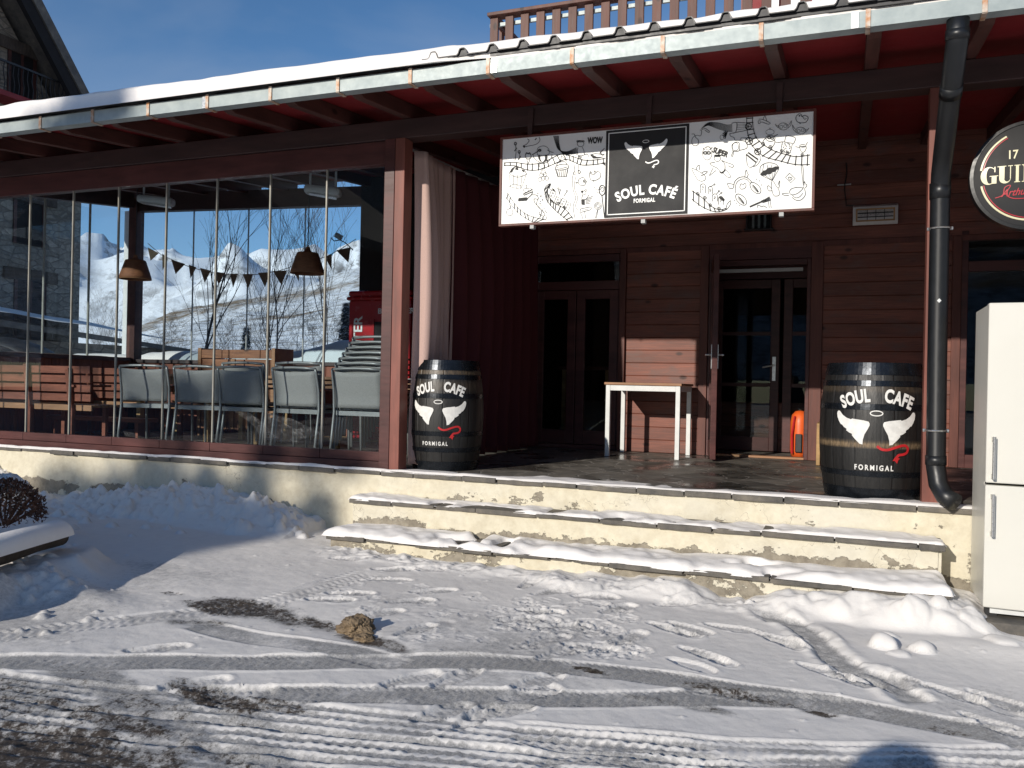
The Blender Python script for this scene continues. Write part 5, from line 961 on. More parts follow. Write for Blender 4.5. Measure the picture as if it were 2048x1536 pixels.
# ================================================================ BARRELS
def make_barrel(name, label, cx, cy, rt, rm, rb, h, face, worn, small):
    t = thing(name, label, 'barrel', (cx, cy, F), 'painted barrels on the terrace edge')
    def rad(z):
        u = z/h; r0 = rb+(rt-rb)*u; return r0+(rm-(rb+rt)/2)*(1-abs(2*u-1)**2.1)
    ns = 26; n = ns*8; zz = np.linspace(0, h, 60); vs = []; gap = []; wr = []
    for z in zz:
        for k in range(n):
            a = 2*math.pi*k/n; g = 1 if k % 8 == 0 else 0; r = rad(z)*(1-.004*g)+.0012*math.sin(k//8*2.3)
            vs.append((cx+r*math.cos(a), cy+r*math.sin(a), F+z)); gap.append(g*.9)
            wr.append(max([0]+[w_*math.exp(-((z-zc)/hw)**4) for zc, hw, w_ in worn]))
    fs = [(i*n+k, i*n+(k+1) % n, (i+1)*n+(k+1) % n, (i+1)*n+k) for i in range(len(zz)-1) for k in range(n)]
    o = np_mesh('staves', np.array(vs)-np.array(POS[t.name]), np.array(fs), MT['barrel'], {'gap': gap, 'worn': wr}, smooth=False); o.parent = t
    MB().lathe([(.001, F+h-.028), (rt-.022, F+h-.028)], 40, (cx, cy, 0), cap=False).lathe([(rt-.022, F+h-.03), (rt-.020, F+h), (rt, F+h)], 40, (cx, cy, 0), cap=False).lathe([(.001, F+.002), (rb, F+.002)], 40, (cx, cy, 0), cap=False).build('head', MT['barrel'], t)
    for za, zb in ((.91, 1.002), (.828, .870), (.655, .700))+(((.315, .358),) if small else ())+((.17, .21), (.0, .085)):
        za *= h; zb *= h; e = .0045; MB().lathe([(rad(za)+e*.3, F+za), (rad(za)+e, F+za+.001), (rad((za+zb)/2)+e, F+(za+zb)/2), (rad(zb)+e, F+zb-.001), (rad(zb)+e*.3, F+zb)], 72, (cx, cy, 0), cap=False).build('hoop', MT['hoop'], t, smooth=False)
    def wrap(fl, name_, mat_, e=.0062):
        me = fl.m; bm = bmesh.new(); tmp = bpy.data.meshes.new('x'); tmp.from_pydata(me.v, [], me.f); bm.from_mesh(tmp); bmesh.ops.triangulate(bm, faces=bm.faces)
        for it in range(3):
            ed = [q for q in bm.edges if q.calc_length() > .022]
            if ed: bmesh.ops.subdivide_edges(bm, edges=ed, cuts=1); bmesh.ops.triangulate(bm, faces=bm.faces)
        out = MB(); bm.verts.ensure_lookup_table()
        for i, v in enumerate(bm.verts):
            v.index = i; z = v.co.y; r = rad(z)+e; a = face+v.co.x/rm-math.pi/2; out.v.append((cx+r*math.cos(a), cy+r*math.sin(a), F+z))
        out.f = [tuple(v.index for v in q.verts) for q in bm.faces]; bm.free(); bpy.data.meshes.remove(tmp)
        return out.build(name_, MT[mat_], t, fix=False)
    k = rm/.335; f = Flat()
    # two words along a shallow arch
    ar = arch(.52*k); ty = .755*h
    for wd, off in (('SOUL', -.140*k), ('CAFE', .143*k)):
        vs_, fs_, wv = text2d(wd, .114*k, .0050, 0, .72, 1.08); sc_ = .195*k/wv; hh = max(v[1] for v in vs_); pts = []
        for a, b in vs_: pts.append(ar((a-wv/2)*sc_+off, (b-hh/2)))
        f.m.add([(a, b+ty+.012, 0) for a, b in pts], fs_)
    wings(f, -.003, .535*h, .250*k); wrap(f, 'white_stencil', 'paint'); f = Flat(); tail(f, .035*k, .39*h, .215*k, .075); wrap(f, 'red_tail', 'redpaint')
    f = Flat(); add_text(f, 'FORMIGAL', -.03*k if small else -.012, .25*h if small else .24*h, .046*k, .0016, 1.0, fit=.235*k, space=1.5); wrap(f, 'town_stencil', 'paint')
    return t
make_barrel('barrel', 'smaller black SOUL CAFE barrel beside the glazed room post', -3.165, 6.58, .268, .318, .27, .915, R(14), ((.89*.915, .018, .55), (.765*.915, .045, .22)), True)
make_barrel('barrel', 'larger black SOUL CAFE barrel beside the downpipe, one hoop missing', .20, 6.52, .302, .355, .308, .925, R(2), ((.82*.915, .025, .25), (.405*.92, .018, 1.3)), False)
# ================================================================ PORCH THINGS
fz = .150
fx0, fx1, fy0, fy1 = .765, 1.365, 5.50, 6.04
fri = thing('fridge_freezer', 'tall white fridge freezer standing outdoors against the terrace end', 'fridge', (1.06, 5.77, fz))
MB().box(fx0+.003, fx1-.003, fy0+.07, fy1, fz+.03, fz+1.765).build('cabinet', MT['white'], fri, bevel=.006)
def fdoor(za, zb):
    m = MB(); n = 14; P = [(fx0, fy0+.065)]
    for k in range(n+1): u = k/n; P.append((fx0+(fx1-fx0)*u, fy0-.012*math.sin(math.pi*u)))
    P.append((fx1, fy0+.065)); return m.prism(P, za, zb, 'XY')
d1 = fdoor(fz+.745, fz+1.77).build('door', MT['white'], fri, bevel=.007); d2 = fdoor(fz+.035, fz+.732).build('door', MT['white'], fri, bevel=.007)
MB().box(fx0+.006, fx1-.006, fy0+.062, fy0+.072, fz+.03, fz+1.76).build('door_gasket', MT['black'], fri)
for zb, par in ((.77, d1), (.445, d2)):
    m = MB().tube([(fx0+.035, fy0-.045, fz+zb), (fx0+.035, fy0-.045, fz+zb+.24)], .009, 8)
    for q in (.015, .225): m.box(fx0+.026, fx0+.044, fy0-.045, fy0+.0, fz+zb+q-.012, fz+zb+q+.012)
    m.build('handle', MT['steel'], par)
for x in (fx0+.05, fx1-.05): MB().box(x-.03, x+.03, fy0+.05, fy0+.11, fz-.02, fz+.03).build('foot', MT['black'], fri)
MB().box(fx0+.04, fx1-.04, fy0+.03, fy0+.06, fz+.0, fz+.03).build('plinth', MT['whitep'], fri)
tag(MB().box(.68, 1.7, 5.40, 6.02, .05, .129).build('stone_slab', MT['slate'], None, bevel=.01), 'slate slab under the white fridge freezer', 'slab')
MB().box(fx1-.10, fx1-.04, fy0-.006, fy0+.0, fz+1.70, fz+1.715).build('badge', MT['grey'], d1)
MB().box(fx1-.05, fx1-.005, fy0+.01, fy0+.07, fz+1.771, fz+1.782).build('hinge_cap', MT['grey'], fri)
# round stout sign
gc = (1.065, 2.772); gr = .342; GYs = 6.10
gs = thing('round_sign', 'round black GUINNESS sign with harp and red signature', 'sign', (gc[0], GYs+.1, gc[1]))
MB().lathe([(.001+.319*q/16, GYs-.052+.048*((.001+.319*q/16)/.32)**2) for q in range(17)], 64, (gc[0], 0, gc[1]), cap=False, axis='y').build('dome', MT['ink'], gs, smooth=True)
MB().lathe([(.318, GYs-.002), (.322, GYs-.012), (gr, GYs-.008), (gr, GYs+.07), (.30, GYs+.07)], 64, (gc[0], 0, gc[1]), cap=False, axis='y').lathe([(.001, GYs+.069), (.30, GYs+.069)], 64, (gc[0], 0, gc[1]), cap=False, axis='y').build('rim', MT['pipe'], gs)
def dome(fl, e=.004):
    tmp = bpy.data.meshes.new('x'); tmp.from_pydata(fl.m.v, [], fl.m.f); bm = bmesh.new(); bm.from_mesh(tmp); bmesh.ops.triangulate(bm, faces=bm.faces)
    for it in range(2):
        ed = [q for q in bm.edges if q.calc_length() > .03]
        if ed: bmesh.ops.subdivide_edges(bm, edges=ed, cuts=1); bmesh.ops.triangulate(bm, faces=bm.faces)
    out = MB()
    for i, v in enumerate(bm.verts): v.index = i; r = math.hypot(v.co.x, v.co.y); out.v.append((gc[0]+v.co.x, GYs-.052+.048*(r/.32)**2-e, gc[1]+v.co.y))
    out.f = [tuple(v.index for v in q.verts) for q in bm.faces]; bm.free(); bpy.data.meshes.remove(tmp); return out
def arcl(fl, r, a0, a1, w): fl.line([(r*math.cos(R(a0+(a1-a0)*k/30)), r*math.sin(R(a0+(a1-a0)*k/30))) for k in range(31)], w)
f = Flat(); arcl(f, .283, 192, 348, .011); arcl(f, .283, 8, 60, .011); arcl(f, .283, 120, 172, .011)
def serif(ch, x, w_, h_, y0, fl):
    st = w_*.36; th_ = h_*.045; sf = w_*.10
    V = lambda a, b, c0=y0, c1=y0+h_: fl.fill([(a, c0), (b, c0), (b, c1), (a, c1)])
    S = lambda a, b, yy: fl.fill([(a, yy), (b, yy), (b, yy+th_), (a, yy+th_)])
    if ch == 'I': V(x+w_*.5-st/2, x+w_*.5+st/2); S(x+w_*.5-st, x+w_*.5+st, y0); S(x+w_*.5-st, x+w_*.5+st, y0+h_-th_)
    if ch == 'U':
        V(x+sf, x+sf+st, y0+h_*.25); S(x-sf*.3, x+st+sf*2.2, y0+h_-th_); V(x+w_-sf*1.6, x+w_-sf*1.0, y0+h_*.25); S(x+w_-sf*3, x+w_+sf*.3, y0+h_-th_)
        o_ = [(x+sf+(w_-2*sf)*.5-(w_-2*sf)*.5*math.cos(a), y0+h_*.27-h_*.29*math.sin(a)) for a in np.linspace(0, math.pi, 13)]; i_ = [(x+sf+st+(w_-2.6*sf-st)*.5+(w_-2.2*sf-st)*.5*math.cos(a), y0+h_*.27-h_*.19*math.sin(a)) for a in np.linspace(0, math.pi, 13)]
        for k in range(12): fl.fill([o_[k], o_[k+1], i_[11-k], i_[12-k]])
    if ch == 'N': V(x+sf, x+sf*1.7); fl.fill([(x+sf*.2, y0+h_), (x+st*.95, y0+h_), (x+w_-sf, y0), (x+w_-st*1.15, y0)]); V(x+w_-sf*1.6, x+w_-sf); S(x-sf*.3, x+st*.5, y0+h_-th_); S(x-sf*.2, x+sf*2.8, y0); S(x+w_-sf*3, x+w_+sf*.2, y0+h_-th_)
    if ch == 'E': V(x+sf, x+sf+st); S(x, x+w_, y0); S(x, x+w_, y0+h_-th_); S(x+sf, x+w_*.8, y0+h_*.5); V(x+w_-sf*.7, x+w_, y0, y0+h_*.3); V(x+w_-sf*.7, x+w_, y0+h_*.7); V(x+w_*.78, x+w_*.84, y0+h_*.38, y0+h_*.65)
    if ch in 'GS':
        cx_, cy_ = x+w_/2, y0+h_/2
        if ch == 'G':
            A = np.linspace(R(50), R(318), 22); o_ = [(cx_+w_*.5*math.cos(a), cy_+h_*.52*math.sin(a)) for a in A]; i_ = [(cx_+w_*.06+(w_*.5-.02*w_-st*abs(math.cos(a*.5+.0))*0)*math.cos(a)*(.42 if math.cos(a) < 0 else .8), cy_+h_*.46*math.sin(a)) for a in A]
            for k in range(21): fl.fill([o_[k], o_[k+1], i_[k+1], i_[k]])
            V(x+w_*.68, x+w_*.98, y0+h_*.02, y0+h_*.44); S(x+w_*.55, x+w_*1.08, y0+h_*.44); V(x+w_*.84, x+w_*.90, y0+h_*.68, y0+h_)
        else:
            P = [(.88, .75), (.75, .93), (.5, .97), (.25, .88), (.2, .72), (.35, .58), (.65, .45), (.8, .30), (.75, .12), (.5, .03), (.25, .07), (.1, .25)]
            fl.line([(x+w_*a, y0+h_*b) for a, b in sm(P, 4)], w_*.20)
ws = [.088, .078, .044, .080, .080, .068, .060, .060]; xx = -.282
for ch, wv in zip('GUINNESS', ws): serif(ch, xx, wv, .108, -.052+0.0, f); xx += wv+.0045
add_text(f, '17', -.105, .125, .078, .0012, .78); add_text(f, '59', .115, .125, .078, .0012, .78)
# harp
f.fill([(-.045, .235), (-.03, .25), (.06, .262), (.065, .245), (.0, .235), (-.025, .222)]); f.fill([(-.045, .235), (-.028, .225), (.035, .075), (.022, .07)]); f.fill([(.05, .25), (.068, .25), (.055, .12), (.032, .068), (.022, .075), (.042, .13)])
for k in range(7): f.line([(-.022+k*.011, .232), (.0+k*.006, .16-k*.010)], .0022)
dome(f).build('cream_lettering', MT['cream'], gs, fix=False)
f = Flat(); arcl(f, .270, 192, 348, .005); arcl(f, .270, 8, 60, .005); arcl(f, .270, 120, 172, .005); add_text(f, 'Arthur Guinness', .01, -.105, .062, .0006, .9, shear=.45, rot=.05, fit=.36)
f.line(sm([(-.20, -.14), (-.16, -.125), (-.15, -.08), (-.12, -.07), (-.14, -.12), (-.10, -.15), (.0, -.15), (.04, -.13)]), .005); dome(f, .0045).build('red_lettering', MT['redink'], gs, fix=False)
MB().box(gc[0]-.02, gc[0]+.02, GYs+.07, GYs+.12, gc[1]+.2, 3.41).build('bracket', MT['pipe'], gs)
# wall heater, floodlight / emergency lamp
wh = thing('wall_heater', 'white infrared heater with yellow grille frame on the porch wall', 'heater', (.27, YW-.06, 3.19))
MB().prism([(YW-.002, 3.10), (YW-.09, 3.085), (YW-.12, 3.12), (YW-.10, 3.27), (YW-.04, 3.30), (YW-.002, 3.29)], .055, .475, 'YZ').build('housing', MT['whitep'], wh, bevel=.005)
MB().box(.085, .445, YW-.130, YW-.117, 3.115, 3.128).box(.085, .445, YW-.124, YW-.111, 3.232, 3.245).box(.085, .098, YW-.128, YW-.114, 3.128, 3.232).box(.432, .445, YW-.128, YW-.114, 3.128, 3.232).build('grille_frame', MT['pine'], wh)
m = MB().box(.10, .43, YW-.113, YW-.107, 3.128, 3.232)
m.build('reflector', MT['steel'], wh); m = MB()
for z in (3.16, 3.20): m.tube([(.10, YW-.120, z), (.43, YW-.118, z)], .006, 6)
for x in (.19, .27, .35): m.box(x-.003, x+.003, YW-.128, YW-.122, 3.128, 3.232)
m.build('element', MT['black'], wh)
el_ = thing('emergency_lamp', 'small dark wall lamp with glass front under the sign', 'lamp', (-.87, YW-.05, 3.15))
MB().box(-1.02, -.72, YW-.10, YW, 3.085, 3.10).box(-1.0, -.985, YW-.10, YW, 3.10, 3.28).box(-.755, -.74, YW-.10, YW, 3.10, 3.28).box(-.985, -.755, YW-.10, YW, 3.265, 3.28).box(-.985, -.755, YW-.03, YW, 3.10, 3.265).build('housing', MT['pipe'], el_, bevel=.003)
m = MB()
for x in (-.93, -.87, -.81): m.box(x-.012, x+.012, YW-.05, YW-.035, 3.105, 3.26)
m.build('tube', MT['grey'], el_); MB().box(-.985, -.755, YW-.092, YW-.089, 3.10, 3.265).build('lens', MT['dglass'], el_)
tag(MB().box(.02, .0325, YW-.014, YW-.002, 3.52, 3.535).box(-.1, .02, YW-.014, YW-.002, 3.52, 3.532).build('conduit', MT['grey'], None), 'short pale conduit high on the porch wall', 'conduit')
# table
tb = thing('side_table', 'small wooden top table with white square legs by the door', 'table', (-1.92, 8.95, F))
m = MB()
for k in range(6): m.box(-2.315, -1.515, 8.575+k*.122, 8.575+k*.122+.119, F+.745, F+.770)
m.build('tabletop', MT['tablew'], tb, bevel=.003)
for x in (-2.30, -1.575):
    for y in (8.59, 9.245): MB().box(x, x+.045, y, y+.045, F, F+.744).build('leg', MT['whitep'], tb, bevel=.003)
MB().box(-2.255, -1.575, 8.593, 8.632, F+.685, F+.743).box(-2.255, -1.575, 9.248, 9.287, F+.685, F+.743).box(-2.297, -2.258, 8.635, 9.245, F+.685, F+.743).box(-1.572, -1.533, 8.635, 9.245, F+.685, F+.743).build('apron', MT['whitep'], tb, bevel=.003)
# pale pine bench behind the larger barrel
pb = thing('pine_bench', 'pale pine slatted bench half hidden behind the larger barrel', 'bench', (.25, 9.0, F))
for z in (F+.36, F+.12): MB().box(-.20, .70, 8.80, 9.22, z, z+.04).build('shelf' if z < F+.3 else 'seat', MT['pine'], pb, bevel=.004)
for x in (-.235, .70): MB().box(x, x+.035, 8.80, 9.22, F, F+.41).build('side_panel', MT['pine'], pb, bevel=.004)
# orange pack and boxes inside the entrance
op = thing('orange_pack', 'orange backpack leaning inside the entrance doorway', 'backpack', (-.43, 9.72, F))
MB().lathe([(.001, F), (.085, F+.01), (.10, F+.08), (.10, F+.38), (.085, F+.46), (.05, F+.50), (.001, F+.51)], 20, (-.43, 9.72, 0)).xf(lambda p: (p.x, 9.72+(p.y-9.72)*1.2, p.z)).build('bag', MT['orange'], op, smooth=True)
MB().box(-.47, -.40, 9.58, 9.60, F+.06, F+.26).build('pocket', MT['black'], op, bevel=.01); MB().tube([(-.50, 9.60, F+.05), (-.505, 9.59, F+.25), (-.48, 9.61, F+.45)], .012, 6).build('strap', MT['redpaint'], op)
tag(MB().box(-.385, -.345, 9.52, 9.7, F+.023, F+.30).box(-.385, -.35, 9.53, 9.69, F+.302, F+.50).build('boxes', MT['jacket'], None, bevel=.004), 'stacked dark boxes beside the orange backpack', 'box')
# inside tables seen through the left door
t_ = thing('bar_table', 'tall dark table with pale legs behind the left glass doors', 'table', (-2.9, 10.1, F))
MB().box(-3.25, -2.55, 9.85, 10.35, F+.92, F+.96).build('tabletop', MT['trim'], t_)
for x in (-3.2, -2.66):
    for y in (9.88, 10.28): MB().box(x, x+.05, y, y+.05, F, F+.92).build('leg', MT['pine'], t_)
# curtains
def curtain(name, label, path, ztop, zbot, mat, amp, waves, seed, belly=0.0):
    t = MB(); P = [Vector((*p, 0)) for p in path]; seg = [0]
    for a, b in zip(P[:-1], P[1:]): seg.append(seg[-1]+(b-a).length)
    tot = seg[-1]
    def fn(u, v):
        s = u*tot; i = max(0, min(len(P)-2, sum(1 for q in seg[1:] if q < s))); d = (P[i+1]-P[i]); l = d.length; q = P[i]+d*((s-seg[i])/l); n = Vector((-d.y, d.x, 0))/l
        a = amp*(.45+.55*v**.7); w_ = math.sin(u*waves*2*math.pi+.5*math.sin(v*2+seed)+.6*snoise((u*5, v*1.2, seed)))
        q = q+n*(a*w_+.03*snoise((u*3, v*1.5, seed+9))*v+.015*math.sin(v*math.pi)*0); b_ = belly*math.sin(math.pi*min(1, v*1.15))*math.exp(-((u-.32)/.30)**2); return (q.x+b_+.02*snoise((u*8, v*3, seed+3))*v, q.y, ztop(q.y)+(zbot-ztop(q.y))*v+.004*w_)
    t.grid(fn, int(waves*16), 36); c = t.build(name, MT[mat], None, smooth=True); c.modifiers.new('solid', 'SOLIDIFY').thickness = .003; return tag(c, label, 'curtain')
zt = lambda y: 3.33+.06*(y-6.4)
curtain('curtain', 'pale beige curtain hanging behind the porch post, partly sunlit', [(-3.37, 6.29), (-3.29, 6.34), (-3.32, 6.48), (-3.37, 6.70), (-3.38, 7.10)], zt, .71, 'curtain1', .036, 5.5, 1, .07)
curtain('curtain', 'long dark burgundy curtain closing the left side of the porch', [(-3.40, 7.06), (-3.37, 8.0), (-3.32, 8.7), (-3.34, 9.34)], zt, .70, 'curtain2', .075, 8.5, 5, .06)
tag(MB().tube([(-3.42, 6.28, 3.35), (-3.42, 9.38, 3.53)], .012, 8).build('curtain_rail', MT['grey'], None), 'grey curtain rail under the porch rafters', 'curtain rail')
# ================================================================ GLAZED ROOM THINGS
def make_chair():
    t = thing('armchair', 'x', 'chair', (0, 0, 0), 'grey aluminium sling armchairs in the glazed room'); W_ = .27; r_ = .0135
    def leg(sx): return MB().tube([(sx*W_, .30, 0), (sx*W_, .27, .22), (sx*W_, .24, .43), (sx*W_, .25, .62), (sx*W_*.985, .29, .80), (sx*W_*.97, .30, .835)], [r_]*6, 8)
    # back faces -Y here: chair looks to +Y; y flipped so the back legs are at -Y
    fl = lambda p: (p.x, -p.y, p.z)
    for s in (-1, 1): leg(s).xf(fl).build('rear_leg', MT['alu'], t, smooth=True)
    for s in (-1, 1): MB().tube([(s*W_, -.26, 0), (s*W_, -.24, .40), (s*W_, -.235, .63)], r_, 8).xf(fl).build('front_leg', MT['alu'], t, smooth=True)
    for s in (-1, 1): MB().bar((s*W_, -.26, .645), (s*W_, .24, .63), .045, .018).xf(fl).build('armrest', MT['brownw'], t, bevel=.004)
    MB().box(-W_, W_, -.25, -.22, .40, .435).box(-W_, W_, .205, .235, .395, .44).box(-W_, -W_+.025, -.22, .205, .405, .435).box(W_-.025, W_, -.22, .205, .405, .435).xf(fl).build('seat_frame', MT['alu'], t, bevel=.003)
    MB().grid(lambda u, v: (-W_+.02+(2*W_-.04)*u, -.235+.45*v, .432-.018*math.sin(math.pi*v)), 4, 8).xf(fl).build('seat', MT['mesh'], t, smooth=True, solid=.003)
    MB().tube([(-W_*.97, .30, .833), (-W_*.5, .305, .842), (0, .307, .845), (W_*.5, .305, .842), (W_*.97, .30, .833)], r_, 8).xf(fl).build('top_rail', MT['alu'], t, smooth=True)
    MB().grid(lambda u, v: (-W_+.018+(2*W_-.036)*u, .247+.045*max(0, v-.3)/.7+.014*math.sin(math.pi*u), .47+(.345-.016*math.sin(math.pi*u))*v), 8, 8).xf(fl).build('backrest', MT['mesh'], t, smooth=True, solid=.003)
    return t
ch0 = make_chair()
def at_ch(x, y, rz_, lab, dz=0): return dup(ch0, (x, y, F+dz), R(rz_), lab)
def cx_(px_, Y): return onY(px_, 745, Y)[0]
at_ch(cx_(281, 6.95), 7.20, 14, 'grey sling armchair turned slightly, leftmost of the row behind the glass')
at_ch(cx_(391, 6.95), 7.22, 5, 'shaded grey sling armchair, second from the left behind the glass')
at_ch(cx_(482, 6.95), 7.22, -1, 'dark grey sling armchair, third from the left behind the glass')
at_ch(cx_(484, 7.06), 7.38, -2, 'grey sling armchair stacked on the third armchair from the left', .045)
at_ch(cx_(594, 6.95), 7.22, -4, 'grey sling armchair, fourth from the left behind the glass')
at_ch(cx_(598, 6.99), 7.28, -1, 'grey sling armchair nested on the fourth armchair from the left', .05)
at_ch(cx_(610, 8.2), 8.45, -3, 'dark armchair standing behind the fourth one, near the orange boards')
for k in range(7):
    w_ = ['lowest', 'second', 'third', 'fourth', 'fifth', 'sixth', 'topmost'][k]
    at_ch(cx_(718, 6.95)+k*.012, 7.20+k*.040, 0, w_+' grey armchair in the tall stack next to the red booth', k*.052)
def rmtree(o):
    for c in list(o.children): rmtree(c)
    bpy.data.objects.remove(o)
rmtree(ch0)
# slatted benches seen from behind
def make_bench(label, L_=1.72):
    t = thing('slatted_bench', label, 'bench', (0, 0, 0), 'brown slatted benches in the glazed room')
    m = MB()
    for k in range(4): z = .45+k*.098; y = .0-.06*(z-.42); m.box(0, L_, y-.012, y+.012, z, z+.078)
    m.build('backrest', MT['brownw'], t, bevel=.003)
    m = MB()
    for k in range(4): m.box(0, L_, .03+k*.105, .03+k*.105+.09, .385, .41)
    m.box(0, L_, .0, .025, .35, .41); m.build('seat', MT['tablew'], t, bevel=.003)
    for x in (.06, L_/2, L_-.25): MB().bar((x, -.02, 0), (x, -.02, .38), .055, .045).bar((x, -.02, .33), (x-.02, -.065, .84 if x < L_-.5 else .80), .05, .04).build('leg', MT['brownw'], t, bevel=.003); MB().bar((x, .42, 0), (x, .42, .39), .05, .045).build('leg', MT['brownw'], t, bevel=.003)
    for x in (.20, L_-.22): MB().box(x-.02, x+.02, -.05, .45, .60, .625).build('armrest', MT['brownw'], t, bevel=.003)
    return t
b1 = make_bench('brown slatted wooden bench seen from behind, nearest the left glass side'); b1.location = (-9.08, 6.72, F)
b2 = dup(b1, (-8.80, 8.0, F), 0, 'brown slatted bench standing behind the nearer bench')
lb = thing('low_bench', 'low brown wooden bench on the floor at the left of the glazed room', 'bench', (-8.3, 6.9, F))
MB().box(-8.85, -7.35, 7.42, 7.66, F+.20, F+.245).build('seat', MT['brownw'], lb, bevel=.004)
for x in (-8.75, -7.5): MB().box(x, x+.05, 7.45, 7.63, F, F+.20).build('leg', MT['brownw'], lb)
fc = thing('covered_barbecue', 'dark quilted cover over a rounded garden grill outside the left glass side', 'grill', (-10.2, 8.4, .9))
MB().grid(lambda u, v: (-10.85+1.3*u, 8.10+.6*v, F+.30+.92*min(1, (max(0, math.sin(math.pi*min(1, max(0, u*.5+.5))))**.45))*(1-.1*(2*v-1)**2)), 20, 6).build('cover', MT['black'], fc, smooth=True, solid=.02)
MB().box(-10.8, -9.62, 8.13, 8.67, .9, F+.62).build('body', MT['black'], fc, bevel=.03)
# table with wooden legs, high wooden settle box, second table
def wtable(x, y, w_, d_, lab, top='tablew'):
    t = thing('dining_table', lab, 'table', (x, y, F)); MB().box(x, x+w_, y, y+d_, F+.735, F+.765).build('tabletop', MT['grey' if top == 'grey' else top], t, bevel=.004)
    MB().box(x+.05, x+w_-.05, y+.05, y+.075, F+.64, F+.734).build('apron', MT['tablew'], t)
    for a in (.05, w_-.11):
        for b in (.05, d_-.11): MB().box(x+a, x+a+.06, y+b, y+b+.06, F, F+.734).build('leg', MT['pine'], t, bevel=.003)
wtable(-7.75, 7.62, 1.15, .75, 'wooden table with pale legs behind the first two armchairs'); wtable(-6.15, 7.70, 1.2, .7, 'wooden table behind the middle armchairs', 'tablew'); wtable(-4.75, 8.35, .9, .6, 'light topped table by the orange boards', 'grey')
MT['settle'] = wood('settle_wood', (0.34, 0.15, 0.07), (0.17, 0.065, 0.03), (1, 9, 9), True, 0.5)
sb = thing('wooden_settle', 'tall brown panelled wooden settle box against the rear glazing', 'settle', (-6.9, 8.45, F))
xa, xb = cx_(397, 8.4), cx_(551, 8.4); z0_, z1_ = F+.30, F+1.075
MB().box(xa, xa+.05, 8.38, 8.75, F, z1_+.02).box(xb-.05, xb, 8.38, 8.75, F, z1_+.02).build('side_panel', MT['tablew'], sb, bevel=.004)
m = MB()
for a, b in ((0, .38), (.385, .61), (.615, 1)): m.box(xa+.05+(xb-xa-.1)*a+.004, xa+.05+(xb-xa-.1)*b-.004, 8.40, 8.42, F+.1, z1_-.115)
m.build('back_panel', MT['settle'], sb, bevel=.003); m = MB()
for a, b in ((0, .3), (.303, .84), (.843, 1)): m.box(xa+.05+(xb-xa-.1)*a+.003, xa+.05+(xb-xa-.1)*b-.003, 8.385, 8.42, z1_-.105, z1_)
m.build('top_board', MT['settle'], sb, bevel=.004); MB().box(xa+.5, xa+.56, 8.385, 8.40, F+.1, z1_-.11).build('batten', MT['tablew'], sb)
m = MB()
for k in range(9): m.box(-6.4+k*.0, -4.4, 8.9+k*.045, 8.925+k*.045, F+.001, F+.02)
tag(m.build('floor_pallet', MT['pine'], None), 'pale slatted pallet lying on the floor behind the armchairs', 'pallet')
# pendant lamps
def lamp(px_, y, ztop_, lab):
    x = onY(px_, 530, y)[0]; t = thing('pendant_lamp', lab, 'lamp', (x, y, 2.52), 'woven bell shaped pendant lamps in the glazed room'); zb = 2.525
    MB().lathe([(.176, zb), (.168, zb+.035), (.112, zb+.205), (.106, zb+.215), (.05, zb+.225)], 36, (x, y, 0), cap=False).build('lamp_shade', MT['lampsh'], t, smooth=True, solid=.008)
    MB().lathe([(.180, zb-.002), (.177, zb+.012), (.163, zb+.062)], 36, (x, y, 0), cap=False).build('woven_band', MT['lampband'], t, smooth=True)
    MB().lathe([(.001, zb+.222), (.045, zb+.222), (.03, zb+.25), (.022, zb+.28), (.001, zb+.285)], 16, (x, y, 0), cap=False).build('cap', MT['lampsh'], t)
    MB().tube([(x, y, zb+.27), (x+.004, y, 3.1), (x, y, ztop_)], .0055, 6).build('cord', MT['black'], t)
lamp(271, 7.6, 3.72, 'woven wooden pendant lamp in front of the dark corner post'); lamp(615, 7.6, 3.72, 'woven wooden pendant lamp on a long cord near the red booth')
# ceiling heaters
def heater(pxa, pya, pxb, pyb, lab):
    a = onY(pxa, pya, 6.9); b = onY(pxb, pyb, 7.0); zc = (a[1]+b[1])/2; t = thing('ceiling_heater', lab, 'heater', ((a[0]+b[0])/2, 6.95, zc), 'grey infrared heaters hung from the rafters')
    def pr(m): return m
    A = Vector((a[0], 6.88, zc+.015)); B = Vector((b[0], 7.02, zc-.015)); MB().bar(A, B, .14, .085).build('housing', MT['grey'], t, bevel=.03)
    MB().bar(A+Vector((.05, 0, -.046)), B+Vector((-.05, 0, -.046)), .10, .008).build('reflector', MT['steel'], t)
    for q in (.15, .85): c = A.lerp(B, q); MB().box(c.x-.012, c.x+.012, c.y-.004, c.y+.004, c.z+.03, rz(c.y)+.03).build('bracket', MT['grey'], t)
heater(280, 395, 345, 408, 'grey infrared heater hung from the rafters left of centre'); heater(612, 375, 680, 390, 'grey infrared heater hung from the rafters above the right pendant')
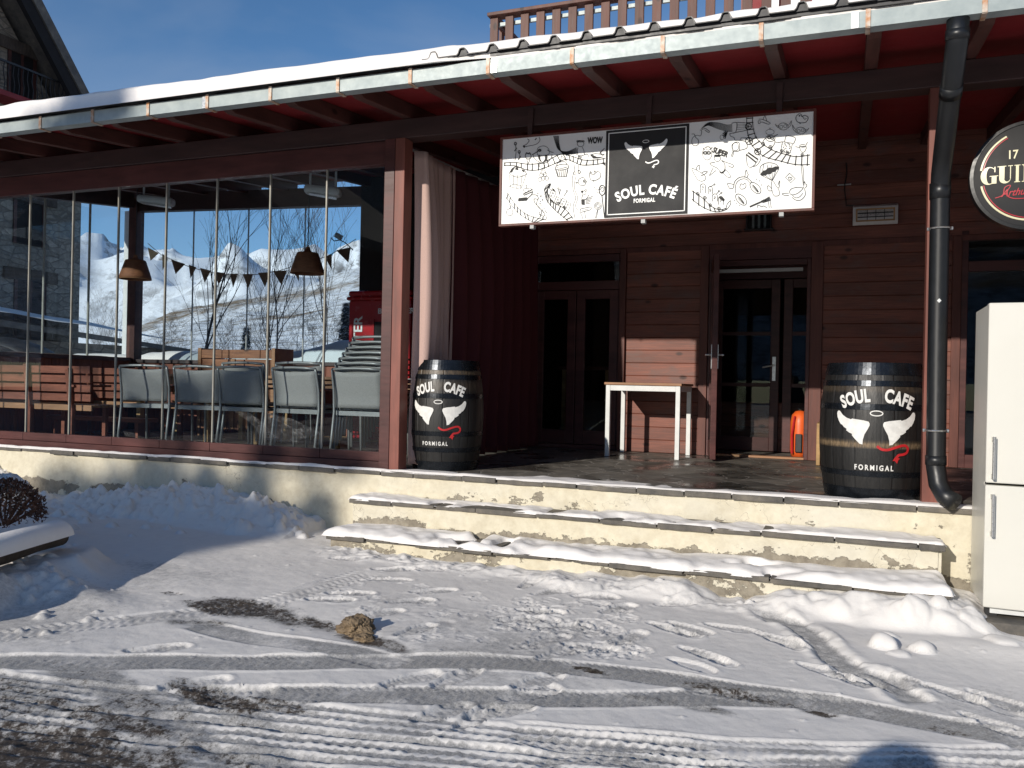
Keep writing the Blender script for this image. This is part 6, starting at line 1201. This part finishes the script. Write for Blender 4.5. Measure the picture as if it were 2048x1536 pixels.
# bunting: sun on the first two and backlit shade on the rest are coloured in
bt = thing('bunting', 'string of felt pennants strung across the glazed room, first two coloured as sunlit', 'bunting', (-6.7, 8.2, 2.9))
top = [(296, 487), (323, 510), (352, 523), (382, 535), (410, 542), (438, 548), (468, 550), (496, 550), (525, 548), (560, 541), (588, 532), (615, 527), (655, 512), (682, 498), (712, 478)]
pts = [onY(x, y, 8.2-.0015*(x-296)*0) for x, y in top]; MB().tube([(a, 8.2, b) for a, b in pts], .004, 5).build('string', MT['flag_backlit'], bt)
fl_ = [((297, 495), (316, 506), (300, 521), 0), ((324, 507), (336, 518), (324, 540), 0), ((348, 520), (365, 527), (350, 548), 1), ((376, 529), (394, 535), (380, 556), 1), ((402, 536), (420, 541), (408, 565), 1), ((430, 543), (448, 546), (436, 570), 1), ((459, 547), (477, 548), (465, 575), 1), ((486, 548), (506, 548), (495, 577), 1), ((518, 546), (538, 544), (529, 574), 1), ((550, 543), (570, 540), (562, 570), 1), ((582, 534), (598, 530), (597, 562), 1), ((649, 514), (665, 508), (662, 539), 1), ((677, 502), (697, 493), (696, 525), 1)]
for a, b, c, k in fl_:
    m = MB(); A, B, C_ = onY(*a, 8.2), onY(*b, 8.2), onY(*c, 8.2); tw = random.uniform(-.05, .05)
    m.add([(A[0], 8.2-tw, A[1]), (B[0], 8.2+tw, B[1]), (C_[0], 8.21, C_[1])], [(0, 1, 2)]); m.build('pennant', MT['flag_sunlit' if k == 0 else 'flag_backlit'], bt, solid=.004)
# red booth
rb_ = thing('red_booth', 'red promotional bar booth lettered BEEFEATER LONDON behind the armchair stack', 'booth', (-5.3, 9.1, F))
rx0 = onY(699, 600, 9.0)[0]; rx1 = rx0+.85; rt_ = 2.50
MB().box(rx0, rx1, 9.0, 9.36, F, rt_-.12).build('body', MT['red'], rb_, bevel=.01)
MB().box(rx0-.03, rx1+.03, 8.96, 9.38, rt_-.12, rt_-.07).box(rx0-.01, rx1+.01, 8.98, 9.36, rt_-.07, rt_).build('cornice', MT['red'], rb_, bevel=.025)
MB().box(rx0+.36, rx1-.10, 8.995, 9.005, F+1.0, rt_-.38).build('window', MT['dark'], rb_); MB().box(rx0+.33, rx0+.36, 8.985, 8.999, F+.97, rt_-.35).build('window_trim', MT['red'], rb_)
f = Flat(); add_text(f, 'BEEFEATER', rx0+.13, 1.755, .165, .004, .9, rot=math.pi/2, fit=.88); add_text(f, 'LONDON', rx0+.255, 1.66, .060, .001, .9, rot=math.pi/2, fit=.35); add_text(f, 'BEEFEATER', rx0+.66, 2.25, .09, .002, .8, fit=.50)
placeXZ(f, 8.992).build('lettering', MT['board'], rb_, fix=False)
fa = thing('floodlight', 'small floodlight on a bent arm beyond the rear glazing', 'lamp', (-6.2, 9.75, 2.9))
q = [onY(x, y, 9.8) for x, y in ((706, 500), (690, 485), (680, 480), (668, 482), (662, 475))]; MB().tube([(a, 9.8, b) for a, b in q], .007, 6).build('arm', MT['black'], fa)
c = onY(678, 472, 9.8); MB().bar((c[0]-.05, 9.8, c[1]+.02), (c[0]+.04, 9.8, c[1]-.03), .05, .07).build('head', MT['grey'], fa, bevel=.006)
# white drainpipe beyond the left corner, snow bank on the outer sills
q0 = onY(256, 500, 9.9); tag(MB().box(q0[0]-.045, q0[0]+.045, 9.86, 9.95, 1.2, 3.9).build('white_post', MT['whitep'], None, bevel=.01), 'white post outside the rear corner of the glazed room', 'post')
prof_ = [onY(x, y, 9.75) for x, y in ((240, 708), (278, 712), (300, 704), (340, 702), (395, 703), (470, 706), (550, 703), (600, 697), (640, 686), (665, 678), (700, 678), (760, 690))]
bxs = [p[0] for p in prof_]; bzs = [p[1] for p in prof_]
def sb_z(X, Y): h = np.interp(X, bxs, bzs); e = 1-np.clip(np.abs(Y-9.85)/.55, 0, 1)**3; return 1.2+(h-1.2)*e+.008*wnoise(X, Y, .2, 120)
Xb, Yb = np.meshgrid(np.arange(-10.9, -5.3, .04), np.linspace(9.28, 10.4, 30)); Yb = Yb+(Xb+10)*.06; o = np_mesh('sill_snow_bank', np.stack([Xb, Yb, sb_z(Xb, Yb-(Xb+10)*.06)], -1).reshape(-1, 3), quads(*Xb.shape), MT['snow']); o['kind'] = 'stuff'; tag(o, 'deep snow banked against the outside of the rear glazing', 'snow')
Yl, Zl = np.meshgrid(np.linspace(6.4, 9.2, 40), np.linspace(0, 1, 10)); o = np_mesh('side_snow_bank', np.stack([-9.40-.45*Zl, Yl, 1.66-.35*Zl**2+.01*wnoise(Yl, Zl, .3, 7)], -1).reshape(-1, 3), quads(*Yl.shape), MT['snow']); o['kind'] = 'stuff'; tag(o, 'snow lying on the left outer sill', 'snow')
# ================================================================ NEIGHBOUR BUILDINGS
st = thing('stone_house', 'tall grey stone house with steep dark roof at the far left', 'house', (-16, 11, 0)); SX_ = -16.0
wall = [(3.0, -1), (14.22, -1), (14.22, 6.25), (8.6, 13.24), (3.0, 6.25)]
MB().prism(wall, -24, SX_, 'YZ').build('wall', MT['stonewall'], st)
# roof slab right slope, overhanging towards us
rl = [(14.75, 5.85), (8.6, 13.50)]; nrm = Vector((7.65, 6.15)).normalized()*.20
MB().prism([rl[0], rl[1], (rl[1][0]+nrm.x, rl[1][1]+nrm.y), (rl[0][0]+nrm.x, rl[0][1]+nrm.y)], -24.5, SX_+.75, 'YZ').build('roof', MT['slate'], st)
MB().prism([(2.45, 5.85), (8.6, 13.50), (8.6, 13.8), (2.2, 5.95)], -24.5, SX_+.75, 'YZ').build('roof', MT['slate'], st)
MB().prism([(14.5, 5.75), (8.6, 13.08), (8.6, 13.47), (14.7, 5.88)], SX_+.60, SX_+.72, 'YZ').build('barge_board', MT['dark'], st)
def swin(y0, y1, z0, z1, lint=True):
    w_ = MB().box(SX_-.01, SX_+.012, y0, y1, z0, z1).build('window', MT['dark'], st); MB().box(SX_+.0125, SX_+.03, y0+.0, y0+.07, z0, z1).box(SX_+.0125, SX_+.03, y1-.07, y1, z0, z1).box(SX_+.0125, SX_+.03, (y0+y1)/2-.03, (y0+y1)/2+.03, z0, z1).build('window_frame', MT['rafter'], w_)
    if lint: MB().box(SX_-.02, SX_+.06, y0-.25, y1+.25, z1, z1+.24).build('lintel', MT['bark'], st)
swin(12.35, 13.0, 7.0, 8.0); swin(12.55, 13.3, 4.1, 5.0); swin(12.6, 13.35, 2.0, 3.35); swin(9.6, 10.4, 7.0, 8.0); swin(9.6, 10.4, 4.1, 5.0)
bs_ = MB().box(SX_+.0, SX_+.55, 11.0, 13.5, 6.86, 6.96).build('balcony_slab', MT['soffit'], st)
bt_ = MB().box(SX_+.50, SX_+.54, 11.0, 13.5, 7.52, 7.56).box(SX_+.01, SX_+.54, 13.46, 13.5, 7.52, 7.56)
for k in range(24): y = 11.05+k*.105; bt_.tube([(SX_+.52, y, 6.96), (SX_+.52, y+.02, 7.15), (SX_+.52, y-.02, 7.33), (SX_+.52, y, 7.53)], .010, 5)
for k in range(4): x = SX_+.1+k*.11; bt_.tube([(x, 13.48, 6.96), (x, 13.48, 7.53)], .010, 5)
bt_.build('balcony_railing', MT['black'], bs_)
an = thing('annex', 'low grey outbuilding with snow on its roof in front of the stone house', 'outbuilding', (-14, 12, 0))
MB().box(-15.9, -13, 6.0, 14.1, -.5, 1.98).build('wall', MT['stonewall'], an)
rf_ = MB().add([(-12.8, 6.0, 2.62), (-12.8, 10, 2.26), (-12.8, 14.2, 1.99), (-15.9, 14.2, 2.3), (-15.9, 6, 3.3), (-12.8, 6.0, 2.4), (-12.8, 14.2, 1.90)], [(0, 1, 2, 3, 4), (0, 5, 6, 2, 1)]).build('roof', MT['slate'], an)
Xa, Ya = np.meshgrid(np.linspace(-15.9, -12.78, 26), np.linspace(6, 14.22, 60)); Za = 2.70-.30*sstep(6, 10, Ya)*1.0-.073*np.clip(Ya-10, 0, 5)+.18*(-12.8-Xa)*.9+.03*wnoise(Xa, Ya, .6, 3)
o = np_mesh('snow_cover', np.stack([Xa, Ya, Za], -1).reshape(-1, 3)-np.array(POS[an.name]), quads(*Xa.shape), MT['snow']); o.parent = an
# chalet across the road behind the camera: seen mirrored in the glass
cb = thing('chalet', 'dark timber chalet across the road, mirrored in the glazing', 'chalet', (-26, -19, 0))
MB().box(-33, -20.5, -27, -15, -1, 7.5).build('wall', MT['rafter'], cb); MB().prism([(-34, 7.2), (-26.7, 12.2), (-19.4, 7.2), (-19.4, 7.6), (-26.7, 12.7), (-34, 7.6)], -28, -14, 'XZ').build('roof', MT['slate'], cb)
for x in (-31, -28, -25, -22.3):
    for z in (1.2, 4.2): MB().box(x-.5, x+.5, -15.0, -14.97, z, z+1.3).build('window', MT['dglass'], cb)
# ================================================================ TREES
def bare_tree(name, x, y, z, h, label, seed, r0=.09, spread=.55, nlev=4, first=.35, lean=(0, 0), nb=7, up=.35, group='bare winter trees behind the glazed room'):
    rn = random.Random(seed); t = thing(name, label, 'tree', (x, y, z), group); tr = MB(); br = MB()
    def branch(p, d, l, r, lev):
        n = 6 if lev < 2 else 4; P = [p]; q = p.copy(); dd = d.copy()
        for i in range(n): dd = (dd+Vector((rn.gauss(0, .13 if lev else .06), rn.gauss(0, .13 if lev else .06), rn.gauss(.03, .06)))).normalized(); q = q+dd*l/n; P.append(q.copy())
        rad = [max(.0028, r*(1-.75*i/n)) for i in range(n+1)]; (tr if lev == 0 else br).tube(P, rad, 6 if lev < 2 else 4, False)
        if lev >= nlev: return
        k = nb if lev == 0 else rn.randint(3, 5)
        for j in range(k):
            u = first+(1-first)*(j+rn.random())/k if lev == 0 else .2+.8*(j+rn.random())/k; i = min(n-1, int(u*n)); b = P[i].lerp(P[i+1], u*n-i); a = rn.uniform(0, 6.28)
            side = Vector((math.cos(a), math.sin(a), 0)); nd = (dd*(1-spread)+side*spread+Vector((0, 0, up))).normalized(); branch(b, nd, l*rn.uniform(.42, .68)*(1.15-.3*u), rad[i]*.6, lev+1)
    branch(Vector((x, y, z)), Vector((lean[0], lean[1], 1)).normalized(), h, r0, 0); tr.build('trunk', MT['bark'], t, smooth=True, fix=False); br.build('crown', MT['bark'], t, fix=False); return t
def tp(px_, Y): return onY(px_, 700, Y)[0]
bare_tree('bare_tree', tp(404, 17), 17, .8, 4.2, 'bare crooked tree behind the bunting, left of the settle', 3, .042, .45, 3, .12, (.0, 0), 9, .6)
bare_tree('bare_tree', tp(520, 19), 19, .8, 3.7, 'slender bare tree left of the right pendant lamp', 8, .020, .5, 3, .12, (0, 0), 9, .7)
bare_tree('bare_tree', tp(560, 16), 16, .8, 3.8, 'bushy bare tree behind the right pendant lamp', 12, .026, .5, 3, .12, (.0, 0), 10, .6)
bare_tree('bare_tree', tp(660, 17), 17, .8, 4.4, 'thin bare tree behind the floodlight arm', 17, .020, .5, 3, .15, (.02, 0), 9, .7)
sh = []
for k, (px_, Y, h) in enumerate(((330, 24, 1.6), (355, 28, 1.8), (430, 26, 1.7), (460, 24, 1.9), (505, 30, 2.0), (545, 24, 1.9), (590, 26, 2.0), (635, 24, 2.0), (680, 26, 2.2), (235, 40, 4.0), (200, 36, 3.2), (215, 30, 2.2))):
    bare_tree('bare_shrub', tp(px_, Y), Y, 1.2 if Y < 35 else 1.8, h, ['low', 'round', 'thin', 'twiggy', 'dense', 'bent', 'broad', 'small', 'tall', 'tallest', 'leggy', 'leaning'][k]+' bare shrub on the snowy slope, number '+str(k+1)+' from the left' if False else ['low bare shrub left of the crooked tree', 'second bare shrub left of the crooked tree', 'bare shrub just right of the crooked tree trunk', 'bare shrub above the left part of the settle', 'bare shrub far up the slope above the settle', 'bare shrub by the right end of the settle', 'bare shrub under the right pendant lamp', 'bare shrub right of the right pendant lamp', 'bare shrub beside the red booth', 'tall bare shrub between stone house and white post', 'bare shrub at the foot of the mountain near the stone house', 'small bare shrub right of the stone house corner'][k], 30+k, .016, .6, 3, .05, (0, 0), 9, .5, 'bare shrubs on the snowy slope')
def conifer(name, x, y, z, h, rad, label, seed, snow=False, dens=1.0, group='dark conifers', lo=.06, cat='tree'):
    rn = random.Random(seed); t = thing(name, label, cat, (x, y, z), group); MB().tube([(x, y, z), (x, y, z+h*.5), (x, y, z+h*.98)], [h*.016+.02, h*.010+.01, .01], 8).build('trunk', MT['bark'], t)
    m = MB(); s = MB(); zz = lo*h
    while zz < h*.985:
        u = zz/h; L_ = rad*(1-u)**.85*rn.uniform(.8, 1.1)+.05; nbr = max(4, int(9*dens*(1-u*.5)))
        for k in range(nbr):
            a = rn.uniform(0, 6.28); l = L_*rn.uniform(.65, 1.1); d = Vector((math.cos(a), math.sin(a), 0)); sd = Vector((-d.y, d.x, 0)); n = max(3, int(l/.28*dens)+2)
            for i in range(n):
                f0 = (i+.3)/n; c = Vector((x, y, z+zz))+d*l*f0+Vector((0, 0, -.28*l*f0*f0+.05*l*f0)); w_ = (.10+.24*l*(1-f0))*rn.uniform(.7, 1.2); ln = l/n*1.35
                for sg in (1, -1):
                    o1 = d*ln*.6+sd*sg*w_+Vector((0, 0, -.12*w_+rn.uniform(-.05, .03))); o2 = d*ln*.25+sd*sg*w_*.5+Vector((0, 0, rn.uniform(-.10, -.02)*l*.4)); m.add([c, c+o2, c+o1, c+d*ln*.5], [(0, 1, 2, 3)])
                    if snow and rn.random() < .7: e = Vector((0, 0, .02)); s.add([c+e, c+o2*.8+e, c+o1*.8+e, c+d*ln*.4+e], [(0, 1, 2, 3)])
        zz += h*.028/dens*(1.2-u*.5)
    m.build('crown', MT['needle'], t, fix=False)
    if snow: s.build('snow_load', MT['snow'], t, fix=False)
    return t
conifer('small_conifer', tp(694, 12.5), 12.5, .9, 1.85, .34, 'small snow laden conifer beside the red booth', 5, True, 1.3, 'conifers behind the cafe')
conifer('small_conifer', tp(492, 20), 20, 1.2, 1.7, .30, 'tiny conifer below the bunting between two bare trees', 6, True, 1.0, 'conifers behind the cafe')
def back(X, Y, Z, dist):
    """point on the sun ray through (X,Y,Z), dist metres back towards the sun"""
    return (X-SD.x*dist, Y-SD.y*dist, Z-SD.z*dist)
# tall pine across the road: its high crown casts the soft dappled shade on the left
def pine(label):
    rn = random.Random(21); D0 = 26.0
    T = [(-6.35,5.65,.2,.50),(-5.75,5.6,.2,.50),(-5.2,5.7,.2,.42),(-4.75,5.85,.2,.30),(-5.75,5.15,.15,.36),(-6.45,5.15,.2,.42),(-7.1,5.4,.3,.5),(-5.3,5.3,.15,.28),(-4.45,5.65,.2,.30),(-4.95,5.4,.15,.28),(-4.15,5.85,.2,.28),(-7.3,4.9,.2,.4),(-4.55,4.75,.15,.28),(-4.55,5.25,.17,.32),(-4.4,5.6,.18,.30),(-4.2,5.85,.18,.26),(-4.75,4.6,.13,.24),(-4.85,5.1,.13,.34),(-4.8,5.55,.15,.34),(-5.3,4.85,.13,.36),(-5.4,5.3,.13,.36),(-5.85,4.9,.13,.3),(-4.75,5.9,.15,.3),
         (-5.95,6.05,.50,.22),(-5.25,6.05,.42,.26),(-4.75,6.05,.40,.24),(-4.05,6.05,.30,.22),(-4.65,6.14,.74,.22),(-4.15,6.14,.78,.24),(-3.8,6.14,.72,.16),
         (-6.25,7.1,1.15,.24),(-5.7,7.1,1.2,.28),(-5.5,7.1,1.4,.2),(-6.9,7.2,1.0,.14),(-7.3,6.9,1.6,.3),(-8.0,7,1.9,.3),(-6.0,7.5,2.2,.3),(-5.3,7.4,2.6,.26),
         (-5.65,5.2,3.5,.17),(-5.45,5.2,3.56,.15),(-6.33,5.2,3.5,.07),(-5.5,5.7,3.8,.45),(-4.9,6.2,3.95,.4),(-5.9,6.6,4.1,.35),(-5.2,7.2,4.3,.5),(-5.8,8,4.6,.4),(-5.3,9,5.0,.5)]
    b0 = back(-5.75, 5.6, .2, D0+1.0); bx_, by_ = b0[0], b0[1]; t = thing('pine_tree', label, 'tree', (bx_, by_, -.6)); m = MB(); br = MB()
    tr = [Vector((bx_, by_, -.6)), Vector((bx_+.1, by_, 4)), Vector((bx_, by_+.1, 8.5)), Vector((bx_+.1, by_, 12)), Vector((bx_+.05, by_, 14.2))]
    MB().tube(tr, [.13, .11, .09, .05, .02], 8).build('trunk', MT['bark'], t, smooth=True)
    for (X, Y, Z, r) in T:
        c = Vector(back(X, Y, Z, D0+rn.uniform(-.8, .8))); zt_ = min(13.8, max(7.5, c.z-.5)); br.tube([Vector((bx_+.05, by_, zt_)), (Vector((bx_, by_, zt_))+c)/2+Vector((0, 0, .1)), c], [.035, .025, .01], 5)
        for k in range(int(520*(r/.4)**2)+50):
            d = Vector((rn.gauss(0, 1), rn.gauss(0, 1), rn.gauss(0, 1))).normalized()*r*rn.random()**.45; p = c+d; a = Vector((rn.gauss(0, 1), rn.gauss(0, 1), rn.gauss(0, .6))).normalized()*.075; b = a.cross(Vector((rn.gauss(0, 1), rn.gauss(0, 1), 1))).normalized()*.035
            m.add([p-a, p+b, p+a, p-b], [(0, 1, 2, 3)])
    br.build('branches', MT['bark'], t, fix=False); m.build('crown', MT['needle'], t, fix=False)
pine('tall pine with a bare trunk and clumped crown across the road')
# ================================================================ LOG, BUSH, ROCK
def lg(px_, py_, z): p = onZ(px_, py_, z); return Vector((p[0], p[1], z))
A = lg(120, 1072, .35); B = lg(-132, 1146, .35); dr = (B-A).normalized()
t = thing('log_edging', 'dark round log edging a planting bed with a thick roll of snow on top', 'log', tuple(A))
MB().tube([A+dr*1.6*k/6+Vector((0, 0, .008*math.sin(k*2))) for k in range(7)], .062, 16).build('log', MT['bark'], t, smooth=False)
C2 = A+dr*.95+Vector((-.02, -.16, -.06)); MB().tube([C2, C2+dr*.9], .06, 14).build('lower_log', MT['bark'], t)
m = MB(); sdv = Vector((dr.y, -dr.x, 0))
if sdv.y > 0: sdv = -sdv
def fnl(u, v):
    s = -.03+1.55*u; a = math.pi*v; e = (min(1, max(0, (s+.03)/.10))*min(1, max(0, (1.52-s)/.12)))**.5; e2 = 1-.0*u; r = (.088+.018*snoise((s*3, v*2, 1)))*e; c = A+dr*s+Vector((0, 0, .025))+(-sdv)*.03
    p = c+sdv*math.cos(a)*r*1.25+Vector((0, 0, math.sin(a)*r*1.1)); return tuple(p)
m.grid(fnl, 50, 16); m.build('snow_cap', MT['snow'], t, smooth=True)
bp = lg(8, 1035, .42); t = thing('hedge_bush', 'small reddish brown clipped bush half covered by snow', 'bush', tuple(bp)); m = MB(); rn = random.Random(4)
for k in range(2600):
    a = rn.uniform(0, 6.28); ph = rn.uniform(-.2, 1.5); r = rn.uniform(.55, 1)**.5; c = bp+Vector((.26*r*math.cos(a)*math.cos(ph), .26*r*math.sin(a)*math.cos(ph), .24*r*math.sin(ph)+.02)); d = Vector((rn.gauss(0, 1), rn.gauss(0, 1), rn.gauss(.4, 1))).normalized()*.022; s = d.cross(Vector((rn.gauss(0, 1), rn.gauss(0, 1), 1))).normalized()*.008
    m.add([c-s, c+s, c+d+s*.4, c+d-s*.4], [(0, 1, 2, 3)])
m.build('leaves', MT['twig'], t, fix=False); m = MB()
for k in range(40):
    a = rn.uniform(0, 6.28); b = bp+Vector((.03*math.cos(a), .03*math.sin(a), -.05)); m.tube([b, bp+Vector((.2*math.cos(a), .2*math.sin(a), rn.uniform(.05, .2)))], .005, 4)
m.build('stems', MT['twig'], t, fix=False)
m = MB().grid(lambda u, v: (bp.x-.10+.20*math.cos(u*6.283)*math.sin(v*1.15)*(1+.3*snoise((3*math.cos(u*6.283), 3*math.sin(u*6.283), v*3))), bp.y+.06+.20*math.sin(u*6.283)*math.sin(v*1.15)*(1+.3*snoise((2*math.cos(u*6.283), 5, v*3))), bp.z+.055+.225*math.cos(v*1.05)+.035*snoise((4*math.cos(u*6.283), 4*math.sin(u*6.283), v*5))), 30, 10); m.build('snow_cap', MT['snow'], t, smooth=True, fix=False)
def rock(px_, py_, sx, sy, sz, label, seed, mat):
    p = gp(px_, py_); z = gz_at(*p); bm = bmesh.new(); bmesh.ops.create_icosphere(bm, subdivisions=5, radius=1)
    for v in bm.verts:
        n = v.co.normalized(); k = 1+.45*snoise(n*1.6+Vector((seed, 0, 0)))+.25*abs(snoise(n*3+Vector((seed, 5, 0))))+.10*snoise(n*8)+.05*snoise(n*20); q = n*k; v.co = Vector((q.x*sx, q.y*sy, max(q.z, -.5)*sz*(1+.3*snoise(n*2.2+Vector((9, seed, 0))))))
    me = bpy.data.meshes.new('rock'); bm.to_mesh(me); bm.free(); me.materials.append(mat); o = bpy.data.objects.new('rock', me); COL.objects.link(o); o.location = (p[0], p[1], z+sz*.18); tag(o, label, 'rock')
MT['rockm'] = slate('tan_rock', c=((0.07, 0.05, 0.032), (0.30, 0.215, 0.125)))
rock(712, 1274, .095, .08, .065, 'tan lump of frozen earth lying beside the dirty tyre track', 2.3, MT['rockm']); rock(728, 1290, .05, .04, .02, 'small dark stone at the foot of the tan lump', 7.1, MT['rockm'])
# ================================================================ PERSON behind the camera, whose shadow falls at the lower right
def person():
    tip = gp(1812, 1492, .05); D_ = 5.15; hd = back(tip[0], tip[1], .06, D_); H = hd[2]+.05; gx, gy = hd[0], hd[1]; gz = gz_at(gx, gy); H = hd[2]-gz; k = H/1.80
    J = {'pel': (0, 0, .95), 'wai': (0, 0, 1.10), 'che': (0, .0, 1.32), 'nec': (0, .01, 1.50), 'hip_l': (-.10, 0, .92), 'kne_l': (-.12, .02, .50), 'ank_l': (-.12, -.02, .09), 'toe_l': (-.13, .14, .04), 'hip_r': (.10, 0, .92), 'kne_r': (.12, .03, .50), 'ank_r': (.13, 0, .09), 'toe_r': (.15, .16, .04),
         'sh_l': (-.19, 0, 1.43), 'elb_l': (-.26, -.02, 1.16), 'wri_l': (-.24, .10, .94), 'sh_r': (.19, 0, 1.43), 'elb_r': (.26, -.02, 1.16), 'wri_r': (.24, .10, .94), 'hed': (0, .02, 1.60)}
    E_ = [('pel', 'wai'), ('wai', 'che'), ('che', 'nec'), ('nec', 'hed'), ('pel', 'hip_l'), ('hip_l', 'kne_l'), ('kne_l', 'ank_l'), ('ank_l', 'toe_l'), ('pel', 'hip_r'), ('hip_r', 'kne_r'), ('kne_r', 'ank_r'), ('ank_r', 'toe_r'), ('che', 'sh_l'), ('sh_l', 'elb_l'), ('elb_l', 'wri_l'), ('che', 'sh_r'), ('sh_r', 'elb_r'), ('elb_r', 'wri_r')]
    Rr = {'pel': .16, 'wai': .15, 'che': .17, 'nec': .06, 'hed': .055, 'hip': .11, 'kne': .068, 'ank': .05, 'toe': .04, 'sh_': .075, 'elb': .055, 'wri': .035}
    names = list(J); t = thing('person', 'person in a dark hooded jacket and black trousers standing behind the camera', 'person', (gx, gy, gz))
    def skin(name, keys, edges, mat, rad, root, fn=lambda p: p):
        me = bpy.data.meshes.new(name); idx = {n: i for i, n in enumerate(keys)}; me.from_pydata([tuple(Vector(J[n])*k) for n in keys], [(idx[a], idx[b]) for a, b in edges if a in idx and b in idx], []); o = bpy.data.objects.new(name, me); COL.objects.link(o); o.parent = t
        s_ = o.modifiers.new('s', 'SKIN'); sv = me.skin_vertices[0].data
        for n in keys: r = rad(n)*k; sv[idx[n]].radius = (r, r)
        sv[idx[root]].use_root = True; o.modifiers.new('d', 'SUBSURF').levels = 2; o.modifiers['d'].render_levels = 2; me.materials.append(mat); return o
    skin('body', names, E_, MT['trouser'], lambda n: Rr.get(n, Rr.get(n[:3], .05)), 'pel')
    jk = ['pel', 'wai', 'che', 'nec', 'sh_l', 'elb_l', 'wri_l', 'sh_r', 'elb_r', 'wri_r']; skin('jacket', jk, E_, MT['jacket'], lambda n: Rr.get(n, Rr.get(n[:3], .05))*1.18+.012, 'pel')
    z = 1.68*k; MB().lathe([(.001, z-.13*k), (.05*k, z-.12*k), (.075*k, z-.07*k), (.082*k, z), (.075*k, z+.06*k), (.05*k, z+.10*k), (.001, z+.112*k)], 24, (gx, gy+.01, gz)).add([(gx-.012, gy+.085*k, gz+z-.02), (gx+.012, gy+.085*k, gz+z-.02), (gx, gy+.11*k, gz+z-.035), (gx, gy+.085*k, gz+z+.02)], [(0, 2, 3), (2, 1, 3), (0, 1, 2)]).build('head', MT['skin'], t, smooth=True)
    MB().lathe([(.16*k, z-.16*k), (.155*k, z-.08*k), (.15*k, z), (.135*k, z+.06*k), (.09*k, z+.105*k), (.001, z+.12*k)], 28, (gx, gy-.045, gz), cap=False).xf(lambda p: (p.x*1.0, min(p.y, gy+.055), p.z)).build('hood', MT['jacket'], t, smooth=True, solid=.01)
    for sx in (-1, 1):
        m = MB(); w0 = Vector((gx+sx*.24*k, gy+.10*k, gz+.94*k)); m.tube([w0, w0+Vector((0, .02, -.05)), w0+Vector((0, .03, -.09))], [.026, .036, .030], 10)
        for q in range(4): b = w0+Vector((0, -.005+.017*q, -.085)); m.tube([b, b+Vector((-sx*.004, .006, -.035)), b+Vector((-sx*.014, .01, -.065-.008*(q in (1, 2)))), b+Vector((-sx*.028, .01, -.080-.008*(q in (1, 2))))], [.0095, .009, .008, .006], 6)
        b = w0+Vector((-sx*.01, .04, -.045)); m.tube([b, b+Vector((-sx*.015, .025, -.02)), b+Vector((-sx*.02, .035, -.05))], [.011, .010, .008], 6); m.build('hand', MT['skin'], t, smooth=True)
person()
print('objects', len(COL.objects))
